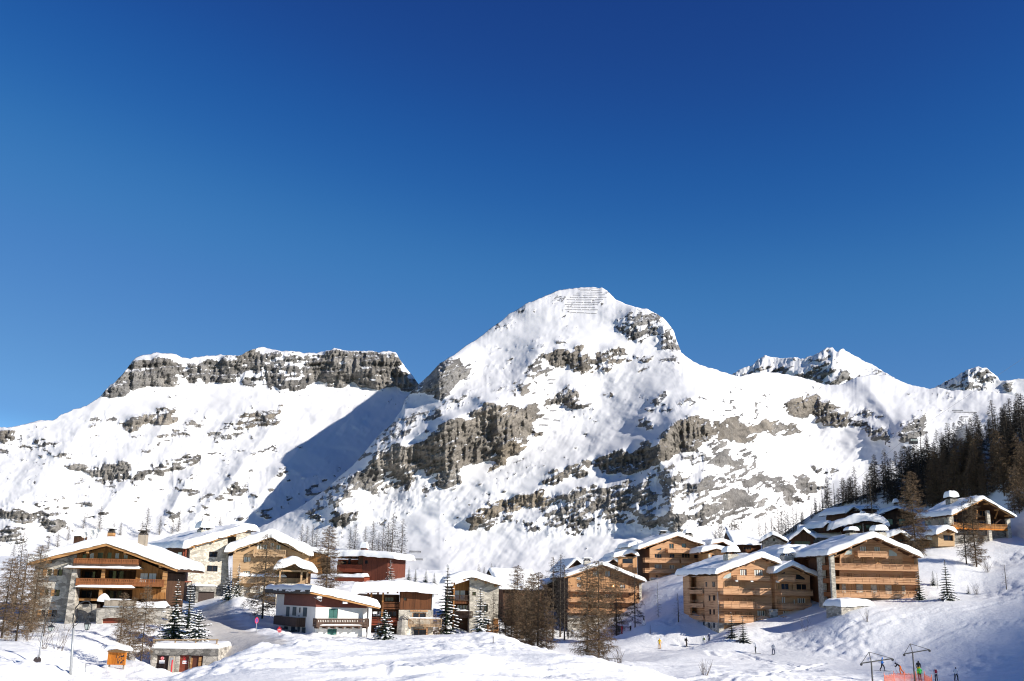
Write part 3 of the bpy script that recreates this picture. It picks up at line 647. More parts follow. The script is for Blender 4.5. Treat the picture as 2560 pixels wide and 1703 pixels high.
TRACKS = [[gpt(1900, 1650, 158), gpt(1780, 1640, 160), gpt(1770, 1628, 168), gpt(1850, 1630, 168), gpt(1960, 1660, 148), gpt(2060, 1690, 132)],
          [gpt(1620, 1590, 198), gpt(1690, 1596, 192), gpt(1720, 1612, 186)], [gpt(1640, 1560, 206), gpt(1680, 1575, 200), gpt(1690, 1560, 203)],
          [gpt(2100, 1580, 170), gpt(2230, 1540, 178), gpt(2400, 1520, 172), gpt(2560, 1490, 178)], [gpt(2060, 1620, 163), gpt(2240, 1560, 172), gpt(2420, 1510, 175)],
          [gpt(2300, 1600, 160), gpt(2420, 1570, 165), gpt(2560, 1550, 160)], [gpt(1690, 1580, 198), gpt(1640, 1600, 194)], [gpt(1800, 1700, 110), gpt(1900, 1680, 122), gpt(2060, 1662, 150)]]
def ground_detail(x, y):
    d = np.maximum(y, 3.0)
    pist = 1 - sstep(3.5, 7.0, seg_dist(x, y, PISTE)); road = 1 - sstep(2.0, 4.5, seg_dist(x, y, ROAD))
    flat = np.maximum(pist, road)
    z = (fbm(x / 14, y / 14, 7, 4) - 0.52) * 0.8 * sstep(10, 60, d) * (1 - flat)
    lump = fbm((x + 0.5 * y) / 11.0, (y - 0.5 * x) / 4.5, 11, 4, 0.45, True)
    near = sstep(200, 60, d) * sstep(15, 50, d)
    z += (lump - 0.58) * 1.0 * near * (1 - flat) * (0.15 + 1.1 * sstep(0.42, 0.62, fbm(x / 18, y / 18, 13, 3)))
    chop = fbm(x / 1.1, y / 1.4, 17, 3, 0.6)
    cm = sstep(0.50, 0.60, fbm(x / 13, y / 13, 19, 3))
    z += (chop - 0.5) * (0.05 + 0.50 * cm) * (1 - 0.85 * flat) * sstep(400, 200, d)
    # ploughed banks beside the road
    rd = seg_dist(x, y, ROAD)
    z += 0.30 * np.exp(-((rd - 5.0) / 1.3) ** 2) * (0.3 + 1.2 * fbm(x / 2.5, y / 2.5, 23, 3))
    # edge of the piste: a low ridge on the valley side, and grooming lines
    for t in TRACKS:
        td = seg_dist(x + (fbm(x / 3, y / 3, 27, 2) - .5) * 1.2, y, t)
        z += -0.16 * np.exp(-(td / 0.35) ** 2) + 0.10 * np.exp(-((td - 0.7) / 0.3) ** 2)
    ski = sstep(25, 45, x) * sstep(100, 120, y) * sstep(240, 200, y)
    z += ski * 0.05 * (fbm((x * 0.2 + y) / 0.9, (x - 0.2 * y) / 22, 29, 3) - 0.5) * 2
    return z
def gz_at(x, y):
    X = np.array([x]); Y = np.array([y])
    return float(ground_smooth(X, Y)[0] + ground_detail(X, Y)[0])
def ground_pt(px, d):
    """ground point under photo column px at distance d (column taken near the horizon)"""
    q = at(px, 1560, d)
    for _ in range(4):
        z = gz_at(q.x, q.y)
        # photo row of that height
        loc = CAM_R.transposed() @ Vector((q.x, q.y, z))
        py = CY - F_PX * loc.y / -loc.z
        q = at(px, py, d)
    return Vector((q.x, q.y, gz_at(q.x, q.y)))
bear = np.linspace(-0.75, 1.12, 1080)
dist = np.concatenate([np.linspace(3, 40, 40)[:-1], 40 * (660 / 40) ** np.linspace(0, 1, 640)])
BX = np.tan(bear)[None, :] * dist[:, None]; BY = np.repeat(dist[:, None], len(bear), 1)
# coarse solve then add detail
ZS = ground_smooth(BX[:, ::6], BY[:, ::6])
ZS = np.stack([np.interp(bear, bear[::6], ZS[i]) for i in range(len(dist))])
GZ = ZS + ground_detail(BX, BY)
# drop the outer rim out of sight
ROADF = (1 - sstep(2.2, 4.2, seg_dist(BX, BY, ROAD) + (fbm(BX / 2, BY / 2, 33, 3) - .5) * 2.5))
me = grid_mesh('snow_ground', np.stack([BX, BY, GZ], -1), {'road': ROADF})
snow_mat('ground_snow', [(0.35, 0.25, 0.8), (2.2, 0.35, 0.22), (9.0, 0.25, 0.05)])
gm = MATS['ground_snow'].node_tree
at_ = nd(gm, 'ShaderNodeAttribute', attribute_name='road'); mxr = nd(gm, 'ShaderNodeMixRGB'); mxr.inputs['Color1'].default_value = (0.88, 0.88, 0.875, 1); mxr.inputs['Color2'].default_value = (0.60, 0.57, 0.53, 1)
gm.links.new(at_.outputs['Fac'], mxr.inputs['Fac']); gm.links.new(mxr.outputs[0], gm.nodes['Principled BSDF'].inputs['Base Color'])
me.materials.append(MATS['ground_snow'])
tag(link_mesh('snow_ground', me), kind='structure')

# wooded hillside at the right: the sun is behind it
silD = [(1840, 1450), (1900, 1392), (1940, 1352), (1977, 1320), (2034, 1283), (2085, 1263), (2134, 1246), (2166, 1236), (2238, 1199), (2285, 1163), (2356, 1142), (2428, 1114), (2475, 1094), (2560, 1052), (2720, 975)]
relief('wooded_hill', 1845, 2720, silD, 1460, lambda p: 345 - (p - 1900) * 0.165 + 0.9 * np.maximum(p - 2610, 0), 33.0, [], 400, speck=0.0, jag=1.5, snow_amp=0.6, back=0.25)
# ------------------------------------------------------------ materials of the village
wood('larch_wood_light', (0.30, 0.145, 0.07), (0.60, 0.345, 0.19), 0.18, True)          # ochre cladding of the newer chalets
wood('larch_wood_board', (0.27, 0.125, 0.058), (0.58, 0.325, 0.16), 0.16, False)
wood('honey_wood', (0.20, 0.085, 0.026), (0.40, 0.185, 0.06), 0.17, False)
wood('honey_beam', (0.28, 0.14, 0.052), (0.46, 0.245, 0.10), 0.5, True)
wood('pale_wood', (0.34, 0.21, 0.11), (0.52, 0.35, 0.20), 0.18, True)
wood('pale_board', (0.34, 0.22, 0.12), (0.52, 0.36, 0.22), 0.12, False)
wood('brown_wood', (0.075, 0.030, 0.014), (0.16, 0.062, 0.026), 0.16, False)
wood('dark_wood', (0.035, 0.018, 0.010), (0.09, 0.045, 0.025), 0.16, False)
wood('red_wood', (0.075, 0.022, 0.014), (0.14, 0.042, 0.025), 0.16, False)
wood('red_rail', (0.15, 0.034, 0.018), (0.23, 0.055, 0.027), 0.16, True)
wood('orange_board', (0.42, 0.12, 0.015), (0.66, 0.22, 0.03), 0.14, False)
wood('rail_brown', (0.16, 0.058, 0.022), (0.30, 0.115, 0.045), 0.10, False)
wood('dark_rail', (0.05, 0.032, 0.024), (0.10, 0.062, 0.045), 0.14, False)
wood('weathered_wood', (0.22, 0.19, 0.15), (0.40, 0.34, 0.27), 0.14, False)
wood('fence_wood', (0.26, 0.18, 0.11), (0.42, 0.30, 0.18), 0.5, True)
stone('stone_wall', (0.16, 0.145, 0.125), (0.50, 0.46, 0.40), (0.30, 0.28, 0.25), 1.5)
stone('stone_light', (0.30, 0.275, 0.23), (0.62, 0.57, 0.48), (0.42, 0.38, 0.32), 1.9)
stone('stone_dark', (0.10, 0.095, 0.085), (0.30, 0.28, 0.25), (0.16, 0.15, 0.14), 1.6)
simple('white_render', (0.80, 0.78, 0.74), 0.85, 0.04, 1.2, 0.05)
simple('brown_panel', (0.17, 0.055, 0.038), 0.7, 0.12, 2.0)
simple('green_shutter', (0.035, 0.12, 0.105), 0.55, 0.15, 8.0, stretch=(8, 8, 0.5))
simple('blue_shutter', (0.03, 0.055, 0.07), 0.55, 0.15, 4.0)
simple('curtain', (0.62, 0.62, 0.58), 0.9, 0.18, 14.0, stretch=(9, 9, 0.6))
simple('pale_glass', (0.42, 0.46, 0.43), 0.25, 0.10, 1.0)
simple('white_plastic', (0.8, 0.8, 0.78), 0.4, 0.03)
simple('dish_white', (0.78, 0.76, 0.72), 0.5, 0.03)
simple('grey_metal', (0.38, 0.39, 0.40), 0.45, 0.08, 6.0, metal=0.4)
simple('dark_metal', (0.035, 0.036, 0.04), 0.5, 0.15, 6.0)
simple('roof_edge', (0.07, 0.06, 0.052), 0.8, 0.3, 3.0)
simple('door_brown', (0.10, 0.035, 0.022), 0.6, 0.15, 5.0, stretch=(6, 6, 0.5))
simple('door_dark', (0.035, 0.02, 0.016), 0.6, 0.2, 5.0)
simple('door_red', (0.18, 0.045, 0.025), 0.6, 0.15, 5.0)
simple('sign_red', (0.62, 0.03, 0.04), 0.45, 0.03)
simple('sign_white', (0.8, 0.8, 0.8), 0.5, 0.03)
simple('sign_blue', (0.08, 0.06, 0.28), 0.5, 0.03)
simple('sign_ink', (0.05, 0.04, 0.04), 0.6, 0.05)
m, t, b = new_mat('glass'); b.inputs['Base Color'].default_value = (0.018, 0.022, 0.028, 1); b.inputs['Roughness'].default_value = 0.08; b.inputs['Specular IOR Level'].default_value = 0.5
m, t, b = new_mat('lamp_glow'); b.inputs['Emission Color'].default_value = (1, 0.72, 0.3, 1); b.inputs['Emission Strength'].default_value = 6.0

class MB:
    """collects pieces of ONE mesh"""
    def __init__(self): self.v = []; self.f = []; self.mi = []
    def add(self, vs, fs, mi=0):
        o = len(self.v); self.v += [tuple(p) for p in vs]; self.f += [tuple(o + i for i in f) for f in fs]; self.mi += [mi] * len(fs)
    def box(self, x0, x1, y0, y1, z0, z1, mi=0):
        self.add([(x0, y0, z0), (x1, y0, z0), (x1, y1, z0), (x0, y1, z0), (x0, y0, z1), (x1, y0, z1), (x1, y1, z1), (x0, y1, z1)],
                 [(3, 2, 1, 0), (4, 5, 6, 7), (0, 1, 5, 4), (1, 2, 6, 5), (2, 3, 7, 6), (3, 0, 4, 7)], mi); return self
    def bar(self, a, b, wd, hg=None, mi=0, up=(0, 0, 1)):
        a = Vector(a); b = Vector(b); d = (b - a); L = d.length
        if L < 1e-6: return self
        d /= L; hg = hg or wd; u = Vector(up)
        if abs(d.dot(u)) > 0.98: u = Vector((0, 1, 0))
        s = d.cross(u).normalized() * wd / 2; u = s.cross(d).normalized() * hg / 2
        vs = [a - s - u, a + s - u, a + s + u, a - s + u, b - s - u, b + s - u, b + s + u, b - s + u]
        self.add(vs, [(0, 1, 2, 3), (7, 6, 5, 4), (1, 0, 4, 5), (2, 1, 5, 6), (3, 2, 6, 7), (0, 3, 7, 4)], mi); return self
    def tube(self, pts, rad, n=8, mi=0, cap=True):
        pts = [Vector(p) for p in pts]; rs = rad if isinstance(rad, (list, tuple)) else [rad] * len(pts)
        rings = []
        for i, p in enumerate(pts):
            d = (pts[min(i + 1, len(pts) - 1)] - pts[max(i - 1, 0)]).normalized()
            u = Vector((0, 0, 1)) if abs(d.z) < 0.95 else Vector((1, 0, 0))
            s = d.cross(u).normalized(); u = s.cross(d)
            rings.append([p + (s * math.cos(2 * math.pi * k / n) + u * math.sin(2 * math.pi * k / n)) * rs[i] for k in range(n)])
        vs = [q for r in rings for q in r]; fs = []
        for i in range(len(rings) - 1):
            for k in range(n):
                a = i * n + k; b2 = i * n + (k + 1) % n
                fs.append((a, b2, b2 + n, a + n))
        if cap: fs += [tuple(range(n - 1, -1, -1)), tuple((len(rings) - 1) * n + k for k in range(n))]
        self.add(vs, fs, mi); return self
    def disc(self, c, nrm, r, th, n=20, mi=0):
        c = Vector(c); nrm = Vector(nrm).normalized()
        return self.tube([c - nrm * th / 2, c + nrm * th / 2], r, n, mi)
    def poly(self, pts, y0, y1, mi=0):
        """outline in x,z extruded from y0 to y1"""
        a2 = sum(p[0] * q[1] - q[0] * p[1] for p, q in zip(pts, pts[1:] + pts[:1]))
        if a2 < 0: pts = pts[::-1]
        n = len(pts)
        vs = [(p[0], y0, p[1]) for p in pts] + [(p[0], y1, p[1]) for p in pts]
        fs = [tuple(range(n)), tuple(range(2 * n - 1, n - 1, -1))] + [(i + n, (i + 1) % n + n, (i + 1) % n, i) for i in range(n)]
        self.add(vs, fs, mi); return self
    def build(self, name, mats, parent=None, smooth=False):
        me = bpy.data.meshes.new(name)
        me.from_pydata(self.v, [], self.f)
        for mm in (mats if isinstance(mats, (list, tuple)) else [mats]): me.materials.append(MATS[mm])
        if self.mi and max(self.mi) > 0: me.polygons.foreach_set('material_index', self.mi)
        if smooth: me.polygons.foreach_set('use_smooth', [True] * len(me.polygons))
        me.update()
        return link_mesh(name, me, parent)

def panel_mesh(mb, poly, holes, y0, thick, hd, mi=0):
    """wall of outline poly (x,z) with openings; front at y0, back at y0+thick; openings have reveals hd deep"""
    pts = [Vector((p[0], p[1])) for p in poly]
    edges = [(i, (i + 1) % len(pts)) for i in range(len(pts))]
    for h in holes:
        o = len(pts); pts += [Vector((p[0], p[1])) for p in h]
        edges += [(o + i, o + (i + 1) % len(h)) for i in range(len(h))]
    r = delaunay_2d_cdt(pts, edges, [], 0, 1e-5)
    vs = [(p.x, y0, p.y) for p in r[0]]
    fs = []
    for f in r[2]:
        cx = sum(r[0][i].x for i in f) / len(f); cz = sum(r[0][i].y for i in f) / len(f)
        def pin(pl):
            c = False
            for (x1, z1), (x2, z2) in zip(pl, pl[1:] + pl[:1]):
                if (z1 > cz) != (z2 > cz) and cx < (x2 - x1) * (cz - z1) / (z2 - z1) + x1: c = not c
            return c
        if pin(list(poly)) and not any(pin(list(h)) for h in holes): fs.append(tuple(f))
    # triangles: make them face -y
    out = []
    for f in fs:
        a, b2, c = [Vector(vs[i]) for i in f[:3]]
        out.append(f if (b2 - a).cross(c - a).y < 0 else f[::-1])
    mb.add(vs, out, mi)
    def skirt(pl, d, flip):
        a2 = sum(p[0] * q[1] - q[0] * p[1] for p, q in zip(pl, pl[1:] + pl[:1]))
        pl = pl if a2 > 0 else pl[::-1]
        n = len(pl)
        v = [(p[0], y0, p[1]) for p in pl] + [(p[0], y0 + d, p[1]) for p in pl]
        f = [(i, i + n, (i + 1) % n + n, (i + 1) % n) for i in range(n)]
        if flip: f = [q[::-1] for q in f]
        mb.add(v, f, mi)
    skirt(list(poly), thick, False)
    for h in holes: skirt(list(h), hd, True)

class Bld:
    """a house whose front plane stands at distance D under photo point px,py, turned by yaw (right end farther for yaw>0)"""
    def __init__(self, name, label, cat, z, anchor, D, yaw, group=None):
        self.zo = z
        ax, ay = self.src(*anchor)
        self.O = at(ax, ay, D); self.yaw = RAD(yaw)
        self.ux = Vector((math.cos(self.yaw), math.sin(self.yaw), 0)); self.uy = Vector((-math.sin(self.yaw), math.cos(self.yaw), 0))
        self.root = empty(name, self.O, self.yaw)
        tag(self.root, label, cat, group)
    def src(self, x, y): return self.zo[0] + self.zo[2] * x, self.zo[1] + self.zo[2] * y
    def p(self, x, y, w=0.0):
        """front plane (w metres out): local (x, z)"""
        r = ray(*self.src(x, y)); o = self.O - self.uy * w
        t = o.dot(self.uy) / r.dot(self.uy)
        q = r * t - self.O
        return (q.dot(self.ux), q.z)
    def s(self, x, y, u):
        """side plane at local x = u: local (y, z)"""
        r = ray(*self.src(x, y)); o = self.O + self.ux * u
        t = o.dot(self.ux) / r.dot(self.ux)
        q = r * t - self.O
        return (q.dot(self.uy), q.z)
    def rect(self, r, w=0.0):
        x0, z1 = self.p(r[0], r[1], w); x1, z0 = self.p(r[2], r[3], w)
        return x0, x1, z0, z1
    def wall(self, pts, mat, w=0.0, thick=0.4, holes=(), hd=0.3, name='wall'):
        mb = MB()
        P = [self.p(x, y, w) for x, y in pts]
        H = []
        for h in holes:
            if len(h) == 4 and not isinstance(h[0], (tuple, list)):
                x0, x1, z0, z1 = self.rect(h, w); H.append([(x0, z0), (x1, z0), (x1, z1), (x0, z1)])
            else: H.append([self.p(x, y, w) for x, y in h])
        panel_mesh(mb, P, H, -w, thick, hd)
        return mb.build(name, mat, self.root)
    def core(self, x0, x1, y0, y1, z0, z1, mat, name='wall'):
        return MB().box(x0, x1, y0, y1, z0, z1).build(name, mat, self.root)
    def window(self, r, w=0.0, frame='larch_wood_light', glass='glass', nx=2, nz=1, fw=0.09, deep=0.1, sill=False, name='window', curtain=None):
        """frame proud of the wall with its pane set behind it"""
        x0, x1, z0, z1 = self.rect(r, w)
        return self.window_l(x0, x1, z0, z1, -w, frame, glass, nx, nz, fw, deep, name, curtain)
    def window_l(self, x0, x1, z0, z1, y, frame, glass='glass', nx=2, nz=1, fw=0.09, deep=0.1, name='window', curtain=None):
        mb = MB(); ya, yb = y - 0.05, y + deep
        mb.box(x0, x1, ya, yb, z1 - fw, z1); mb.box(x0, x1, ya, yb, z0, z0 + fw)
        mb.box(x0, x0 + fw, ya, yb, z0 + fw, z1 - fw); mb.box(x1 - fw, x1, ya, yb, z0 + fw, z1 - fw)
        for i in range(1, nx):
            xx = x0 + (x1 - x0) * i / nx; mb.box(xx - fw * .35, xx + fw * .35, ya + .01, yb, z0 + fw, z1 - fw)
        for i in range(1, nz):
            zz = z0 + (z1 - z0) * i / nz; mb.box(x0 + fw, x1 - fw, ya + .015, yb, zz - fw * .3, zz + fw * .3)
        o = mb.build(name, frame, self.root)
        MB().box(x0 + fw * .5, x1 - fw * .5, y - 0.012, y + 0.02, z0 + fw * .5, z1 - fw * .5).build('pane', glass, o)
        if curtain:
            cb = MB(); n = nx * 2
            for i in range(nx):
                a = x0 + (x1 - x0) * i / nx; b2 = x0 + (x1 - x0) * (i + 1) / nx; q = (b2 - a) * curtain
                cb.box(a + fw, a + fw + q, y - 0.025, y - 0.013, z0 + fw, z1 - fw); cb.box(b2 - fw - q, b2 - fw, y - 0.025, y - 0.013, z0 + fw, z1 - fw)
            cb.build('curtain', 'curtain', o)
        return o
    def glazing(self, pts, w=0.0, frame='larch_wood_light', glass='pale_glass'):
        P = [self.p(x, y, w) for x, y in pts]
        mb = MB()
        for a, b2 in zip(P, P[1:] + P[:1]): mb.bar((a[0], -w - 0.02, a[1]), (b2[0], -w - 0.02, b2[1]), 0.12, 0.1, up=(0, 1, 0))
        o = mb.build('window', frame, self.root)
        MB().poly(P, -w - 0.03, -w - 0.004).build('pane', glass, o)
    def shutter(self, r, w=0.0, mat='larch_wood_board', name='shutter', leaves=2):
        x0, x1, z0, z1 = self.rect(r, w); mb = MB()
        for i in range(leaves):
            a = x0 + (x1 - x0) * i / leaves; b2 = x0 + (x1 - x0) * (i + 1) / leaves
            mb.box(a + .015, b2 - .015, -w - 0.06, -w - 0.003, z0, z1)
            mb.box(a + .06, b2 - .06, -w - 0.085, -w - 0.06, z0 + .22, z0 + .32); mb.box(a + .06, b2 - .06, -w - 0.085, -w - 0.06, z1 - .32, z1 - .22)
        return mb.build(name, mat, self.root)
    def balcony(self, r, out=1.5, w=0.0, mat='larch_wood_light', style='board', slab=0.22, gap=0.0, beams=0, mat_slab=None, snow=0.0, ends=True, posts=1.9, y_in=None):
        """r: the railing as seen, measured on its front plane; a floor slab runs back to the wall"""
        W = w + out
        x0, x1, z0, z1 = self.rect(r, W)
        return self.balcony_l(x0, x1, z0, z1, -W, -w if y_in is None else y_in, mat, style, slab, beams, mat_slab, snow, ends, posts)
    def balcony_l(self, x0, x1, z0, z1, yf, yb, mat='larch_wood_light', style='board', slab=0.22, beams=0, mat_slab=None, snow=0.0, ends=True, posts=1.9):
        mb = MB(); mb.box(x0 - .06, x1 + .06, yf - .06, yb - 0.003, z0 - slab, z0)
        for i in range(beams):
            xx = x0 + .25 + (x1 - x0 - .5) * i / max(1, beams - 1); mb.box(xx - .11, xx + .11, yf - .1, yb - 0.003, z0 - slab - .22, z0 - slab)
        b = mb.build('balcony', mat_slab or mat, self.root)
        mb = MB(); h = z1 - z0; z0 += 0.003
        runs = [((x0, yf), (x1, yf))]
        if ends: runs += [((x0, yf + .05), (x0, yb - 0.01)), ((x1, yf + .05), (x1, yb - 0.01))]
        for k, ((ax, ay), (bx, by)) in enumerate(runs):
            L = math.hypot(bx - ax, by - ay); dx, dy = (bx - ax) / L, (by - ay) / L
            if L < .15: continue
            mb.bar((ax, ay, z0 + h - .05), (bx, by, z0 + h - .05), .11, .1)
            npst = max(1, int(round(L / posts)))
            for i in range(npst + 1):
                if k > 0 and i == 0: continue
                q = L * i / npst; mb.bar((ax + dx * q, ay + dy * q, z0), (ax + dx * q, ay + dy * q, z0 + h - .1), .1)
            if style == 'board':
                mb.bar((ax, ay, z0 + h * .30), (bx, by, z0 + h * .30), .035, h * .52)
                mb.bar((ax, ay, z0 + h * .70), (bx, by, z0 + h * .70), .04, h * .10)
            elif style == 'solid':
                mb.bar((ax, ay, z0 + (h - .1) / 2), (bx, by, z0 + (h - .1) / 2), .04, h - .12)
            elif style == 'rails':
                for q in (.2, .42, .64): mb.bar((ax, ay, z0 + h * q), (bx, by, z0 + h * q), .04, .14)
            else:
                n = max(2, int(L / (.17 if style == 'baluster' else .22))); bw = .06 if style == 'baluster' else .15
                mb.bar((ax, ay, z0 + .1), (bx, by, z0 + .1), .08, .08)
                if style == 'cutout': mb.bar((ax, ay, z0 + h * .24), (bx, by, z0 + h * .24), .05, h * .4); mb.bar((ax, ay, z0 + h * .86), (bx, by, z0 + h * .86), .05, h * .2)
                if style == 'half': mb.bar((ax, ay, z0 + h * .2), (bx, by, z0 + h * .2), .05, h * .36)
                for i in range(n):
                    q = L * (i + .5) / n; mb.bar((ax + dx * q, ay + dy * q, z0 + .1), (ax + dx * q, ay + dy * q, z0 + h - .1), bw if k == 0 else .04, .035 if k == 0 else bw, up=(0, 1, 0))
        rl = mb.build('railing', mat, b)
        if snow:
            sm = snow_bar(x0 - .1, x1 + .1, yf - .16, yf + .35, z0 - slab - .02, snow)
            sm.build('snow_ledge', 'roof_snow', b, True)
        return b
    def snowline(self, r, w, depth, th=None, name='snow_ledge'):
        x0, x1, z0, z1 = self.rect(r, w)
        return snow_bar(x0, x1, -w, -w + depth, z0, th or (z1 - z0)).build(name, 'roof_snow', self.root, True)
    def roof(self, prof, w, yb, thick=0.45, fascia='honey_beam', snow=0.8, edge=0.45, bulge=0.25, under='dark_wood', name='roof', seed=1, rafters=0, left_over=0.0, snow_w=None, lobes=1.0):
        """prof: the lower roof edge line as seen on the front edge (w out), from left eave over ridge to right eave: zoom points"""
        P = [self.p(x, y, w) for x, y in prof]
        return self.roof_l(P, -w, yb, thick, fascia, snow, edge, bulge, under, name, seed, rafters, lobes)
    def roof_l(self, P, yf, yb, thick=0.45, fascia='honey_beam', snow=0.8, edge=0.45, bulge=0.25, under='dark_wood', name='roof', seed=1, rafters=0, lobes=1.0):
        up = [(x, z + thick) for x, z in P]
        mb = MB()
        mb.poly(list(P) + up[::-1], yf + .10, yb, 0)
        o = mb.build(name, under, self.root)
        f = MB()
        f.poly([(x, z - .06) for x, z in P] + [(x, z + thick * .72) for x, z in P][::-1], yf, yf + .097)
        f.build('fascia', fascia, o)
        t = MB(); t.poly([(x - (.05 if i == 0 else 0) + (.05 if i == len(P) - 1 else 0), z + thick * .72) for i, (x, z) in enumerate(P)] + [(x - (.05 if i == 0 else 0) + (.05 if i == len(P) - 1 else 0), z + thick + .012) for i, (x, z) in enumerate(P)][::-1], yf - .07, yf + .096)
        t.build('roof_edge', 'roof_edge', o)
        if rafters:
            for (xa, za), (xb, zb) in zip(P[:-1], P[1:]):
                n = max(1, int(math.hypot(xb - xa, zb - za) / rafters))
                for i in range(n):
                    q = (i + .5) / n; x = xa + (xb - xa) * q; z = za + (zb - za) * q
                    MB().box(x - .13, x + .13, yf + .25, yf + 1.6, z - .34, z - .02).build('purlin', fascia, o)
        if snow: snow_cap(up, yf - .05, yb + .1, snow, edge, bulge, seed, lobes).build('snow', 'roof_snow', o, True)
        return o
    def chimney(self, r, w, depth=1.2, mat='stone_light', cap=True, snow=0.6):
        x0, x1, z0, z1 = self.rect(r, w); y0 = -w; y1 = y0 + depth
        mb = MB().box(x0, x1, y0, y1, z0, z1)
        o = mb.build('chimney', mat, self.root)
        if cap:
            c = MB(); n = 5
            for i in range(n):
                xx = x0 + (x1 - x0) * (i + .0) / (n - 1) * .92 + (x1 - x0) * .04
                for yy in (y0 + .08, y1 - .08): c.bar((xx, yy, z1), (x0 * .25 + x1 * .25 + xx * .5, yy * .6 + (y0 + y1) * .2, z1 + .5), .1)
            for i in range(1, 4):
                yy = y0 + (y1 - y0) * i / 4
                for xx in (x0 + .08, x1 - .08): c.bar((xx, yy, z1), (xx * .6 + (x0 + x1) * .2, yy, z1 + .5), .1)
            c.box(x0 - .12, x1 + .12, y0 - .12, y1 + .12, z1 + .5, z1 + .62)
            c.build('chimney_cap', 'roof_edge', o)
            if snow: snow_cap([(x0 - .2, z1 + .62), ((x0 + x1) / 2, z1 + .64), (x1 + .2, z1 + .62)], y0 - .2, y1 + .2, snow, .5, .12, int(x0 * 10) % 50).build('snow', 'roof_snow', o, True)
        elif snow: snow_cap([(x0 - .05, z1), ((x0 + x1) / 2, z1 + .02), (x1 + .05, z1)], y0 - .05, y1 + .05, snow, .3, .1, 5).build('snow', 'roof_snow', o, True)
        return o
def snow_bar(x0, x1, y0, y1, z, th):
    n = max(3, int((x1 - x0) / .35)); prof = [(0, 0), (0.02, .55), (.2, .95), (.6, 1.0), (.95, .6), (1, 0)]
    xs = np.linspace(x0, x1, n); hh = (0.55 + 0.9 * fbm(xs / 1.6, xs * 0 + z, 61, 3)) * th
    hh[0] *= .3; hh[-1] *= .3
    vs = [(x, y0 + (y1 - y0) * a, z + b * h) for x, h in zip(xs, hh) for a, b in prof]; k = len(prof)
    fs = [(i * k + j, (i + 1) * k + j, (i + 1) * k + j + 1, i * k + j + 1) for i in range(n - 1) for j in range(k - 1)]
    fs = [f[::-1] for f in fs]
    m = MB(); m.add(vs, fs); return m
def snow_cap(P, y0, y1, T, R, bulge, seed=1, lobes=1.0):
    """deep snow on a roof: follows the roof line P (x,z), rounded off and hanging over at every edge"""
    xs = [p[0] for p in P]; zs = [p[1] for p in P]
    X0, X1 = xs[0] - bulge, xs[-1] + bulge; Y0, Y1 = y0 - bulge * .6, y1 + bulge * .4
    def axis(a, b):
        L = b - a; st = max(.16, min(.5, L / 40)); e = min(R * 1.0, L * .3)
        ed = [0, .02, .07, .16, .3, .5, .75, 1.0]
        n = max(2, int((L - 2 * e) / st))
        return np.array([a + e * q for q in ed] + list(np.linspace(a + e, b - e, n + 1)[1:-1]) + [b - e * q for q in ed[::-1]])
    ax = axis(X0, X1); ay = axis(Y0, Y1)
    # put a row on the ridge
    GX, GY = np.meshgrid(ax, ay)
    base = np.interp(GX, xs, zs)
    # soften the ridge
    sm = 0.0
    for q in (-.6, -.3, 0, .3, .6): sm = sm + np.interp(GX + q, xs, zs) / 5
    d = np.minimum(np.minimum(GX - X0, X1 - GX), np.minimum(GY - Y0, Y1 - GY))
    t = np.clip(d / R, 0, 1); prof = np.sqrt(np.maximum(1 - (1 - t) ** 2, 0))
    th = T * (0.70 + 0.60 * fbm(GX / 3.0 + 5 * seed, GY / 3.5, 70 + seed, 3) + 0.22 * (fbm(GX / .9, GY / .9, 71 + seed, 3) - .5))
    hang = lobes * 0.28 * T * (1 - t) * (0.3 + fbm(GX / 1.3, GY / 1.3 + seed, 90 + seed, 2))
    Z = sm * t + base * (1 - t) + prof * th - hang
    # wavy lip
    wob = (fbm((GX + GY) / 2.2, (GX - GY) / 2.2 + seed, 95 + seed, 3) - .5) * bulge * 1.6 * (1 - t)
    cx, cy = (X0 + X1) / 2, (Y0 + Y1) / 2
    GX2 = GX + wob * np.sign(GX - cx); GY2 = GY + wob * np.sign(GY - cy) * .6
    nr, nc = GX.shape
    vs = np.stack([GX2, GY2, Z], -1).reshape(-1, 3)
    idx = np.arange(nr * nc).reshape(nr, nc)
    q = np.stack([idx[:-1, :-1], idx[:-1, 1:], idx[1:, 1:], idx[1:, :-1]], -1).reshape(-1, 4)
    m = MB(); m.v = [tuple(v) for v in vs]; m.f = [tuple(int(i) for i in f) for f in q]; m.mi = [0] * len(m.f)
    return m
# ------------------------------------------------------------ the chalets
# --- A: big stone and wood chalet at the left
zA_ = (50, 1310, .1697)
A = Bld('large_chalet', 'big stone and honey-wood chalet with three decks and satellite dishes, by the street lamps', 'chalet', zA_, (1275, 700), 131, 5)
wl = A.p(215, 620)[0]; wr = A.p(2140, 700)[0]; zb = A.p(1000, 1640)[1]; ztop = A.p(1275, 330)[1]
A.wall([(222, 605), (835, 432), (838, 1100), (800, 1120), (790, 1180), (1112, 1180), (1112, 1240), (2140, 1250), (2140, 1640), (100, 1640)], 'stone_wall', 0, .5,
       holes=[(402, 664, 462, 763), (560, 668, 622, 763), (360, 963, 412, 1058), (520, 968, 578, 1063), (315, 1268, 366, 1368), (475, 1268, 532, 1368)], hd=.3)
for r in [(402, 664, 462, 763), (560, 668, 622, 763), (360, 963, 412, 1058), (520, 968, 578, 1063), (315, 1268, 366, 1368), (475, 1268, 532, 1368)]:
    A.window(r, -.25, 'dark_wood', nx=1, fw=.06)
    x0, x1, z0, z1 = A.rect(r); MB().box(x0 - .45, x0 - .02, -.07, -.004, z0, z1).build('shutter', 'honey_beam', A.root)
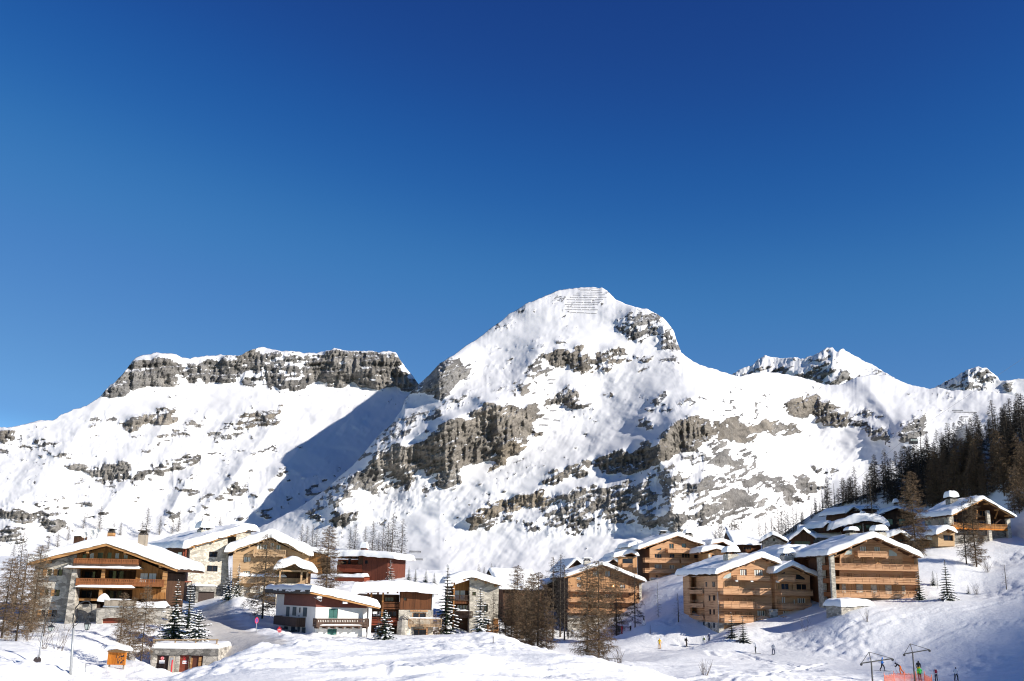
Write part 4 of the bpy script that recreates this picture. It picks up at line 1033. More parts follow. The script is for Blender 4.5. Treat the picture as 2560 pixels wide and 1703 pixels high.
A.wall([(839, 434), (1275, 325), (2140, 695), (2140, 1110), (839, 1110)], 'honey_wood', 0, .3, holes=[(845, 668, 1195, 905), (1245, 668, 1690, 905), (810, 962, 1160, 1095), (1200, 962, 1645, 1110)], hd=2.0)
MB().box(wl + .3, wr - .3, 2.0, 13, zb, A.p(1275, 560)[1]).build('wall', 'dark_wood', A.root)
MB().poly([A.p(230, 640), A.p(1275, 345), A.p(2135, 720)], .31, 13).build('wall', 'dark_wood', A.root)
A.window((950, 690, 1110, 800), -1.95, 'dark_wood', nx=2); A.window((1310, 680, 1520, 905), -1.95, 'dark_wood', nx=2); A.window((905, 975, 1060, 1095), -1.95, 'dark_wood', nx=2); A.window((1290, 975, 1500, 1105), -1.95, 'dark_wood', nx=3)
for r in ((912, 420, 990, 525), (1022, 410, 1098, 525), (1135, 405, 1232, 525), (1282, 405, 1360, 525), (1395, 415, 1470, 525), (1520, 440, 1600, 525)): A.window(r, .004, 'honey_wood', nx=1, fw=.14, curtain=.3 if r[0] in (1022, 1395, 1520) else None)
A.window((1770, 716, 2005, 890), .004, 'honey_wood', nx=2, curtain=.4)
A.balcony((800, 503, 1730, 600), 1.7, mat='rail_brown', style='half', slab=.45, mat_slab='dark_rail', beams=0)
A.snowline((645, 608, 1760, 662), 2.0, 2.0, .35)
x0, x1, z0, z1 = A.rect((645, 640, 1760, 668), 2.0); MB().box(x0, x1, -2.0, -.004, z0, z1 - .08).build('deck', 'honey_beam', A.root)
A.balcony((835, 797, 2110, 890), 1.5, mat='rail_brown', style='half', slab=.32, mat_slab='rail_brown')
A.snowline((815, 898, 1685, 945), 1.75, .6, .3)
x0, x1, z0, z1 = A.rect((815, 930, 2110, 958), 1.75); MB().box(x0, x1, -1.7, -.004, z0, z1 - .06).build('deck', 'honey_beam', A.root)
for r in ((1203, 668, 1238, 800), (1165, 955, 1196, 1100), (2105, 700, 2140, 1010)):
    x0, x1, z0, z1 = A.rect(r, 1.4); MB().box(x0, x1, -1.35, -1.1, z0, z1).build('post', 'honey_beam', A.root)
x0, x1, z0, z1 = A.rect((790, 1098, 1165, 1132)); MB().box(x0, x1, -.12, -.004, z0, z1).build('beam', 'honey_beam', A.root)
# battered pier
t0 = A.p(770, 660, 1.3); t1 = A.p(842, 660, 1.3); b0 = A.p(655, 1420, 2.0); b1 = A.p(790, 1420, 2.0)
pm = MB(); pm.add([(t0[0], -1.3, t0[1]), (t1[0], -1.3, t1[1]), (t1[0], .1, t1[1]), (t0[0], .1, t0[1]), (b0[0], -2.0, b0[1] - 2), (b1[0], -2.0, b1[1] - 2), (b1[0], .1, b1[1] - 2), (b0[0], .1, b0[1] - 2)],
    [(0, 1, 2, 3), (4, 5, 1, 0), (5, 6, 2, 1), (7, 4, 0, 3), (6, 7, 3, 2)]); pm.build('pier', 'stone_wall', A.root)
# terrace block with garage arch
pts = [A.p(1130, 1238, 3.2), A.p(2160, 1250, 3.2), A.p(2140, 1640, 3.2), A.p(1110, 1640, 3.2)]
arch = [A.p(x, y, 3.2) for x, y in ((1195, 1600), (1208, 1400), (1290, 1386), (1400, 1382), (1500, 1388), (1585, 1402), (1575, 1600))]
mb = MB(); panel_mesh(mb, pts, [arch], -3.2, 3.0, .5); mb.add([(pts[0][0], -3.2, pts[0][1]), (pts[1][0], -3.2, pts[1][1]), (pts[1][0], -.2, pts[1][1]), (pts[0][0], -.2, pts[0][1])], [(0, 1, 2, 3)]); mb.build('terrace', 'stone_wall', A.root)
MB().poly([(a + (.2 if a < arch[3][0] else -.2) * 0, b + .1) for a, b in arch], -2.72, -2.6).build('garage_door', 'door_red', A.root)
A.snowline((1225, 1180, 2150, 1240), 3.1, 2.8, .75)
x0, x1, z0, z1 = A.rect((1245, 1112, 1700, 1190), 3.3); MB().box(x0, x1, -3.25, -3.1, z1 - .32, z1 - .1).box(x0, x1, -3.25, -3.1, z0 + .25, z1 - .75).build('railing', 'weathered_wood', A.root); A.snowline((1245, 1108, 1640, 1120), 3.3, .25, .12)
x0, x1, z0, z1 = A.rect((1155, 1010, 1280, 1120), 3.2); snow_cap([(x0, z0), ((x0 + x1) / 2, z0 + .02), (x1, z0)], -3.2, -1.9, z1 - z0, .7, .05, 3).build('snow_heap', 'roof_snow', A.root, True)
# dark entry
x0, x1, z0, z1 = A.rect((790, 1182, 1112, 1640)); MB().box(x0, x1, .5, .6, z0, z1).build('entry', 'door_dark', A.root)
A.window((862, 1262, 935, 1390), -.45, 'dark_metal', 'pale_glass', nx=1); A.window((940, 1295, 1010, 1390), -.45, 'dark_metal', 'pale_glass', nx=1)
A.roof([(95, 610), (1275, 318), (2315, 700)], 1.8, 14.5, .5, 'honey_beam', .8, .5, .15, seed=2, rafters=3.5)
A.chimney((1745, 160, 1832, 420), -4, 1.2, 'weathered_wood', True, 0); A.chimney((1290, 130, 1352, 300), -9, 1.2, 'honey_beam', True, .25); A.chimney((800, 165, 905, 330), -6, 2.0, 'dark_wood', False, .7)
for (cx, cy, r, w) in ((1135, 103, 38, -3), (1048, 138, 50, -2.5), (950, 160, 46, -3.5)):
    c = A.p(cx, cy, w); rr = r * .1697 / F_PX * 133; mb = MB(); n = 20
    vs = [(c[0], -w + .18, c[1])] + [(c[0] + rr * q * math.cos(2 * math.pi * k / n), -w + .18 - .18 * q * q, c[1] + rr * q * math.sin(2 * math.pi * k / n)) for q in (.4, .75, 1) for k in range(n)]
    fs = [(0, 1 + (k + 1) % n, 1 + k) for k in range(n)] + [(1 + a * n + k, 1 + a * n + (k + 1) % n, 1 + (a + 1) * n + (k + 1) % n, 1 + (a + 1) * n + k) for a in (0, 1) for k in range(n)]
    mb.add(vs, fs); d = mb.build('satellite_dish', 'dish_white', A.root, True)
    MB().bar((c[0], -w + .2, c[1]), (c[0], -w + .3, c[1] - 2.2), .08).bar((c[0], -w, c[1] - rr), (c[0], -w - .5, c[1] - .1), .04).build('mast', 'grey_metal', d)

# --- B: stone block behind with dark timber side
zB_ = (370, 1290, .18243)
B = Bld('stone_chalet', 'tall chalet with pale stone gable wall and dark timber side, behind the big left chalet', 'chalet', zB_, (585, 700), 172, 40)
B.wall([(582, 430), (1090, 285), (1110, 960), (535, 960)], 'stone_light', 0, .5, holes=[(838, 488, 950, 565), (810, 678, 950, 765)], hd=.35)
B.window((838, 488, 950, 565), -.3, 'dark_wood', nx=2); B.window((810, 678, 950, 765), -.3, 'dark_wood', nx=2)
bx1 = B.p(1110, 700)[0]; bz0 = B.p(800, 1230)[1]; ys, zs_ = B.s(90, 480, 0)
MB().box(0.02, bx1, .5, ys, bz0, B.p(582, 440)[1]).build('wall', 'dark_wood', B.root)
MB().box(0.0, bx1, 0.02, .48, bz0, B.p(582, 958)[1]).build('wall', 'stone_dark', B.root)
for (a, c, d, e) in ((110, 490, 150, 560), (250, 500, 300, 560), (420, 500, 460, 580), (400, 690, 440, 760)):
    y1, z1 = B.s(a, c, 0); y0, z0 = B.s(d, e, 0)
    if y1 < y0: y0, y1 = y1, y0
    MB().box(-.08, -.0, y0, y1, min(z0, z1), max(z0, z1)).build('window', 'pale_glass', B.root)
yb_, zz1 = B.s(490, 560, -.9); ya_, zz0 = B.s(545, 665, -.9)
MB().box(-1.3, -.02, min(ya_, yb_), max(ya_, yb_), zz0, zz0 + .2).box(-1.3, -1.22, min(ya_, yb_), max(ya_, yb_), zz0 + .2, max(zz0 + 1, zz1)).build('balcony', 'red_rail', B.root)
MB().box(-1.3, -.02, min(ya_, yb_), max(ya_, yb_), zz0 - 2.9, zz0 - 2.7).box(-1.3, -1.22, min(ya_, yb_), max(ya_, yb_), zz0 - 2.7, zz0 - 1.75).build('balcony', 'red_rail', B.root)
for yy in (-.3, .6): MB().box(-1.28, -1.08, yy, yy + .2, bz0 + 3, B.p(582, 440)[1]).build('post', 'red_rail', B.root)
B.roof([(505, 452), (1045, 300), (1360, 212)], 1.0, max(ys, 6) + 1.0, .4, 'honey_beam', 1.0, .7, .6, seed=3, rafters=3)
B.chimney((735, 190, 870, 300), -6, 2.0, 'stone_light', True, .9)
# upper block
x0, z0 = B.p(1205, 420, -5); x1, z1 = B.p(1420, 205, -5)
MB().box(x0, x1, 5.2, 10, z0, z1).build('upper_wall', 'stone_light', B.root)
B.roof([(1060, 262), (1330, 190), (1485, 212)], -4.4, 11, .3, 'honey_beam', 1.0, .7, .5, seed=4, name='upper_roof')
# garage below
x0, x1, z0, z1 = B.rect((660, 960, 905, 1270), 3); MB().box(x0, x1, -3, 0, z0 - 1.5, z1 - 2.6).box(x0, x0 + .5, -3, 0, z1 - 2.6, z1).box(x0, x1, -3, -.1, z1 - .9, z1).build('garage', 'stone_dark', B.root)
MB().box(x0 + .5, x1, -2.6, -.3, z0, z1 - .9).build('garage_door', 'door_dark', B.root)
snow_bar(x0 - .2, x1 + .2, -3.2, -.2, z1, .35).build('snow_ledge', 'roof_snow', B.root, True)

# --- C: pale wood chalet with porch
Cc = Bld('pale_wood_chalet', 'pale timber chalet with gabled side porch and wide snowy roof, behind the tall bare larch', 'chalet', zB_, (1680, 600), 176, 14)
Cc.wall([(1165, 500), (1685, 330), (2200, 560), (2200, 980), (1150, 980)], 'pale_wood', 0, .35, holes=[(1312, 558, 1408, 640), (1300, 752, 1400, 842), (1490, 385, 1640, 470), (1672, 365, 1730, 470), (1755, 395, 1820, 470)], hd=.3)
Cc.window((1312, 558, 1408, 640), -.22, 'pale_wood', nx=2, curtain=.3); Cc.window((1300, 752, 1400, 842), -.22, 'pale_wood', nx=2, curtain=.3)
for r in ((1490, 385, 1640, 470), (1672, 365, 1730, 470), (1755, 395, 1820, 470)): Cc.window(r, -.22, 'pale_wood', nx=2 if r[0] < 1600 else 1, curtain=.3)
cx0 = Cc.p(1165, 700)[0]; cx1 = Cc.p(2200, 700)[0]; cz0 = Cc.p(1500, 1420)[1]
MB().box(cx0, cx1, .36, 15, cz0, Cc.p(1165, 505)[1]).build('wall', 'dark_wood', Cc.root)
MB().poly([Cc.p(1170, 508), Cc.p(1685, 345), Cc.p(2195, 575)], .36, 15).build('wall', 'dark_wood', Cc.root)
Cc.wall([(1150, 981), (2200, 981), (2200, 1420), (1140, 1420)], 'stone_light', .1, .4, holes=[(1420, 1190, 1560, 1320), (1665, 1180, 1755, 1310)], hd=.4, name='base_wall')
MB().box(*Cc.rect((1420, 1190, 1560, 1320), .1)[:2], .2, .28, *Cc.rect((1420, 1190, 1560, 1320), .1)[2:]).build('door', 'door_red', Cc.root)
MB().box(*Cc.rect((1665, 1180, 1755, 1310), .1)[:2], .2, .28, *Cc.rect((1665, 1180, 1755, 1310), .1)[2:]).build('door', 'larch_wood_board', Cc.root)
Cc.balcony((1452, 455, 1880, 538), 1.3, mat='pale_board', style='baluster', slab=.25, beams=4)
Cc.balcony((1240, 838, 2150, 915), 1.6, mat='pale_board', style='solid', slab=.3); Cc.snowline((1240, 790, 1900, 840), 1.7, .7, .55)
Cc.snowline((1420, 950, 1780, 1000), 1.0, 1.0, .6); Cc.snowline((1440, 1060, 1790, 1110), .8, .8, .6)
x0, x1, z0, z1 = Cc.rect((1400, 1000, 1790, 1060), 1.0); MB().box(x0, x1, -1.0, .05, z0, z1).build('terrace', 'stone_light', Cc.root)
Cc.roof([(1095, 512), (1682, 298), (2215, 558)], 1.3, 16.5, .42, 'pale_wood', 1.25, .8, .55, seed=6, rafters=2.4)
x0, z0 = Cc.p(1640, 250, -7); snow_cap([(x0, z0 - 1.5), (x0 + 2, z0 - 1.5), (x0 + 5, z0 - 2)], 5, 8, 1.4, .9, .2, 8).build('snow_heap', 'roof_snow', Cc.root, True)
# porch
PW = 4.0
Cc.roof([(1765, 745), (1998, 662), (2272, 778)], PW + .8, -.1 - 0, .3, 'pale_wood', 1.1, .8, .5, seed=7, name='porch_roof')
for xx in (1810, 2105, 2185):
    q = Cc.p(xx, 800, PW)[0]; zt_ = Cc.p(xx, 745, PW)[1]; MB().box(q - .15, q + .15, -PW, -PW + .3, Cc.p(xx, 920, PW)[1], zt_).build('post', 'pale_wood', Cc.root)
q0 = Cc.p(1800, 760, PW); q1 = Cc.p(2230, 760, PW); MB().box(q0[0], q1[0], -PW, -PW + .25, q0[1], q0[1] + .25).build('beam', 'pale_wood', Cc.root)
MB().box(q0[0] + .3, q1[0] + .2, -1.4, -.3, Cc.p(1800, 920, PW)[1], q0[1] - .2).build('wall', 'dark_wood', Cc.root)
MB().box(q0[0] - .3, q1[0] + .6, -PW - .2, -.4, cz0, Cc.p(1800, 925, PW)[1]).build('terrace', 'stone_light', Cc.root)

# --- D: dark red chalet up the slope
zD_ = (650, 1300, .25707)
Dd = Bld('red_chalet', 'dark red timber chalet with red balcony and flat snowy roof, among tall larches', 'chalet', zD_, (1000, 450), 212, -14)
Dd.wall([(1002, 352), (1240, 372), (1240, 640), (1002, 640)], 'red_wood', 0, .3, holes=[(1020, 390, 1050, 428)], hd=.25)
Dd.window((1020, 390, 1050, 428), -.2, 'dark_wood', nx=1)
dx0 = Dd.p(755, 450, -1.6)[0]; dx1 = Dd.p(1240, 450)[0]; dz0 = Dd.p(1000, 640)[1]; dzt = Dd.p(1000, 356)[1]
Dd.core(dx0, -.02, 1.6, 11, dz0, dzt - .6, 'red_rail'); Dd.core(.02, dx1 - .02, .31, 11, dz0, dzt - .3, 'red_wood')
Dd.balcony((752, 432, 992, 492), 0, 0, 'red_rail', 'solid', .3, y_in=1.58)
Dd.window((800, 395, 840, 435), -1.58, 'dark_wood', nx=1); Dd.window((955, 375, 995, 440), -1.58, 'dark_wood', nx=1); Dd.window((860, 380, 880, 435), -1.58, 'dark_wood', nx=1)
MB().box(*Dd.rect((960, 345, 1000, 500))[:2], .0, .35, *Dd.rect((960, 345, 1000, 500))[2:]).build('post', 'dark_wood', Dd.root)
Dd.roof([(670, 360), (1000, 350), (1295, 378)], .9, 12, .22, 'brown_wood', 1.0, .6, .3, seed=9, rafters=1.5)
Dd.chimney((980, 262, 1030, 330), -5, 1.0, 'red_wood', False, 1.0)
x0, x1, z0, z1 = Dd.rect((725, 555, 1012, 590), 3); MB().box(x0, x1, -3, 1.4, z0 - .8, z1).build('annex', 'red_rail', Dd.root); snow_bar(x0, x1, -3.1, 1.2, z1, .75).build('snow', 'roof_snow', Dd.root, True)
# orange wall house piece behind C
Oo = Bld('orange_chalet', 'orange timber house wall under snow between the pale chalet and the red chalet', 'chalet', zD_, (530, 380), 214, -10)
Oo.wall([(480, 315), (590, 330), (590, 520), (470, 520)], 'honey_wood', 0, 6)
Oo.roof([(440, 310), (500, 305), (605, 328)], .8, 7, .25, 'brown_wood', .8, .6, .2, seed=10)

# --- E: white rendered chalet
zE_ = (680, 1440, .12755)
E = Bld('white_chalet', 'white plastered chalet with green shutters and dark brown balconies behind the snow banks', 'chalet', zE_, (850, 800), 131, 30)
sy = lambda x, y: E.s(x, y, 0)
depth = sy(75, 700)[0]
ez0 = E.p(850, 1420)[1]
E.wall([(858, 612), (1850, 634), (1905, 632), (1905, 1420), (838, 1420)], 'white_render', 0, .4, holes=[(1118, 638, 1285, 832), (1088, 1038, 1258, 1300), (1795, 636, 1905, 1420)], hd=.3)
ex1 = E.p(1905, 900)[0]
E.wall([(865, 380), (1880, 600), (1850, 632), (858, 610)], 'brown_panel', .004, .4, name='panelling')
MB().box(E.p(1795, 800)[0], ex1 + .1, 1.2, 1.5, ez0, E.p(1850, 612)[1]).build('niche', 'white_render', E.root)
# left side wall with openings
side = MB()
def side_rect(r, u=0): 
    (y1, z1) = E.s(r[0], r[1], u); (y0, z0) = E.s(r[2], r[3], u); return min(y0, y1), max(y0, y1), min(z0, z1), max(z0, z1)
zband = E.s(850, 608, 0)[1]; ztopw = E.s(850, 335, 0)[1]
side.box(0, .38, .402, depth, ez0, zband); side.build('side_wall', 'white_render', E.root)
yb0 = E.s(235, 500, 0)[0]
MB().box(.002, .38, .402, yb0, zband + .003, ztopw + .6).build('panelling', 'brown_panel', E.root)
MB().box(-.02, .38, yb0 + .003, depth, zband + .003, ztopw + .6).build('side_wall', 'white_render', E.root)
MB().box(.5, ex1 - .6, 1.5, depth - .1, ez0, E.p(1880, 640)[1]).build('wall', 'white_render', E.root)
for r in ((290, 600, 335, 795), (415, 605, 470, 780), (620, 617, 680, 800), (250, 985, 305, 1150), (385, 990, 442, 1150), (510, 995, 540, 1160), (595, 1005, 650, 1190)):
    y0, y1, z0, z1 = side_rect(r); MB().box(-.06, -.003, y0, y1, z0, z1).build('shutter', 'blue_shutter', E.root)
for r in ((540, 620, 555, 720), (525, 770, 538, 795), (460, 1050, 490, 1105)):
    y0, y1, z0, z1 = side_rect(r); MB().box(-.05, -.003, y0, y1, z0, z1).build('vent', 'dark_metal', E.root)
y0, y1, z0, z1 = side_rect((52, 775, 490, 968), -1.1)
sb = MB().box(-1.2, -.003, y0, y1, z0 - .2, z0); o_ = sb.build('balcony', 'dark_rail', E.root)
MB().box(-1.2, -1.12, y0, y1, z0 + .002, z1).box(-1.118, -.01, y0, y0 + .08, z0 + .002, z1).box(-1.118, -.01, y1 - .08, y1, z0 + .002, z1).build('railing', 'dark_rail', o_)
snow_bar(-1.0, -.2, y0 + .2, y1 - .2, z0 + .01, .2).build('snow_ledge', 'roof_snow', o_, True)
E.shutter((1115, 636, 1287, 834), -.15, 'green_shutter'); E.shutter((1085, 1036, 1260, 1300), -.15, 'green_shutter')
E.balcony((882, 834, 1895, 962), 1.3, mat='dark_rail', style='cutout', slab=.22, beams=7)
E.snowline((940, 950, 1760, 970), 1.42, .2, .12)
pw_ = E.p(1900, 640, 1.3)[0]; MB().box(pw_, pw_ + .42, -1.3, -.9, ez0, E.p(1920, 618, 1.3)[1]).build('pillar', 'white_render', E.root)
# mono-pitch roof with its high edge on the left
P0 = E.p(755, 338, 1.6); P1 = E.p(2110, 640, 1.6)
E.roof_l([P0, P1], -1.6, depth + 1.0, .36, 'honey_beam', .75, .45, .12, 'brown_wood', seed=11)
MB().box(P0[0] - .12, P0[0] - .004, -1.5, depth + 1.0, P0[1] - .1, P0[1] + .38).build('side_fascia', 'roof_edge', E.root)
for r, ww in (((880, 400, 965, 440), 1.2), ((1380, 505, 1465, 545), 1.2), ((1970, 700, 2035, 740), .6)):
    x0, x1, z0, z1 = E.rect(r, ww); MB().box(x0, x1, -ww - .25, -ww + .1, z0, z1).build('floodlight', 'white_plastic', E.root)
a = E.p(820, 415, .9); b_ = E.p(960, 500, .9); MB().bar((a[0], -.9, a[1]), (b_[0], -.9, b_[1]), .06).bar((b_[0], -.9, b_[1]), (b_[0] + .1, -.9, b_[1] + .5), .06).build('aerial', 'grey_metal', E.root)
x0, x1, z0, z1 = E.rect((1720, 1240, 2100, 1420), 1.6); MB().box(x0, x1, -1.8, 1.0, z0, z1).build('doorstep', 'stone_dark', E.root); snow_bar(x0, x1 + .4, -1.9, .8, z1, .16).build('snow_ledge', 'roof_snow', E.root, True)

# --- F: timber over stone chalet
zF_ = (860, 1430, .17819)
Ff = Bld('timber_chalet', 'dark board and pale stone chalet under a thick snow slab, right of the white house', 'chalet', zF_, (1000, 500), 152, 6)
Ff.wall([(782, 262), (1250, 310), (1245, 530), (780, 530)], 'brown_wood', .06, .4, holes=[(832, 352, 880, 408)], hd=.2)
Ff.wall([(770, 530), (1250, 530), (1250, 960), (760, 960)], 'stone_light', 0, .4, holes=[(960, 570, 1148, 655), (935, 795, 1160, 960)], hd=.3)
Ff.window((832, 352, 880, 408), -.1, 'brown_wood', nx=1); Ff.window((958, 568, 1150, 657), -.2, 'larch_wood_board', nx=2, fw=.14); Ff.window((935, 795, 1160, 960), -.2, 'larch_wood_board', nx=2, fw=.14)
x0, x1, z0, z1 = Ff.rect((930, 535, 1175, 560), .1); MB().box(x0, x1, -.12, -.01, z0, z1).build('lintel', 'larch_wood_board', Ff.root)
fx0 = Ff.p(180, 500, -2)[0]; fx1 = Ff.p(1250, 500)[0]; fz0 = Ff.p(800, 960)[1]; fzt = Ff.p(800, 275)[1]
Ff.core(fx0, -.02 + Ff.p(775, 500)[0], 2.4, 12, fz0, fzt - .5, 'dark_wood'); Ff.core(Ff.p(775, 500)[0], fx1, .41, 12, fz0, fzt - .4, 'brown_wood')
Ff.window((570, 350, 700, 420), -2.38, 'brown_wood', nx=3); Ff.window((620, 545, 740, 630), -2.38, 'brown_wood', nx=2); Ff.window((400, 545, 560, 630), -2.38, 'brown_wood', nx=2, curtain=.3)
Ff.balcony((545, 422, 772, 505), 0, -.4, 'brown_wood', 'rails', .2, y_in=2.38); Ff.balcony((380, 640, 768, 735), 0, -.3, 'red_rail', 'rails', .2, y_in=2.38)
for xx in (545, 380):
    q = Ff.p(xx, 400, -.4); MB().box(q[0] - .13, q[0] + .13, .4, .66, fz0, fzt - .2).build('post', 'honey_wood', Ff.root)
Ff.balcony((908, 655, 1365, 752), 1.7, mat='pale_board', style='baluster', slab=.22, beams=3)
for xx in (915, 1165):
    q = Ff.p(xx, 800, 1.6); MB().box(q[0] - .12, q[0] + .12, -1.6, -1.36, fz0, Ff.p(xx, 775, 1.6)[1]).build('post', 'larch_wood_board', Ff.root)
Ff.snowline((905, 636, 1362, 656), 1.75, .3, .14)
Ff.roof([(130, 305), (820, 258), (1298, 312)], .9, 13, .2, 'brown_wood', 1.15, .55, .3, seed=13, rafters=1.3)
x0, x1, z0, z1 = Ff.rect((1238, 310, 1252, 530), .12); MB().box(x0, x1, -.16, -.06, z0, z1).build('downpipe', 'white_plastic', Ff.root)
q = Ff.p(860, 780, .6); mb = MB(); mb.tube([(q[0], -.6, fz0), (q[0], -.6, q[1] + .8), (q[0], .1, q[1] + 1.4)], [1.3, 1.2, .6], 14); mb.build('stair_turret', 'stone_light', Ff.root)

# --- G: stone gable chalet
Gg = Bld('gabled_stone_chalet', 'pale rubble stone chalet with timber bay and dish on its roof, beside the snowy spruces', 'chalet', zF_, (1950, 400), 166, 8)
Gg.wall([(1765, 68), (2172, 188), (2160, 740), (1758, 740)], 'stone_light', 0, .5, holes=[(1800, 280, 1850, 332), (1958, 452, 2018, 560), (1955, 660, 2035, 740)], hd=.3)
Gg.window((1800, 280, 1850, 332), -.22, 'dark_wood', nx=1); Gg.window((1958, 452, 2018, 560), -.22, 'dark_wood', nx=1); Gg.window((1955, 660, 2035, 740), -.22, 'dark_wood', nx=1)
gx0 = Gg.p(1480, 400, -1.5)[0]; gx1 = Gg.p(2165, 400)[0]; gz0 = Gg.p(1900, 1000)[1]; gzt = Gg.p(1785, 60)[1]
Gg.core(gx0, Gg.p(1760, 400)[0] - .01, 1.8, 11, gz0, Gg.p(1520, 200)[1], 'dark_wood'); Gg.core(Gg.p(1760, 400)[0], gx1, .51, 11, gz0, Gg.p(2165, 215)[1], 'stone_light')
Gg.wall([(1520, 190), (1760, 110), (1760, 262), (1520, 262)], 'honey_wood', -1.7, .1, name='gable_boards')
Gg.window((1548, 232, 1702, 400), -1.78, 'brown_wood', nx=2, curtain=.42); Gg.window((1578, 458, 1742, 545), -1.78, 'brown_wood', nx=2, curtain=.3)
Gg.balcony((1500, 322, 1758, 392), 0, -.2, 'dark_rail', 'baluster', .15, y_in=1.78); x0, x1, z0, z1 = Gg.rect((1560, 400, 1758, 448), -.3); MB().box(x0, x1, .3, .55, z0, z1 - .15).build('beam', 'brown_wood', Gg.root)
Gg.balcony((1560, 548, 1800, 625), 1.0, -.2, 'dark_rail', 'baluster', .2, y_in=1.78); Gg.snowline((1580, 528, 1745, 548), .9, .4, .2)
q = Gg.p(1545, 300, -.2); MB().box(q[0] - .12, q[0] + .12, .2, .45, gz0, Gg.p(1545, 150, -.2)[1]).build('post', 'honey_wood', Gg.root)
Gg.wall([(1758, 741), (2160, 741), (2160, 1000), (1758, 1000)], 'stone_light', .0, .5, name='base_wall')
Gg.balcony((2020, 738, 2165, 832), 1.2, mat='honey_wood', style='baluster', slab=.2); x0, x1, z0, z1 = Gg.rect((2095, 655, 2165, 735), .02); MB().box(x0, x1, -.1, -.01, z0, z1).build('door', 'honey_wood', Gg.root)
Gg.roof([(1440, 158), (1785, 68), (2205, 200)], 1.2, 12, .22, 'honey_beam', .95, .6, .2, seed=15, rafters=1.6)
c = Gg.p(1465 + 560, -25, -6)
c2 = Gg.p(1440, -35, -6)
for (cx, cy, w) in ((1400, -68, -4),):
    c = Gg.p(cx + 60, cy, w); mb = MB(); mb.disc((c[0], -w, c[1]), (.9, -.5, .3), .45, .06).bar((c[0], -w + .05, c[1]), (c[0], -w + .05, c[1] - 1.6), .08); mb.build('satellite_dish', 'grey_metal', Gg.root)

# --- H: snow roofs and dark houses in the hollow
zH_ = (1230, 1400, .18493)
Hh = Bld('hollow_chalet', 'dark chalet in the hollow with a broad white roof plane, behind the bare brown larches', 'chalet', zH_, (400, 480), 236, 22)
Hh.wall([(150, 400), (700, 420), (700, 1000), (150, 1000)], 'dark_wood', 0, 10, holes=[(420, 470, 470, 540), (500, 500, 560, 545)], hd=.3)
Hh.window((420, 470, 470, 540), -.2, 'larch_wood_light', nx=1); Hh.window((500, 500, 560, 545), -.2, 'larch_wood_light', nx=1)
e0 = Hh.p(100, 400, 1.2); e1 = Hh.p(690, 405, 1.2); rz = e0[1] + 4.3
mb = MB(); vs = [(e0[0], -1.2, e0[1]), (e1[0], -1.2, e1[1]), (e1[0] - .8, 5.5, rz), (e0[0], 5.5, rz), (e0[0], 12, e0[1]), (e1[0], 12, e1[1])]
mb.add([(v[0], v[1], v[2] + dz) for dz in (0, .3) for v in vs], [(0, 1, 2, 3), (3, 2, 5, 4), (9, 8, 7, 6), (10, 11, 8, 9), (0, 6, 7, 1), (1, 7, 8, 2), (2, 8, 11, 5), (4, 10, 9, 3), (3, 9, 6, 0), (5, 11, 10, 4)])
ro = mb.build('roof', 'roof_edge', Hh.root)
# snow following the two roof planes, laid across the slope
def cross_snow(parent, x0, x1, prof, T, seed, R=.6, bulge=.3):
    """snow cap whose roof line runs front to back: build it turned by 90 degrees"""
    m = snow_cap(prof, x0, x1, T, R, bulge, seed); m.v = [(v[1], v[0], v[2]) for v in m.v]; m.f = [f[::-1] for f in m.f]
    return m.build('snow', 'roof_snow', parent, True)
cross_snow(ro, e0[0], e1[0], [(-1.2, e0[1] + .3), (5.5, rz + .3), (12, e0[1] + .3)], .7, 17)
I2 = Bld('dark_gable_chalet', 'dark timber chalet with steep shaded gable peeping over the roof left of the larch-screened chalet', 'chalet', zH_, (1140, 200), 252, 12)
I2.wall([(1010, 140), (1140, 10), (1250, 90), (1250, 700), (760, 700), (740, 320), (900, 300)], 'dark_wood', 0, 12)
I2.roof([(985, 158), (1145, 8), (1262, 90)], 1.0, 13, .35, 'dark_wood', .7, .5, .25, seed=19)
I2.roof([(715, 345), (880, 285), (1010, 300)], 1.0, 9, .3, 'dark_wood', .7, .5, .25, seed=20, name='lower_roof')

# --- I: chalet screened by larches
zI_ = (1390, 1320, .19133)
Ii = Bld('larch_screened_chalet', 'wide brown timber chalet half hidden behind two big bare larches', 'chalet', zI_, (605, 700), 236, 8)
Ii.wall([(160, 640), (605, 492), (1120, 700), (1120, 1140), (160, 1140)], 'larch_wood_board', 0, .4, holes=[(265, 640, 330, 685), (270, 720, 335, 775), (480, 560, 560, 640), (640, 560, 710, 640), (830, 735, 905, 810), (420, 860, 520, 920), (640, 860, 720, 920)], hd=.3)
for r in ((265, 640, 330, 685), (270, 720, 335, 775), (480, 560, 560, 640), (640, 560, 710, 640), (830, 735, 905, 810), (420, 860, 520, 920), (640, 860, 720, 920)): Ii.window(r, -.22, 'larch_wood_board', nx=2, curtain=.25, glass='pale_glass' if r[0] == 265 else 'glass')
ix0 = Ii.p(160, 800)[0]; ix1 = Ii.p(1120, 800)[0]; iz0 = Ii.p(600, 1480)[1]
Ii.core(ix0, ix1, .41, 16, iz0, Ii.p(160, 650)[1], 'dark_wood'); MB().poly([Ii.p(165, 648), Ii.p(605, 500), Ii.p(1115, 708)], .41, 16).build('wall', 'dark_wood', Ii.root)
Ii.wall([(155, 1141), (1125, 1141), (1125, 1480), (150, 1480)], 'stone_wall', .15, .5, name='base_wall')
x0, x1, z0, z1 = Ii.rect((1088, 720, 1125, 1140), .3); MB().box(x0, x1, -.3, 2, z0, z1).build('pillar', 'stone_light', Ii.root)
for y in (775, 915, 1055): Ii.balcony((162, y, 1080, y + 52), 1.5, mat='larch_wood_light', style='board', slab=.3, posts=2.2)
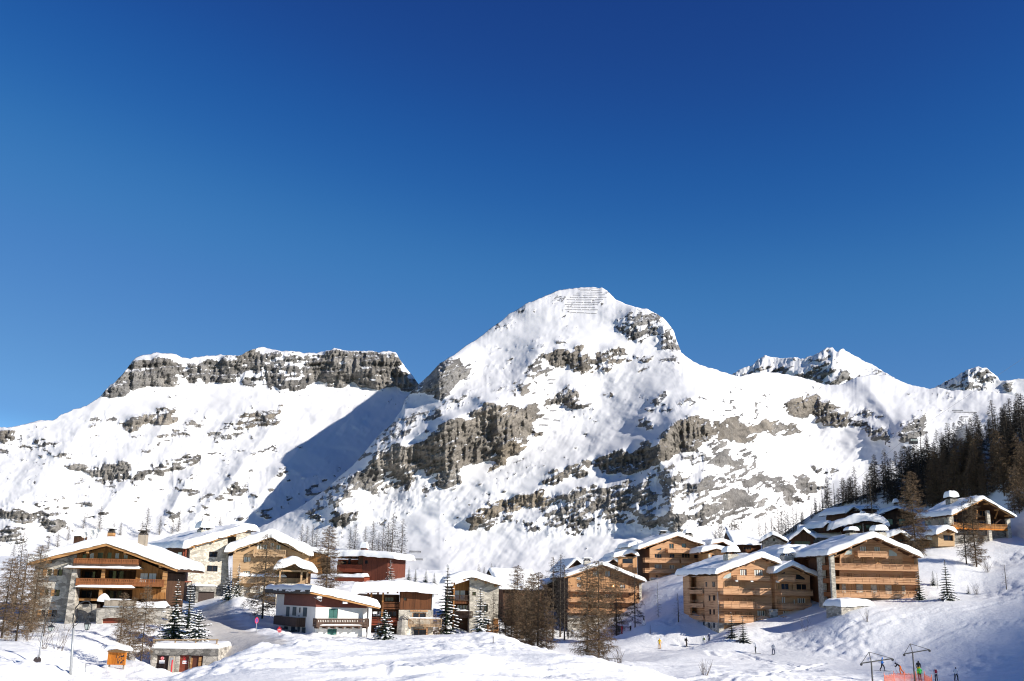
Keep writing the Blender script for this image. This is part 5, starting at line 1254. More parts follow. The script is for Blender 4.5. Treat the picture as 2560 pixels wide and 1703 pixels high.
q = Ii.p(750, 757, .3); MB().tube([(q[0], -.3, q[1] - .12), (q[0], -.3, q[1] + .12)], .12, 8).build('wall_lamp', 'lamp_glow', Ii.root)
Ii.roof([(112, 655), (605, 488), (1165, 712)], 1.5, 17, .35, 'larch_wood_light', .7, .45, .25, seed=21, rafters=3)
Ii.chimney((372, 430, 455, 520), -5, 1.4, 'stone_light', True, .3)

# --- J: upper chalet
Jj = Bld('upper_chalet', 'ochre timber chalet with stacked balconies on a stone base, highest on the middle slope', 'chalet', zI_, (1590, 400), 258, 12)
Jj.wall([(1225, 262), (1590, 118), (1940, 238), (1960, 660), (1225, 660)], 'larch_wood_light', 0, .4,
        holes=[(1285, 338, 1380, 395), (1475, 205, 1540, 285), (1480, 335, 1550, 395), (1640, 332, 1750, 395), (1285, 472, 1385, 540), (1480, 482, 1550, 540), (1640, 482, 1740, 535), (1300, 612, 1330, 650), (1440, 612, 1550, 658), (1640, 200, 1700, 262), (1800, 345, 1890, 400)], hd=.3)
for r in ((1285, 338, 1380, 395), (1475, 205, 1540, 285), (1480, 335, 1550, 395), (1640, 332, 1750, 395), (1285, 472, 1385, 540), (1480, 482, 1550, 540), (1640, 482, 1740, 535), (1300, 612, 1330, 650), (1440, 612, 1550, 658), (1640, 200, 1700, 262), (1800, 345, 1890, 400)):
    Jj.window(r, -.22, 'larch_wood_light', nx=3 if r[2] - r[0] > 90 else 2, curtain=.25 if 470 < r[1] < 490 else None)
Jj.glazing([(1278, 292), (1375, 255), (1380, 292)], 0, glass='glass'); Jj.glazing([(1800, 255), (1880, 262), (1880, 310), (1800, 310)], 0, glass='glass')
jx0 = Jj.p(1225, 500)[0]; jx1 = Jj.p(1960, 500)[0]; jz0 = Jj.p(1400, 980)[1]; jd = Jj.s(1060, 400, jx0)[0]
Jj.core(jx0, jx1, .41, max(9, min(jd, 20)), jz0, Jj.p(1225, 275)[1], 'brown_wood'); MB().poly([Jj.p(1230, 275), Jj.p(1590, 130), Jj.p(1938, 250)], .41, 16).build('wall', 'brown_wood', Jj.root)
Jj.wall([(1225, 661), (1960, 661), (1960, 980), (1225, 980)], 'stone_wall', .2, .5, holes=[(1428, 745, 1508, 785)], hd=.6, name='base_wall'); x0, x1, z0, z1 = Jj.rect((1428, 745, 1508, 785), .2); MB().box(x0, x1, .3, .36, z0, z1).build('garage_door', 'door_dark', Jj.root)
for r in ((1165, 390, 1610, 448), (1635, 400, 1965, 455), (1165, 525, 1610, 582), (1640, 535, 1965, 590)): Jj.balcony(r, 1.6, mat='larch_wood_light', slab=.25)
Jj.balcony((1465, 262, 1755, 318), 1.6, mat='larch_wood_light', slab=.25)
x0, x1, z0, z1 = Jj.rect((1420, 672, 1630, 735), 1.4); MB().box(x0, x1, -1.4, -.21, z0, z1 - .6).box(x0, x1, -1.4, -1.34, z1 - .598, z1).build('terrace', 'larch_wood_light', Jj.root); Jj.snowline((1230, 655, 1660, 668), .5, .4, .2)
Jj.roof([(1080, 285), (1590, 108), (1945, 240)], 1.5, 17, .35, 'larch_wood_light', .8, .5, .35, seed=23, rafters=3)
Jj.chimney((1372, 70, 1450, 150), -8, 1.4, 'stone_dark', True, .15); Jj.chimney((1705, 85, 1790, 190), -9, 1.5, 'stone_dark', True, .7)
# left wing
x0, x1, z0, z1 = Jj.rect((815, 372, 1062, 700), -2); MB().box(x0, x1, 2.0, 8, z0 - 6, z1).build('wing_wall', 'larch_wood_board', Jj.root)
x0, x1, z0, z1 = Jj.rect((872, 400, 1002, 462), -1.98); MB().box(x0, x1, 1.9, 1.99, z0, z1).build('loggia', 'glass', Jj.root); Jj.balcony((872, 462, 1002, 505), .8, -2, 'larch_wood_light', slab=.2)
Jj.roof([(760, 390), (985, 330), (1070, 372)], -1.0, 9, .28, 'larch_wood_light', .9, .6, .35, seed=25, name='wing_roof')
Jj.roof([(948, 255), (1085, 205), (1180, 262)], -3.5, 12, .28, 'larch_wood_light', .8, .6, .3, seed=26, name='wing_roof')
x0, x1, z0, z1 = Jj.rect((660, 480, 820, 700), -3); MB().box(x0, x1, 3, 8, z0 - 6, z1).build('wing_wall', 'dark_wood', Jj.root); Jj.roof([(650, 470), (745, 412), (825, 462)], -2.4, 9, .25, 'larch_wood_light', .75, .6, .3, seed=27, name='wing_roof')
# right wing
R_ = Bld('small_gabled_chalet', 'little chalet with two snowy gables between the upper chalet and the stone chimney', 'chalet', zI_, (2095, 340), 250, 10)
R_.wall([(1995, 330), (2095, 282), (2215, 325), (2215, 520), (1995, 520)], 'larch_wood_board', 0, 7, holes=[(2030, 345, 2110, 420)], hd=.5)
R_.window((2030, 345, 2110, 420), -.45, 'larch_wood_light', nx=2)
x0, x1, z0, z1 = R_.rect((1992, 345, 2022, 520), .1); MB().box(x0, x1, -.15, .3, z0, z1).build('pillar', 'stone_light', R_.root)
R_.roof([(1915, 322), (2095, 272), (2232, 315)], 1.0, 8, .28, 'larch_wood_light', .95, .6, .35, seed=28)
R_.roof([(2040, 215), (2180, 185), (2370, 285)], -7, 15, .28, 'larch_wood_light', .95, .6, .35, seed=29, name='upper_roof')
x0, x1, z0, z1 = R_.rect((2060, 220, 2330, 420), -8); MB().box(x0, x1, 8, 14, z0, z1 - .4).build('wall', 'brown_wood', R_.root)

# --- K: big ochre chalet
zK_ = (1690, 1370, .16122)
K_ = Bld('ochre_chalet', 'large ochre chalet with stone chimneys, balconies and a lower right gable, above the piste', 'chalet', zK_, (655, 700), 192, 15)
sh = [(735, 522, 880, 622), (980, 532, 1090, 622), (740, 775, 860, 838), (880, 770, 1090, 838), (1100, 785, 1220, 838), (745, 990, 880, 1050), (900, 990, 1090, 1050), (1100, 1000, 1200, 1050)]
wins = [(985, 328, 1100, 432), (1205, 332, 1352, 438), (1252, 965, 1392, 1060)]
K_.wall([(645, 425), (1340, 165), (1560, 250), (1560, 1160), (655, 1160)], 'larch_wood_light', 0, .4, holes=wins, hd=.3)
for r in wins: K_.window(r, -.2, 'larch_wood_light', nx=2, curtain=.3)
K_.glazing([(712, 478), (760, 420), (858, 375), (858, 478)], 0)
for r in sh: K_.shutter(r, 0)
kx0 = K_.p(650, 800)[0]; kz0 = K_.p(655, 1420)[1]; kd = K_.s(112, 700, kx0)[0]
kd = max(11, min(kd, 22))
mbk = MB()
kzt = K_.p(648, 432)[1]; kzb = K_.p(655, 1160)[1]
kx1 = K_.p(1560, 800)[0]
# side wall with a recessed bay
def ks(x, y): return K_.s(x, y, kx0)
ybay0 = ks(435, 700)[0]; ybay1 = ks(212, 700)[0]
mbk.box(kx0, kx0 + .4, .41, ybay0, kzb, kzt).box(kx0, kx0 + .4, ybay1, kd, kzb, kzt).box(kx0 + 1.4, kx0 + 1.8, ybay0, ybay1, kzb, kzt).box(kx0 + .4, kx1, kd - .4, kd, kzb, kzt)
mbk.build('side_wall', 'larch_wood_light', K_.root)
MB().poly([K_.p(650, 436), K_.p(1340, 180), K_.p(1555, 262)], .41, kd).build('gable', 'larch_wood_light', K_.root)
MB().box(kx0 + 1.9, kx1, 1.0, kd - .5, kz0, kzt).build('wall', 'larch_wood_light', K_.root)
for r in ((460, 530, 485, 605), (565, 525, 605, 605), (510, 735, 535, 820), (575, 735, 612, 820), (520, 950, 545, 1035), (580, 950, 605, 1035)):
    y1, z1 = ks(r[0], r[1]); y0, z0 = ks(r[2], r[3])
    o = MB().box(kx0 - .05, kx0 - .003, min(y0, y1), max(y0, y1), z0, z1).build('window', 'dark_wood', K_.root); MB().box(kx0 - .06, kx0 - .052, min(y0, y1) + .08, max(y0, y1) - .08, z0 + .1, z1 - .1).build('pane', 'glass', o)
for (ya, yc) in ((615, 700), (820, 908), (1020, 1090)):
    z1 = ks(320, ya)[1]; z0 = ks(320, yc)[1]
    o = MB().box(kx0 - .3, kx0 + 1.39, ybay0 + .01, ybay1 - .01, z0 - .2, z0).build('balcony', 'larch_wood_light', K_.root)
    MB().box(kx0 - .3, kx0 - .24, ybay0 + .01, ybay1 - .01, z0 + .003, z0 + (z1 - z0) * .55).box(kx0 - .32, kx0 - .22, ybay0 + .01, ybay1 - .01, z1 - .1, z1).box(kx0 - .31, kx0 - .2, ybay0 + .01, ybay0 + .11, z0 + .003, z1 - .1).box(kx0 - .31, kx0 - .2, ybay1 - .11, ybay1 - .01, z0 + .003, z1 - .1).build('railing', 'larch_wood_light', o)
# stone base
K_.wall([(655, 1161), (1560, 1161), (1560, 1420), (655, 1420)], 'stone_wall', .12, .4, name='base_wall', holes=[(740, 1200, 1240, 1300)], hd=.4)
x0, x1, z0, z1 = K_.rect((738, 1198, 1242, 1302), 0); MB().box(x0, x1, .1, .2, z0, z1).build('door', 'larch_wood_board', K_.root)
MB().box(kx0 - .12, kx0 + 1.8, .29, ybay0, kz0, kzb - .003).box(kx0 - .12, kx0 + 1.8, ybay1, kd, kz0, kzb - .003).box(kx0 + .6, kx0 + 1.8, ybay0, ybay1, kz0, kzb - .003).build('base_wall', 'stone_wall', K_.root)
for r in ((350, 1140, 375, 1235), (430, 1145, 455, 1235), (510, 1160, 540, 1240), (585, 1160, 615, 1240)):
    y1, z1 = ks(r[0], r[1]); y0, z0 = ks(r[2], r[3]); MB().box(kx0 - .16, kx0 - .122, min(y0, y1), max(y0, y1), z0, z1).build('window', 'glass', K_.root)
for r in ((735, 622, 1222, 712), (1232, 622, 1470, 718), (742, 830, 1228, 925), (1247, 842, 1480, 932), (752, 1045, 1238, 1145), (1255, 1055, 1450, 1150)): K_.balcony(r, 1.7, slab=.22, posts=1.6)
K_.balcony((945, 425, 1450, 492), 1.6, slab=.2, posts=1.6)
for r in ((925, 495, 960, 522), (1160, 500, 1195, 528)):
    x0, x1, z0, z1 = K_.rect(r, 1.4); MB().box(x0, x1, -1.5, -1.1, z0, z1).build('floodlight', 'white_plastic', K_.root)
x = K_.p(655, 900, .2)[0]; MB().tube([(x, -.2, kz0), (x, -.2, kzt - 3)], .05, 6).build('downpipe', 'grey_metal', K_.root)
K_.roof([(632, 412), (1338, 152), (1600, 250)], 1.4, kd + 1.2, .35, 'larch_wood_light', .85, .5, .4, seed=31, rafters=3, lobes=1.4)
K_.chimney((803, 95, 978, 330), -3.5, 2.0, 'stone_light', True, .95)
# right gable
WW = 1.2
wins = [(1625, 548, 1752, 662), (1860, 555, 2028, 660), (1790, 552, 1815, 662), (1632, 755, 1700, 860), (1875, 772, 2012, 870), (1815, 792, 1852, 880), (1650, 972, 1792, 1070), (1878, 985, 1985, 1070), (1810, 985, 1850, 1070)]
K_.wall([(1535, 405), (1800, 282), (2075, 425), (2095, 1160), (1550, 1160)], 'larch_wood_light', WW, 1.2, holes=wins, hd=.3, name='wing_wall')
for r in wins: K_.window(r, WW - .2, 'larch_wood_light', nx=2 if r[2] - r[0] > 50 else 1, curtain=.3 if r[1] > 700 else None, glass='glass')
K_.glazing([(1852, 405), (1905, 408), (2000, 470), (2000, 500), (1852, 490)], WW, glass='glass'); K_.glazing([(1610, 405), (1690, 360), (1690, 405)], WW, glass='glass')
for r in ((1552, 545, 1620, 640), (1555, 790, 1605, 862)): K_.shutter(r, WW)
wx0 = K_.p(1545, 800, WW)[0]; wx1 = K_.p(2085, 800, WW)[0]
MB().box(wx0 + .01, wx1 - .01, .01, 11, kz0, K_.p(1535, 415, WW)[1]).build('wing_wall', 'larch_wood_light', K_.root); MB().poly([K_.p(1540, 412, WW), K_.p(1800, 292, WW), K_.p(2070, 435, WW)], .01, 11).build('wing_wall', 'larch_wood_light', K_.root)
for r in ((1578, 415, 1845, 505), (1630, 640, 2122, 730), (1645, 850, 2100, 942), (1665, 1062, 2000, 1160)): K_.balcony(r, 1.7, WW, slab=.22, posts=1.6)
x0, x1, z0, z1 = K_.rect((2000, 853, 2330, 950), 2.4); MB().box(x0, x1, -2.4, .5, z0 - .2, z0 + .1).bar((x0, -2.35, z1), (x1, -2.35, z1), .09).build('walkway', 'larch_wood_light', K_.root)
x0, x1, z0, z1 = K_.rect((2095, 960, 2330, 1080), -1); MB().box(x0, x1, 1, 1.4, z0 - 2, z1).build('link_wall', 'stone_dark', K_.root)
x0, x1, z0, z1 = K_.rect((1448, 950, 1600, 1420), 1.8); MB().box(x0, x1, -1.8, .0, z0, z1).build('pier', 'stone_wall', K_.root)
x0, x1, z0, z1 = K_.rect((1550, 1161, 2095, 1420), WW + .1); MB().box(x0 + .3, x1, -WW - .1, 1, z0, z1 - .02).build('base_wall', 'stone_wall', K_.root)
for r in ((1560, 508, 1600, 535),):
    x0, x1, z0, z1 = K_.rect(r, WW + 1.4); MB().box(x0, x1, -WW - 1.5, -WW - 1.1, z0, z1).build('floodlight', 'white_plastic', K_.root)
K_.roof([(1532, 398), (1800, 278), (2182, 452)], WW + 1.4, 13, .35, 'larch_wood_light', .8, .5, .35, seed=33, rafters=3, name='wing_roof', lobes=1.3)
K_.chimney((1678, 118, 1836, 330), -4, 1.8, 'stone_light', True, .85)

# --- L: right ochre chalet
zL_ = (1990, 1310, .14849)
L_ = Bld('tiered_chalet', 'ochre timber chalet with three full-width shuttered balconies and stone columns, rightmost above the piste', 'chalet', zL_, (1320, 700), 188, 5)
L_.wall([(742, 520), (1320, 235), (1795, 420), (1795, 1000), (742, 1000)], 'larch_wood_light', 0, .4, holes=[(1065, 372, 1192, 475), (1310, 380, 1422, 475)], hd=.3)
L_.window((1065, 372, 1192, 475), -.2, 'larch_wood_light', nx=3, curtain=.3); L_.window((1310, 380, 1422, 475), -.2, 'larch_wood_light', nx=3, curtain=.3)
L_.glazing([(800, 522), (850, 455), (948, 408), (950, 522)], 0); L_.glazing([(1555, 425), (1620, 440), (1705, 500), (1705, 548), (1558, 545)], 0)
for y0_, y1_ in ((570, 670), (830, 905)):
    for xx in (795, 860, 1085, 1330, 1560, 1680): L_.shutter((xx + (8 if y0_ > 700 else 0), y0_ + (xx - 795) * .03, xx + 118, y1_ + (xx - 795) * .03), 0, leaves=2)
lx0 = L_.p(610, 800)[0]; lx1 = L_.p(2060, 800)[0]; lz0 = L_.p(1300, 1480)[1]; lzt = L_.p(610, 540)[1]
lxa = L_.p(742, 800)[0]; lxb = L_.p(1795, 800)[0]
# ground floor: boards between stone panels
L_.wall([(742, 1001), (1850, 1030), (1850, 1250), (742, 1230)], 'larch_wood_board', -.05, .3, name='wall')
for r in ((775, 1012, 845, 1180), (1015, 1015, 1135, 1190), (1262, 1020, 1368, 1190), (1503, 1028, 1618, 1200), (1782, 1040, 1850, 1200)):
    x0, x1, z0, z1 = L_.rect(r, .12); MB().box(x0, x1, -.12, .045, z0, z1).build('stone_panel', 'stone_light', L_.root)
L_.window((670, 1020, 775, 1115), -1.2, 'dark_wood', nx=2)
L_.core(lx0 + .3, lx1, 1.3, 12, lz0, lzt - .4, 'brown_wood'); MB().poly([L_.p(640, 560), L_.p(1320, 250), L_.p(2050, 575)], .41, 14).build('wall', 'larch_wood_light', L_.root)
MB().box(lxb + .2, lx1, 1.2, 1.29, lz0, L_.p(1900, 560)[1]).build('bay_wall', 'larch_wood_light', L_.root)
MB().box(lxb, lxb + .2, -.02, 1.3, lz0, L_.p(1790, 560)[1]).build('bay_wall', 'larch_wood_light', L_.root)
L_.wall([(640, 1231), (2060, 1260), (2060, 1480), (640, 1480)], 'stone_dark', .1, .4, name='base_wall')
for (xa, ya, xb, yb2) in ((640, 660, 2040, 745), (655, 888, 2045, 975), (680, 1112, 2010, 1212)):
    z1 = L_.p(xa, ya, 1.5)[1]; z0 = L_.p(xa, yb2, 1.5)[1]; x0 = L_.p(xa, ya, 1.5)[0]; x1 = L_.p(xb, ya, 1.5)[0]
    L_.balcony_l(x0, x1, z0, z1, -1.5, -.01, slab=.28, posts=1.35)
L_.balcony((1040, 452, 1548, 545), 1.5, slab=.22, posts=1.3, beams=3)
# stone columns and left bays
for (xa, xb, w_) in ((572, 640, 1.5),):
    x0 = L_.p(xa, 560, w_)[0]; x1 = L_.p(xb, 560, w_)[0]; MB().box(x0, x1, -w_ - .1, -w_ + .6, lz0, L_.p(600, 520, w_)[1]).build('column', 'stone_light', L_.root)
ux = x0
yA = L_.s(440, 800, ux)[0]; yB = L_.s(360, 800, ux)[0]
yA, yB = sorted((max(1.5, min(yA, 6)), max(2.2, min(yB, 8))))
if yB - yA < .6: yB = yA + .8
MB().box(ux, ux + .7, yA, yB, lz0, L_.p(600, 520, 1.5)[1]).build('column', 'stone_light', L_.root)
for (ya, yc) in ((650, 745), (880, 965), (1112, 1195)):
    z1 = L_.p(605, ya, 1.5)[1]; z0 = L_.p(605, yc, 1.5)[1]
    o = MB().box(ux + .05, lx0 + .5, -.78, yA - .01, z0 - .28, z0).build('balcony', 'rail_brown', L_.root)
    MB().box(ux + .05, ux + .11, -.78, yA - .01, z0 + .003, z0 + (z1 - z0) * .6).box(ux + .03, ux + .13, -.78, yA - .01, z1 - .1, z1).build('railing', 'rail_brown', o)
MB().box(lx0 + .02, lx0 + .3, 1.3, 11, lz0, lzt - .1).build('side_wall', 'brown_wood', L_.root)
x0, x1, z0, z1 = L_.rect((2045, 565, 2070, 900), .2); MB().box(x0, x1, -.3, 3, lz0, z1).build('pillar', 'stone_light', L_.root)
L_.roof([(552, 535), (1320, 222), (2108, 572)], 2.4, 16, .36, 'larch_wood_light', .85, .5, .35, seed=35, rafters=3, lobes=1.3)
L_.chimney((905, 150, 1050, 330), -6, 2.0, 'stone_light', True, .6); L_.chimney((1352, 140, 1535, 300), -10, 2.2, 'stone_light', True, .9)
# rear wing of the same house (brown wall at its left)
L2 = Bld('rear_brown_chalet', 'plain brown timber house wall under a snowy roof between the two ochre chalets', 'chalet', zL_, (180, 700), 206, 10)
L2.wall([(-40, 560), (120, 470), (345, 520), (390, 1320), (-40, 1320)], 'brown_wood', 0, 10)
L2.roof([(-170, 640), (110, 470), (400, 560)], 1.2, 11, .3, 'brown_wood', 1.0, .7, .3, seed=36)
# retaining wall / garage in front
W_ = Bld('stone_outbuilding', 'snow-capped rubble stone outbuilding at the foot of the rightmost ochre chalet', 'outbuilding', zL_, (765, 1450), 178, 28)
x1, zz = W_.p(1150, 1420); zt1 = W_.p(765, 1358)[1]; wd_ = W_.s(505, 1400, 0)[0]; wd_ = max(3.5, min(wd_, 12)); wzb = W_.p(765, 1680)[1]
MB().box(0, x1 + 2, 0, wd_, wzb, zt1).build('wall', 'stone_wall', W_.root)
snow_cap([(-.1, zt1), (x1 / 2, zt1 + .05), (x1 + 2.2, zt1 + .1)], -.15, wd_ + .3, .95, .7, .25, 37, 1.5).build('snow', 'roof_snow', W_.root, True)

# --- M and N: older chalets up the slope
zN_ = (1820, 1240, .21213)
def hut(name, label, z, anchor, D, yaw, wallp, roofp, w, depth, wmat, fascia='dark_wood', snow=.8, seed=40, thick=.3, holes=(), hmat='dark_wood', lobes=1.0, edge=.6):
    h = Bld(name, label, 'chalet', z, anchor, D, yaw)
    h.wall(wallp, wmat, 0, depth, holes=holes, hd=.5)
    for r in holes:
        if len(r) == 4 and not isinstance(r[0], tuple): h.window(r, -.4, hmat, nx=2)
    h.roof(roofp, w, depth + .8, thick, fascia, snow, edge, .3, seed=seed, rafters=2.5, lobes=lobes)
    return h
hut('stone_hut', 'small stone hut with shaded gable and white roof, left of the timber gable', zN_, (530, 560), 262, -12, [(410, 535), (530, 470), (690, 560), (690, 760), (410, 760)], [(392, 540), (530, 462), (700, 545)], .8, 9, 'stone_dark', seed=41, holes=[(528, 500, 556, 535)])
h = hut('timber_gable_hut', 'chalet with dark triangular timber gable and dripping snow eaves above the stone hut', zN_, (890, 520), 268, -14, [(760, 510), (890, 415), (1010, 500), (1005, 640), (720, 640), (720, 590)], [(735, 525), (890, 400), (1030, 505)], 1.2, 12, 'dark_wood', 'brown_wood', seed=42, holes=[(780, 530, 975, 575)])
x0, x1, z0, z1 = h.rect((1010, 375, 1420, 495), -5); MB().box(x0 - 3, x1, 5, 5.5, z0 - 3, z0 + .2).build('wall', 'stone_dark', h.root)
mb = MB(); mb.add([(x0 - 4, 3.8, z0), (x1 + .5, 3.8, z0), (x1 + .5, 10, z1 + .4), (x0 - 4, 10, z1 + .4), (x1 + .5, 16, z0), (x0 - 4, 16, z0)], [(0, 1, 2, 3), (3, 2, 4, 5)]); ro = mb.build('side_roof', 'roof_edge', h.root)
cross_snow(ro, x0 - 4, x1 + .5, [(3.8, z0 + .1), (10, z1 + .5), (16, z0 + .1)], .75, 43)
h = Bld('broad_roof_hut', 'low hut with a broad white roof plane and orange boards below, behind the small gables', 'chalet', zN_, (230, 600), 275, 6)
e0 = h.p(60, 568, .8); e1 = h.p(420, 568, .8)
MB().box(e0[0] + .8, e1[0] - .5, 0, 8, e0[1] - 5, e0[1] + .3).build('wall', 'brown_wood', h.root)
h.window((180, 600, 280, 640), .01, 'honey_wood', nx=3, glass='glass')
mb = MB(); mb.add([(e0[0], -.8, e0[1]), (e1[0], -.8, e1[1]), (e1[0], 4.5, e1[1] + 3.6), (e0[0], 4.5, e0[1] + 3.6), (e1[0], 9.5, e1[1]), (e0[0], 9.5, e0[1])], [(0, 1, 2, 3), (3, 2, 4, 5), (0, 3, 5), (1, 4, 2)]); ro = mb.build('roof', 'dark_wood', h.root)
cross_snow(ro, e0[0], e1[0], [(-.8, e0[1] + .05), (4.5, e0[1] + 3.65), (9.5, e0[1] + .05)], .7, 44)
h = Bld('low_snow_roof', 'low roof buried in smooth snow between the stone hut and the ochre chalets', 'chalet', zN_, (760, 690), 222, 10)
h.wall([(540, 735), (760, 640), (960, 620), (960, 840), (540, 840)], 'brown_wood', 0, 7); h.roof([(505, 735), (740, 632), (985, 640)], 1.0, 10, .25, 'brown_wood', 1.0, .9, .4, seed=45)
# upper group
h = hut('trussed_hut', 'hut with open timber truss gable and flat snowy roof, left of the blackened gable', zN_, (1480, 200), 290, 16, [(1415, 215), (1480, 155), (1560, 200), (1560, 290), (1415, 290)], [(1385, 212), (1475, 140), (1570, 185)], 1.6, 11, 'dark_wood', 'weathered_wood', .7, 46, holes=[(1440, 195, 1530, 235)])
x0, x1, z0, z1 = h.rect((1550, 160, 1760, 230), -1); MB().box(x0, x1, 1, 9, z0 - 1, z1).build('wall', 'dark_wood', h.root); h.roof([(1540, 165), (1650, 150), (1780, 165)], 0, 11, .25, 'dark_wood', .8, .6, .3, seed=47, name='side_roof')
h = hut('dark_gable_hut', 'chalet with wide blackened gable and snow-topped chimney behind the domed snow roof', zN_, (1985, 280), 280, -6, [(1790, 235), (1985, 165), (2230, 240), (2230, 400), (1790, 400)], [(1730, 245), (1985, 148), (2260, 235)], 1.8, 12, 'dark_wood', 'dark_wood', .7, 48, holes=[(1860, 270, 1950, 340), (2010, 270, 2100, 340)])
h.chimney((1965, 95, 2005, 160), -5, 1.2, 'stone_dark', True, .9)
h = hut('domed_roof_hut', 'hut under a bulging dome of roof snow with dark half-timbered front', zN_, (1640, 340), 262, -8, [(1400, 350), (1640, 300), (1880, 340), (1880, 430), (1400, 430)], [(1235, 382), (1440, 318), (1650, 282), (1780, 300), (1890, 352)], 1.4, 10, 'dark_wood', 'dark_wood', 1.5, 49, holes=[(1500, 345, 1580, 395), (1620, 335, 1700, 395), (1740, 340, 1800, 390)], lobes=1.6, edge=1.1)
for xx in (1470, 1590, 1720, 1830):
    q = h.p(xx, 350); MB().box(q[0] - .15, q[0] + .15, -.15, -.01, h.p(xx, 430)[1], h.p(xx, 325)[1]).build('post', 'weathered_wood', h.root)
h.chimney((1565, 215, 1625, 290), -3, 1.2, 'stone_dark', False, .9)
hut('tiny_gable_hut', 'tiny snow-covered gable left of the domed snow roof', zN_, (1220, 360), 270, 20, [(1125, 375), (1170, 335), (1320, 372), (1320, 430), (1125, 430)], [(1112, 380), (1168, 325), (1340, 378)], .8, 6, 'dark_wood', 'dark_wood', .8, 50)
# N4
z4_ = (2240, 1210, .13577)
N4 = Bld('hillside_chalet', 'large chalet with deep timber gable, orange balcony and white stone columns at the forest edge', 'chalet', z4_, (1610, 600), 226, 12)
n0 = N4.p(1035, 700); n1 = N4.p(2060, 700); nzb = N4.p(1500, 1120)[1]
N4.wall([(1040, 600), (1610, 310), (2065, 580), (2065, 860), (1040, 860)], 'dark_wood', -2.6, .4, holes=[(1060, 640, 1160, 720), (1520, 660, 1690, 740), (1750, 665, 1830, 740), (1520, 480, 1660, 610)], hd=.3, name='wall')
for r in ((1060, 640, 1160, 720), (1520, 660, 1690, 740), (1750, 665, 1830, 740), (1520, 480, 1660, 610)): N4.window(r, -2.8, 'honey_wood', nx=2)
N4.wall([(1040, 861), (2065, 861), (2065, 1120), (1040, 1120)], 'stone_dark', -.6, 2.5, name='base_wall')
nd_ = N4.s(590, 650, n0[0])[0]; nd_ = max(10, min(nd_, 20))
MB().box(n0[0], n0[0] + .4, .02, nd_, nzb, N4.p(1035, 595)[1]).build('side_wall', 'stone_wall', N4.root)
MB().box(n0[0] + .42, n1[0] - .3, 3.0, nd_, nzb, N4.p(1035, 610)[1]).build('wall', 'dark_wood', N4.root); MB().poly([N4.p(1045, 610), N4.p(1610, 325), N4.p(2060, 590)], 3.05, nd_).build('wall', 'dark_wood', N4.root)
for (xa, xb) in ((650, 790), (810, 880)):
    y0 = N4.s(xb, 660, n0[0])[0]; y1 = N4.s(xa, 660, n0[0])[0]; z1 = N4.p(1035, 630)[1]; MB().box(n0[0] - .06, n0[0] - .002, min(y0, y1), max(y0, y1), z1 - 1.6, z1).build('window', 'glass', N4.root)
N4.balcony((1045, 715, 2050, 835), 1.0, mat='honey_wood', style='board', slab=.3, mat_slab='orange_board', posts=1.5)
for (xa, xb, ya, w_) in ((2040, 2108, 640, .6), (1690, 1745, 490, .9), (985, 1030, 600, .3)):
    x0 = N4.p(xa, 700, w_)[0]; x1 = N4.p(xb, 700, w_)[0]; MB().box(x0, x1, -w_, -w_ + .6, nzb, N4.p(xa, ya, w_)[1]).build('column', 'stone_light', N4.root)
for xx in (1480, 1820):
    q0 = N4.p(xx, 640, .5); q1 = N4.p(xx + (60 if xx > 1600 else 10), 480, .5); MB().bar((q0[0], -.5, q0[1]), (q1[0], -.5, q1[1]), .25).build('strut', 'honey_wood', N4.root)
N4.roof([(1030, 590), (1610, 292), (2188, 628)], 2.2, nd_ + 1, .4, 'honey_beam', .75, .6, .25, seed=51, rafters=2.5)
N4.chimney((998, 270, 1145, 420), -4.5, 1.8, 'stone_dark', True, 1.2)
hut('gabled_annex', 'small chalet with bright gable over a snowy terrace, below the hillside chalet', z4_, (945, 950), 222, 8, [(775, 930), (945, 840), (1080, 890), (1080, 1150), (775, 1150)], [(755, 945), (945, 830), (1105, 905)], 1.5, 12, 'pale_wood', 'honey_beam', .95, 52, holes=[(870, 940, 1060, 1050)])
h = hut('shaded_gable_chalet', 'chalet with dark gable under drifted snow, behind the tall larch', z4_, (90, 1000), 226, -4, [(-140, 1000), (85, 925), (300, 1060), (300, 1300), (-140, 1300)], [(-190, 1010), (85, 905), (330, 1075)], 1.4, 12, 'dark_wood', 'honey_beam', .9, 53, holes=[(60, 1010, 140, 1060)])
x0, x1, z0, z1 = h.rect((430, 1060, 700, 1200), .5); MB().box(x0, x1, -.5, 4, z0, z1).build('wing_wall', 'honey_wood', h.root); h.roof([(300, 1050), (480, 1010), (720, 1065)], 1.4, 6, .3, 'honey_beam', .9, .6, .3, seed=54, name='wing_roof')
# ------------------------------------------------------------ trees
simple('larch_bark', (0.095, 0.072, 0.052), 0.95, 0.35, 8.0)
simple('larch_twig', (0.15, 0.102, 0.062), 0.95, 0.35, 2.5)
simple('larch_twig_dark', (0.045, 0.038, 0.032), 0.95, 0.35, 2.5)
simple('birch_bark', (0.42, 0.36, 0.27), 0.9, 0.3, 6.0)
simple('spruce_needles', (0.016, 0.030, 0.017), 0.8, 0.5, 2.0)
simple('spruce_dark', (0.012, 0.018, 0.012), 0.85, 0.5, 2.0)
simple('shrub_twig', (0.13, 0.10, 0.075), 0.95, 0.3, 4.0)

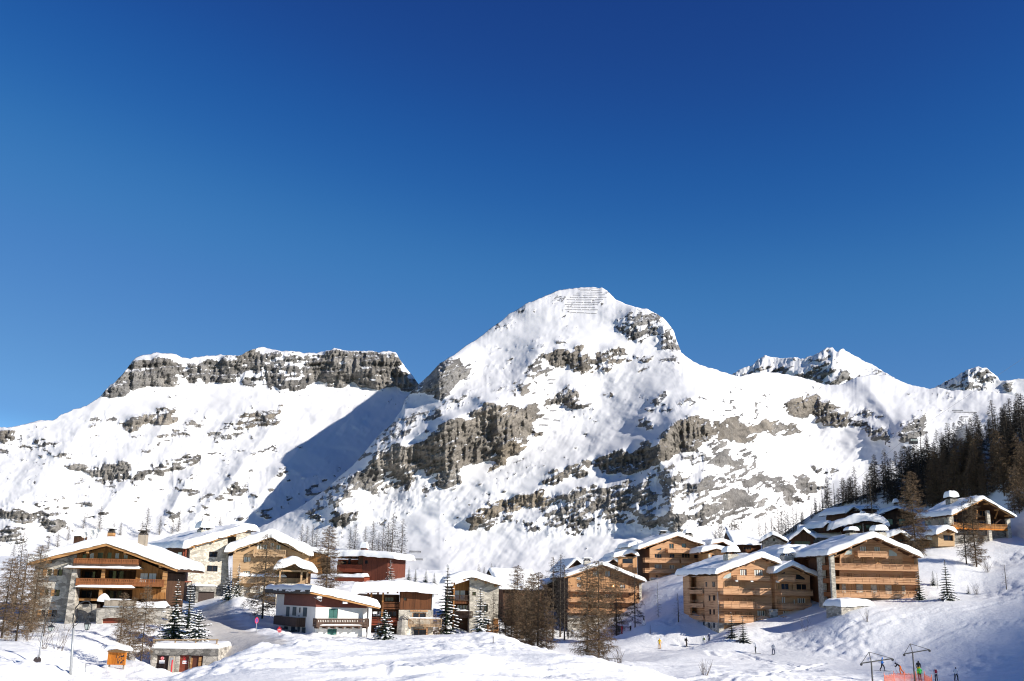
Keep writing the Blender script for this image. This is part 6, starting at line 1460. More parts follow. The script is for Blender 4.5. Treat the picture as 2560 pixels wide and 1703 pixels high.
class TB:
    """fast triangle/quad collector for twigs and needles"""
    def __init__(self): self.q = []; self.m = []
    def blade(self, p, d, L, wd, side=None, mi=0):
        d = d.normalized(); s = side if side is not None else d.cross(Vector((random.uniform(-1, 1), random.uniform(-1, 1), random.uniform(-1, 1)))).normalized()
        e = p + d * L; h = s * wd / 2
        self.q.append((p - h, p + h, e + h * .5, e - h * .5)); self.m.append(mi)
    def mesh(self, name, mats):
        me = bpy.data.meshes.new(name)
        v = np.array([[tuple(c) for c in q] for q in self.q], np.float32).reshape(-1, 3); n = len(self.q)
        me.vertices.add(len(v)); me.vertices.foreach_set('co', v.reshape(-1))
        me.loops.add(4 * n); me.loops.foreach_set('vertex_index', np.arange(4 * n, dtype=np.int32))
        me.polygons.add(n); me.polygons.foreach_set('loop_start', np.arange(0, 4 * n, 4, dtype=np.int32))
        for mm in mats: me.materials.append(MATS[mm])
        if max(self.m) > 0: me.polygons.foreach_set('material_index', np.array(self.m, np.int32))
        me.update(calc_edges=True); return me
def trunk_mb(H, r, lean=0.0, seed=0):
    rnd = random.Random(seed); pts = []; rs = []
    for i in range(9):
        t = i / 8; pts.append((lean * H * t * t + rnd.uniform(-.02, .02) * H * .1, rnd.uniform(-.02, .02) * H * .1, -0.6 + (H + .6) * t)); rs.append(r * (1.25 - t) / 1.25 * (1.25 if i == 0 else 1) + .012)
    return pts, rs
def larch_parts(H, W, nb, tw, seed, start=.12, droop=.25, dens=1.0, twl=.5, wide=.02, conic=1.0):
    """bare larch: whorled thin branches carrying drooping twigs"""
    random.seed(seed)
    pts, rs = trunk_mb(H, H * .0092 + .015, random.uniform(-.015, .015), seed)
    P = [Vector(p) for p in pts]
    def axis(z):
        f = max(0, min(7.999, (z + .6) / (H + .6) * 8)); i = int(f); return P[i].lerp(P[i + 1], f - i)
    tb = TB(); bm_ = MB()
    for k in range(nb):
        t = start + (1 - start) * (k + random.random()) / nb
        z = H * t; L = W * (1 - t) ** (.75 * conic) * random.uniform(.45, 1.2) * (min(1, .45 + (t - start) * 4)) + .12
        a = k * 2.39996 + random.uniform(-.5, .5)
        d = Vector((math.cos(a), math.sin(a), random.uniform(-.1, .25) + .5 * max(0, t - .7)))
        o = axis(z); prev = o; seg = 5; bp = [o]
        for i in range(1, seg + 1):
            s = i / seg; q = o + d * L * s + Vector((0, 0, -droop * L * s * (1.25 - s * .8)))
            q += Vector((random.uniform(-.05, .05), random.uniform(-.05, .05), random.uniform(-.04, .04))) * L; bp.append(q)
        for i in range(seg):
            dd = bp[i + 1] - bp[i]
            w0 = (.045 + .016 * L) * (1 - .8 * i / seg)
            for sd in (Vector((0, 0, 1)), dd.cross(Vector((0, 0, 1)))):
                if sd.length > 1e-4: tb.blade(bp[i], dd, dd.length, w0, sd.normalized())
        n = int(tw * L * dens)
        for j in range(n):
            s = random.uniform(.12, 1) ** .8 * seg; i = min(seg - 1, int(s)); q = bp[i].lerp(bp[i + 1], s - i)
            lat = d.cross(Vector((0, 0, 1))).normalized() * random.choice((-1, 1))
            td = lat * random.uniform(.2, 1) + d * random.uniform(.1, .9) + Vector((0, 0, random.uniform(-1.1, .25)))
            l2 = twl * random.uniform(.5, 1.3) * (.5 + .5 * (1 - t) + .2)
            tb.blade(q, td, l2, wide * random.uniform(.7, 1.3))
            e = q + td.normalized() * l2 * .5
            tb.blade(e, td + Vector((random.uniform(-1, 1), random.uniform(-1, 1), random.uniform(-1, .3))) * .9, l2 * .6, wide * .8)
    return pts, rs, tb
def spruce_parts(H, W, nl, seed, dens=1.0, snow=.6, shape=.85):
    random.seed(seed)
    pts, rs = trunk_mb(H, H * .016 + .03, 0, seed)
    tb = TB(); sb = MB()
    for k in range(nl):
        t = .04 + .95 * (k / (nl - 1)) ** 1.0
        z = H * t; R = W * ((1 - t) ** shape) * random.uniform(.85, 1.15) + .1
        nbk = max(4, int(9 * (1 - t) + 4))
        for b in range(nbk):
            if random.random() < .10: continue
            a = 2 * math.pi * b / nbk + k * 1.7 + random.uniform(-.3, .3); L = R * random.uniform(.7, 1.15)
            d = Vector((math.cos(a), math.sin(a), 0)); lat = Vector((-d.y, d.x, 0))
            up0 = .18 if t > .6 else .02; seg = 4; bp = []
            for i in range(seg + 1):
                s = i / seg; bp.append(Vector((0, 0, z)) + d * L * s + Vector((0, 0, L * (up0 * s - .38 * s * s * (1.1 - t) + .10 * s ** 4))))
            for i in range(seg):
                w0 = L * .30 * (1 - .15 * i); dd = bp[i + 1] - bp[i]
                n = int(7 * dens)
                for j in range(n):
                    q = bp[i] + dd * random.random()
                    for sg in (-1, 1):
                        tb.blade(q, lat * sg * random.uniform(.5, 1) + d * random.uniform(.3, 1) + Vector((0, 0, random.uniform(-.55, .1))), w0 * random.uniform(.45, 1.1) * (1 - .12 * i), .085 * (.6 + .4 * L), Vector((0, 0, 1)).cross(d + lat * sg).normalized() if random.random() < .6 else None)
                tb.blade(bp[i], dd, dd.length * 1.15, .12, lat)
            if snow > 0 and random.random() < snow:
                for i in range(1, seg + 1):
                    if random.random() < .3: continue
                    c = bp[i].lerp(bp[i - 1], random.random() * .6) + Vector((0, 0, .05 + .02 * L)); rx = L * random.uniform(.07, .16) + .05; ry = L * random.uniform(.05, .10) + .05; rz = .035 + .035 * L
                    vs = []; fs = []; m8 = 7
                    vs.append(c + Vector((0, 0, rz)))
                    for rr, zz in ((.65, .75), (1, -.15)):
                        for j in range(m8):
                            an = 2 * math.pi * j / m8; jt = random.uniform(.8, 1.2); vs.append(c + d * rx * rr * jt * math.cos(an) + lat * ry * rr * jt * math.sin(an) + Vector((0, 0, rz * zz - .22 * rr * rx * math.cos(an) * (1 - t))))
                    for j in range(m8):
                        j2 = (j + 1) % m8; fs.append((0, 1 + j, 1 + j2)); fs.append((1 + j, 1 + m8 + j, 1 + m8 + j2, 1 + j2))
                    sb.add(vs, fs)
    return pts, rs, tb, sb
PROTO = {}
def proto_larch(key, mat='larch_twig', bark='larch_bark', **kw):
    pts, rs, tb = larch_parts(**kw)
    tm = MB().tube(pts, rs, 7); me = bpy.data.meshes.new('trunk'); me.from_pydata(tm.v, [], tm.f); me.materials.append(MATS[bark]); me.polygons.foreach_set('use_smooth', [True] * len(me.polygons))
    PROTO[key] = (kw['H'], [('trunk', me), ('crown', tb.mesh('crown', [mat]))])
def proto_spruce(key, mat='spruce_needles', **kw):
    pts, rs, tb, sb = spruce_parts(**kw)
    tm = MB().tube(pts, rs, 7); me = bpy.data.meshes.new('trunk'); me.from_pydata(tm.v, [], tm.f); me.materials.append(MATS['larch_bark'])
    ps = [('trunk', me), ('crown', tb.mesh('crown', [mat]))]
    if sb.v:
        sm = bpy.data.meshes.new('snow'); sm.from_pydata(sb.v, [], sb.f); sm.materials.append(MATS['tree_snow']); sm.polygons.foreach_set('use_smooth', [True] * len(sm.polygons)); ps.append(('snow', sm))
    PROTO[key] = (kw['H'], ps)
# big brown larches (dense twigs), thin hillside larches, a sparse dark one, a birch
proto_larch('dense1', H=13, W=2.7, nb=185, tw=22, seed=11, start=.04, droop=.30, dens=1.1, wide=.030, conic=.5)
proto_larch('dense2', H=13, W=2.4, nb=185, tw=22, seed=12, start=.06, droop=.22, dens=1.1, wide=.030, conic=.45)
proto_larch('wide1', H=10, W=2.9, nb=115, tw=18, seed=13, start=.07, droop=.18, dens=1.1, wide=.030, conic=.65)
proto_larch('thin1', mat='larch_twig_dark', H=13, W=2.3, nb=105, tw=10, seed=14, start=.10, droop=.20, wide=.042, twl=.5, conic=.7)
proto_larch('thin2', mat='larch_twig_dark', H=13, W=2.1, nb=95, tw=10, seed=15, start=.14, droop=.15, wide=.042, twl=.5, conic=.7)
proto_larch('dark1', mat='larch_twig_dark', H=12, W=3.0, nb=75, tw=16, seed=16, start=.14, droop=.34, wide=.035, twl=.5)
proto_larch('sparse', mat='shrub_twig', H=7, W=1.1, nb=40, tw=9, seed=17, start=.2, droop=-.2, wide=.018, twl=.4)
proto_larch('birch', mat='shrub_twig', bark='birch_bark', H=9, W=1.6, nb=34, tw=8, seed=18, start=.05, droop=.0, wide=.018, twl=.5)
proto_spruce('snowy1', H=9, W=2.0, nl=22, seed=21, dens=1.25, snow=.55)
proto_spruce('snowy2', H=8, W=1.75, nl=20, seed=22, dens=1.25, snow=.6)
proto_spruce('dusted', H=6, W=1.5, nl=17, seed=23, dens=1.2, snow=.25)
proto_spruce('dark', mat='spruce_dark', H=5, W=1.35, nl=15, seed=24, dens=.9, snow=.12)
proto_spruce('round', H=4.5, W=2.3, nl=16, seed=25, dens=1.1, snow=.5, shape=.5)
trng = random.Random(5)
def tree(kind, name, label, loc, height, cat='tree', group=None, fat=1.0):
    H, parts = PROTO[kind]; s = height / H
    e = empty(name, loc, trng.uniform(0, 6.28)); tag(e, label, cat, group)
    e.scale = (s * fat, s * fat, s)
    for nm, me in parts: link_mesh(nm, me, e)
    return e
def tree_px(kind, label, px, base_y, top_y, D, name=None, group=None, fat=1.0, on_ground=True):
    p = at(px, base_y, D); top = at(px, top_y, D)
    z = gz_at(p.x, p.y) - .1
    if not on_ground: z = p.z
    h = max(1.0, top.z - z)
    return tree(kind, name or ('spruce_tree' if kind in ('snowy1', 'snowy2', 'dusted', 'dark', 'round') else 'larch_tree' if kind not in ('birch',) else 'birch_tree'), label, Vector((p.x, p.y, z)), h, group=group, fat=fat)
# --- near larches at the left
tree_px('wide1', 'dense brown larch at the left edge, in front of the stone gable end', 40, 1603, 1385, 105, fat=1.1)
tree_px('dense1', 'bare larch close to the stone wall of the left chalet, second from the edge', 78, 1575, 1362, 120, fat=1.0)
tree_px('dense2', 'bare larch cut by the left edge of the photo', 4, 1595, 1395, 111, fat=1.2)
tree_px('thin1', 'slim dark larch with bare spire behind the left-edge larches', 30, 1570, 1330, 140, fat=.8)
tree_px('dark1', 'low dark larch leaning over the snow at the far left corner', 110, 1585, 1500, 113, fat=1.5)
tree_px('wide1', 'bare larch beside the wooden notice board', 352, 1657, 1462, 102, fat=.85)
tree_px('dense1', 'smaller bare larch with twin look behind the notice board', 323, 1618, 1492, 110, fat=.9)
tree_px('dense2', 'bare larch in front of the red arched garage door', 300, 1598, 1482, 117, fat=1.0)
# --- middle
tree_px('wide1', 'tall bare larch with black trunk in front of the pale timber chalet', 655, 1548, 1335, 149, fat=1.05)
tree_px('sparse', 'thin dead stem before the porch of the pale timber chalet', 703, 1470, 1388, 160, fat=.5)
tree_px('dense1', 'dense brown larch between the pale timber chalet and the red chalet', 815, 1475, 1315, 188, fat=1.2)
tree_px('dark1', 'brown larch in the hollow left of the snow roof, beside the rubble stone chalet', 1263, 1590, 1470, 172, fat=1.2)
tree_px('dense1', 'tall brown larch rising over the broad snow roof in the hollow', 1292, 1605, 1413, 168, fat=1.0)
tree_px('dense2', 'slender larch behind the hollow trees, right of the snow roof ridge', 1328, 1600, 1434, 178, fat=.9)
tree_px('dense1', 'largest brown larch of the hollow, at the end of the snow bank', 1344, 1628, 1430, 158, fat=1.15)
tree_px('wide1', 'low brown larch right of the hollow, by the piste bend', 1366, 1615, 1490, 166, fat=.8)
tree_px('dark1', 'brown larch with snow on its lower boughs by the foot of the snow bank', 1232, 1585, 1480, 165, fat=.9)
tree_px('dense2', 'brown larch low in the hollow, before the dark wall under the snow roof', 1278, 1612, 1482, 161, fat=1.1)
tree_px('dense1', 'brown larch of the hollow left of the largest one', 1315, 1622, 1468, 156, fat=1.1)
tree_px('dark1', 'dark drooping larch touching the corner of the rubble stone chalet', 1249, 1598, 1500, 160, fat=1.1)
tree_px('thin1', 'first of the black larches in shade left of the larch-screened chalet', 1382, 1575, 1392, 226, fat=1.0)
tree_px('thin2', 'tallest of the black larches in shade left of the larch-screened chalet', 1400, 1570, 1385, 230, fat=1.0)
tree_px('thin1', 'black larch touching the left eave of the larch-screened chalet', 1411, 1580, 1412, 226, fat=1.0)
tree_px('dense1', 'big brown larch in front of the larch-screened chalet, left of the pair', 1468, 1640, 1410, 152, fat=.95)
tree_px('dense2', 'big brown larch in front of the larch-screened chalet, right of the pair', 1497, 1642, 1402, 153, fat=1.0)
tree_px('dense1', 'larch behind the brown pair, before the right half of the larch-screened chalet', 1541, 1582, 1415, 216, fat=1.0)
tree_px('dark1', 'dark drooping larch standing on the shaded gully snow', 1588, 1586, 1425, 216, fat=1.0)
tree_px('birch', 'pale thin birch trunk in the shaded gully', 1645, 1522, 1455, 215, fat=.9)
tree_px('sparse', 'small bare sapling beside the shaded side of the large ochre chalet', 1696, 1552, 1484, 201, fat=1.9)
tree_px('sparse', 'tiny bare sapling on the gully floor near the skiers', 1626, 1590, 1562, 197, fat=1.6)
# --- spruces
tree_px('snowy1', 'snow-laden spruce by the road bend, largest of the three left of the road', 468, 1575, 1452, 124, fat=1.1)
tree_px('dusted', 'small spruce beside the terrace wall of the big left chalet', 440, 1520, 1450, 133, fat=.9)
tree_px('round', 'dark bushy pine in front of the snow-laden spruce by the road', 433, 1590, 1515, 120, fat=1.1)
tree_px('round', 'dark pine with bare snow below, rightmost of the three left of the road', 494, 1592, 1528, 118, fat=.8)
tree_px('snowy2', 'snowy spruce left of a pair on the ploughed bank below the pale chalet', 571, 1497, 1418, 160, fat=1.15)
tree_px('snowy1', 'snowy spruce right of a pair on the ploughed bank below the pale chalet', 593, 1487, 1410, 161, fat=1.0)
tree_px('round', 'dark conical bush dusted with snow at the white chalet corner', 960, 1602, 1528, 127, fat=1.0)
tree_px('snowy1', 'tall snow-laden spruce between the timber chalet and the rubble stone chalet', 1115, 1580, 1420, 156, fat=1.15)
tree_px('snowy2', 'snowy spruce standing alone before the rubble stone chalet', 1199, 1596, 1472, 146, fat=1.15)
tree_px('snowy2', 'snowy spruce right of the red chalet', 974, 1460, 1402, 203, fat=1.3)
tree_px('snowy1', 'left of two snowy spruces above the thick snow slab roof', 1021, 1462, 1416, 203, fat=1.2)
tree_px('snowy2', 'right of two snowy spruces above the thick snow slab roof', 1038, 1462, 1423, 205, fat=1.2)
tree_px('dusted', 'little spruce seen over the right end of the thick snow slab roof', 1064, 1462, 1424, 207, fat=1.1)
tree_px('dusted', 'tiny spruce next to the tall snow-laden spruce top', 1085, 1462, 1432, 208, fat=1.2)
tree_px('dark', 'left of two dark firs in front of the large ochre chalet', 1830, 1600, 1532, 178, fat=1.15)
tree_px('dark', 'right of two dark firs in front of the large ochre chalet', 1859, 1612, 1543, 175, fat=1.25)
tree_px('dusted', 'fir at the right corner of the tiered ochre chalet', 2300, 1501, 1428, 185, fat=1.0)
tree_px('dusted', 'middle fir of three on the slope right of the tiered chalet', 2336, 1484, 1427, 194, fat=1.15)
tree_px('dusted', 'tallest fir on the slope right of the tiered chalet', 2370, 1504, 1400, 181, fat=.95)
tree_px('dark', 'small fir half buried right of the tallest slope fir', 2422, 1490, 1462, 189, fat=1.1)
# --- right side larches
tree_px('thin1', 'thin larch in front of the hillside chalet, left of the leaning pair', 2417, 1413, 1255, 206, fat=1.0)
tree_px('dense2', 'larch with dark trunk in front of the orange balcony of the hillside chalet', 2442, 1420, 1243, 205, fat=1.0)
tree_px('dense1', 'tall brown larch rising behind the right eave of the tiered chalet', 2291, 1390, 1178, 214, fat=1.0)
tree_px('thin2', 'larch standing before the trussed hut', 2184, 1318, 1198, 262, fat=1.1)
tree_px('sparse', 'small bare larch sapling on the open slope at the right', 2516, 1466, 1412, 186, fat=1.6)
tree_px('sparse', 'slim bare sapling between the slope firs', 2346, 1486, 1432, 192, fat=.8)
# --- bare larches on the valley floor and lower slopes
VF = [(170, 1352, 1317), (143, 1368, 1328), (208, 1322, 1282), (247, 1330, 1265), (283, 1335, 1302), (300, 1338, 1306), (352, 1345, 1302), (364, 1342, 1269), (398, 1338, 1290), (445, 1330, 1274), (430, 1335, 1300), (504, 1325, 1284), (520, 1325, 1292), (549, 1325, 1288),
      (752, 1372, 1310), (765, 1375, 1314), (779, 1378, 1312), (790, 1380, 1316), (874, 1380, 1318), (886, 1380, 1310), (912, 1378, 1314), (930, 1385, 1302), (955, 1390, 1312), (978, 1410, 1284), (1002, 1425, 1297), (968, 1398, 1306), (944, 1392, 1330),
      (1197, 1440, 1410), (1228, 1440, 1408), (1210, 1440, 1418), (30, 1420, 1360), (95, 1400, 1372), (120, 1372, 1340)]
for i, (x, b_, t_) in enumerate(VF):
    p = on_layer('left_mountain' if x < 700 else 'main_mountain', x, b_)
    D = p.y; h = at(x, t_, D).z - p.z
    tree('thin1' if i % 2 else 'thin2', 'larch_tree', 'thin bare larch on the white slope foot behind the left-hand chalets', p - Vector((0, 0, .5)), max(3, h + .5), group='thin bare larches at the foot of the mountain', fat=1.3 if h < 7 else 1.1)
MR = [(1788, 1352, 1322), (1798, 1352, 1302), (1806, 1352, 1306), (1829, 1352, 1302), (1837, 1352, 1280), (1847, 1352, 1304), (1855, 1352, 1318), (1881, 1346, 1315), (1898, 1345, 1293), (1915, 1348, 1304), (1930, 1346, 1288), (1948, 1342, 1272), (1956, 1340, 1282), (1964, 1338, 1268), (1972, 1335, 1280), (1984, 1330, 1267), (1993, 1322, 1272), (2004, 1315, 1268)]
for i, (x, b_, t_) in enumerate(MR):
    p = on_layer('main_mountain' if x < 1950 else 'wooded_hill', x, b_); h = (b_ - t_) / F_PX * p.y
    tree('thin1' if i % 2 else 'thin2', 'larch_tree', 'dark bare larch in the line climbing from the small huts to the wood', Vector((p.x, p.y, p.z - 1.2)), h + 1.2, group='larches along the foot of the wood', fat=1.2)
# --- the shaded wood: every tree an object, one mesh each
def forest_mesh(seed, H, W, n, mat2, wide, bark='larch_bark'):
    pts, rs, tb = larch_parts(H, W, n, 13, seed, start=.12, droop=.22, wide=wide, twl=.7, conic=.7)
    tm = MB().tube(pts, rs, 5)
    for q in tm.f:
        if len(q) == 4: tb.q.append(tuple(Vector(tm.v[i]) for i in q)); tb.m.append(1)
    return tb.mesh('forest_larch', [mat2, bark])
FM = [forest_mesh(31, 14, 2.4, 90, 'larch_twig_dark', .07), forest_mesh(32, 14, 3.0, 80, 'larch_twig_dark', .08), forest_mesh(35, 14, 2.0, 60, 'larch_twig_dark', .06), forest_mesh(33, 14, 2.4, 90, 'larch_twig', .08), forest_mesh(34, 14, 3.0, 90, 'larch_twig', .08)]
def forest_spruce(seed, H, W):
    pts, rs, tb, sb = spruce_parts(H, W, 20, seed, dens=.55, snow=.12)
    tm = MB().tube(pts, rs, 5)
    for q in tm.f:
        if len(q) == 4: tb.q.append(tuple(Vector(tm.v[i]) for i in q)); tb.m.append(1)
    for f in sb.f:
        c = [Vector(sb.v[i]) for i in f]; tb.q.append(tuple(c if len(c) == 4 else c + [c[-1]])); tb.m.append(2)
    return tb.mesh('forest_spruce', ['spruce_dark', 'larch_bark', 'tree_snow'])
FM += [forest_spruce(41, 14, 2.3), forest_spruce(42, 14, 1.8)]
frng = random.Random(77)
def forest_tree(px, py, h, k=None, label=None, group=None):
    p = on_layer('wooded_hill', px, py)
    k = frng.choice((0, 0, 1, 1, 2, 5, 6)) if k is None else k
    o = link_mesh('spruce_tree' if k > 4 else 'larch_tree', FM[k])
    o.location = p - Vector((0, 0, .8)); s = h / 14.0; o.scale = (s, s, s); o.rotation_euler = (0, 0, frng.uniform(0, 6.28))
    tag(o, label or ('black-green spruce among the bare larches of the shaded wood on the right' if k > 4 else 'dark bare larch of the shaded wood on the right-hand hillside'), 'tree', group or ('spruces of the shaded wood' if k > 4 else 'larches of the shaded wood'))
    return o
nfor = 0
spots = []
for px in np.arange(2008, 2585, 7.0):                       # along the crest
    top = interp_poly(silD, px) if False else float(np.interp(px, [q[0] for q in silD], [q[1] for q in silD]))
    if frng.random() < .85: spots.append((px + frng.uniform(-4, 4), top + frng.uniform(1, 14), frng.choice((4.5, 6.5, 8, 9, 10.5)) * frng.uniform(.9, 1.1)))
while len(spots) < 265:
    px = frng.uniform(2040, 2590); top = float(np.interp(px, [q[0] for q in silD], [q[1] for q in silD]))
    low = np.interp(px, [2040, 2130, 2200, 2300, 2400, 2590], [1283, 1262, 1262, 1280, 1275, 1290])
    if top + 8 >= low: continue
    py = top + 8 + (low - top - 8) * frng.random() ** 1.1
    if float(vnoise(np.array([px / 38]), np.array([py / 26]), 5)[0]) < .30: continue
    if any(abs(px - a) < 6 and abs(py - b_) < 5 for a, b_, c in spots): continue
    spots.append((px, py, frng.choice((5.5, 7.5, 9, 10, 12.5)) * frng.uniform(.9, 1.15)))
for px, py, h in spots:
    low = py > 1195 and px > 2330
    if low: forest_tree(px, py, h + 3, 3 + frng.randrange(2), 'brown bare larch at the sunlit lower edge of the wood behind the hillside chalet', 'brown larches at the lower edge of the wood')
    else: forest_tree(px, py, h)
# --- shrubs
def shrub(label, px, D, h, seed, n=10, mat='shrub_twig'):
    random.seed(seed); p = ground_pt(px, D); mb = MB()
    for i in range(n):
        a = random.uniform(0, 6.28); t = random.uniform(.1, .6); q = Vector((random.uniform(-.3, .3), random.uniform(-.3, .3), -.2)); pts = [q]
        d = Vector((math.cos(a) * t, math.sin(a) * t, 1)).normalized(); L = h * random.uniform(.6, 1)
        for s in (1, 2, 3): q = q + d * L / 3 + Vector((random.uniform(-.06, .06), random.uniform(-.06, .06), 0)) * h; pts.append(q)
        mb.tube(pts, [.022, .017, .012, .006], 4, cap=False)
        for s in (1, 2):
            e = pts[s] + Vector((random.uniform(-.3, .3), random.uniform(-.3, .3), random.uniform(.2, .45))) * h * .6; mb.tube([pts[s], e], [.012, .005], 3, cap=False)
    o = mb.build('shrub', mat); o.location = p; tag(o, label, 'shrub'); return o
shrub('leafless shrub of upright stems by the street lamp with the black lantern', 110, 100, 3.6, 1, 8)
shrub('leafless shrub between the two street lamps', 146, 104, 4.2, 2, 9)
shrub('leafless shrub behind the left lamp, at the foot of the stone wall', 70, 108, 3.0, 3, 9)
shrub('reddish leafless shrub poking from the snow at the bottom edge, left of the ski lift', 1760, 118, 2.2, 4, 16)
shrub('leafless shrub at the end of the small footbridge', 1546, 100, 2.0, 5, 10)
shrub('leafless shrub on the slope below the hillside chalet', 2468, 200, 3.6, 6, 16)
shrub('leafless shrub by the snow-capped stone outbuilding', 2166, 172, 3.0, 7, 9)
shrub('thin leafless shrub in front of the lower right gable of the ochre chalet', 2012, 178, 4.0, 8, 5)
shrub('brown leafless shrub at the deck of the timber chalet', 1092, 146, 3.6, 9, 22, 'larch_twig')
shrub('brown leafless shrub behind the conical bush at the white chalet', 958, 131, 3.4, 10, 18, 'larch_twig')
shrub('small leafless shrub on the right slope by the half buried fir', 2440, 188, 2.6, 11, 12)
# ------------------------------------------------------------ lamps, board, garage, signs, lift, barriers
zP = (0, 1480, .14224)
def zpx(z, x, y): return z[0] + z[2] * x, z[1] + z[2] * y
def lamp(label, D, base, joint, arm, lant, scroll):
    bx_, by_ = zpx(zP, *base); b0 = at(bx_, by_, D); b0.z = gz_at(b0.x, b0.y) - .2
    root = empty('street_lamp', b0); tag(root, label, 'street lamp', 'street lamps with hanging lanterns')
    L = lambda x, y: at(*zpx(zP, x, y), D) - b0
    j = L(*joint); j.y = 0
    MB().tube([(0, 0, 0), (j.x * .5, 0, j.z * .5), j], [.09, .075, .06], 10).build('pole', 'grey_metal', root, True)
    pts = [L(*q) for q in arm]; mb = MB(); mb.tube(pts, .035, 8)
    if scroll: mb.tube([L(*q) for q in scroll], .022, 6)
    a = mb.build('arm', 'dark_metal', root, True)
    x0, y0, x1, y1 = lant; c = (L(x0, y0) + L(x1, y1)) / 2; wd = (L(x1, y0) - L(x0, y0)).length / 2; ht = abs(L(x0, y0).z - L(x0, y1).z)
    zt_ = c.z + ht / 2; lm = MB()
    def ring(z, r): return [(c.x + r * sx, c.y + r * sy, z) for sx, sy in ((-1, -1), (1, -1), (1, 1), (-1, 1))]
    # hat
    top = ring(zt_ - ht * .12, wd * .25); mid = ring(zt_ - ht * .40, wd * 1.0)
    lm.add(top + mid, [(0, 1, 5, 4), (1, 2, 6, 5), (2, 3, 7, 6), (3, 0, 4, 7), (3, 2, 1, 0), (4, 5, 6, 7)])
    lm.tube([(c.x, c.y, zt_ - ht * .14), (c.x, c.y, zt_)], wd * .16, 6)
    u = ring(zt_ - ht * .42, wd * .82); d_ = ring(zt_ - ht * .92, wd * .45)
    for k in range(4): lm.bar(u[k], d_[k], .03); lm.bar(u[k], u[(k + 1) % 4], .03); lm.bar(d_[k], d_[(k + 1) % 4], .03)
    lm.tube([(c.x, c.y, zt_ - ht * .92), (c.x, c.y, zt_ - ht)], [wd * .3, wd * .1], 6)
    lo = lm.build('lantern', 'dark_metal', root)
    g = MB(); u2 = ring(zt_ - ht * .43, wd * .78); d2 = ring(zt_ - ht * .91, wd * .42); g.add(u2 + d2, [(0, 4, 5, 1), (1, 5, 6, 2), (2, 6, 7, 3), (3, 7, 4, 0)]); g.build('pane', 'pale_glass', lo)
    e = L((x0 + x1) / 2, y0 + 2); MB().tube([pts[-1], e], .02, 6).build('hanger', 'dark_metal', root)
    return root
lamp('farther slim street lamp with black scroll arm and small lantern at the far left', 92, (672, 1240), (750, 720), [(750, 720), (765, 600), (790, 470), (830, 400), (900, 372), (950, 380), (985, 430), (985, 470), (960, 510), (915, 545)], (850, 560, 950, 700), [(960, 510), (915, 528), (878, 505), (880, 478), (905, 470), (925, 485)])
lamp('nearer tall grey street lamp with big black arc arm and pale lantern', 60, (1225, 1620), (1292, 635), [(1292, 635), (1282, 520), (1290, 420), (1325, 285), (1400, 200), (1490, 162), (1560, 165), (1610, 230), (1615, 330), (1580, 420), (1545, 480)], (1490, 480, 1585, 680), [(1292, 600), (1340, 580), (1380, 540), (1370, 500), (1330, 500)])
# round sign at the foot of the farther lamp
q = at(93, 1652, 91.6); mb = MB().disc((0, 0, .02), (.2, -1, .25), .32, .04, 20); o = mb.build('road_sign', 'sign_ink'); o.location = q; tag(o, 'dark round road sign half sunk in snow at the foot of the farther lamp', 'sign')
MB().bar((0, .05, -.9), (0, .05, .5), .06).build('post', 'grey_metal', o)

# notice board
q = at(*zpx(zP, 2030, 1385), 98); q.z = min(q.z, gz_at(q.x, q.y) + .1)
nb_ = empty('notice_board', q, RAD(-6)); tag(nb_, 'orange wooden notice board with snow on its little gabled roof', 'notice board')
pc = 1 / F_PX * 98 * .14224; hz = lambda y: at(*zpx(zP, 2030, y), 98).z - q.z
wx = 158 * pc
MB().box(-wx, wx, -.06, .06, hz(1282), hz(1065)).build('panel', 'orange_board', nb_)
MB().poly([(-wx - .05, hz(1064)), (wx + .05, hz(1064)), (wx + .05, hz(1035)), (0, hz(1000)), (-wx - .05, hz(1035))], -.12, .3).build('frame', 'honey_beam', nb_)
rr = MB(); zr = hz(1030); za = hz(995)
rr.poly([(-wx - .25, zr), (0, za), (wx + .25, zr), (wx + .25, zr + .09), (0, za + .09), (-wx - .25, zr + .09)], -.35, .6); ro = rr.build('roof', 'roof_edge', nb_)
snow_cap([(-wx - .25, zr + .09), (0, za + .09), (wx + .25, zr + .09)], -.4, .65, hz(925) - za - .05, .35, .06, 61).build('snow', 'roof_snow', ro, True)
for sx in (-1, 1): MB().bar((sx * (wx - .18), .1, -.6), (sx * (wx - .18), .1, hz(1200)), .12).build('leg', 'weathered_wood', nb_)
rnd = random.Random(3); wm = MB()
for i in range(26):                                      # burnt-in lettering, too worn to read
    x = rnd.uniform(-.1, wx * .8); z = hz(1262) + rnd.uniform(0, 1) * (hz(1130) - hz(1262)); wm.box(x, x + rnd.uniform(.03, .14), -.068, -.062, z, z + rnd.uniform(.03, .16))
wm.build('lettering', 'sign_ink', nb_)

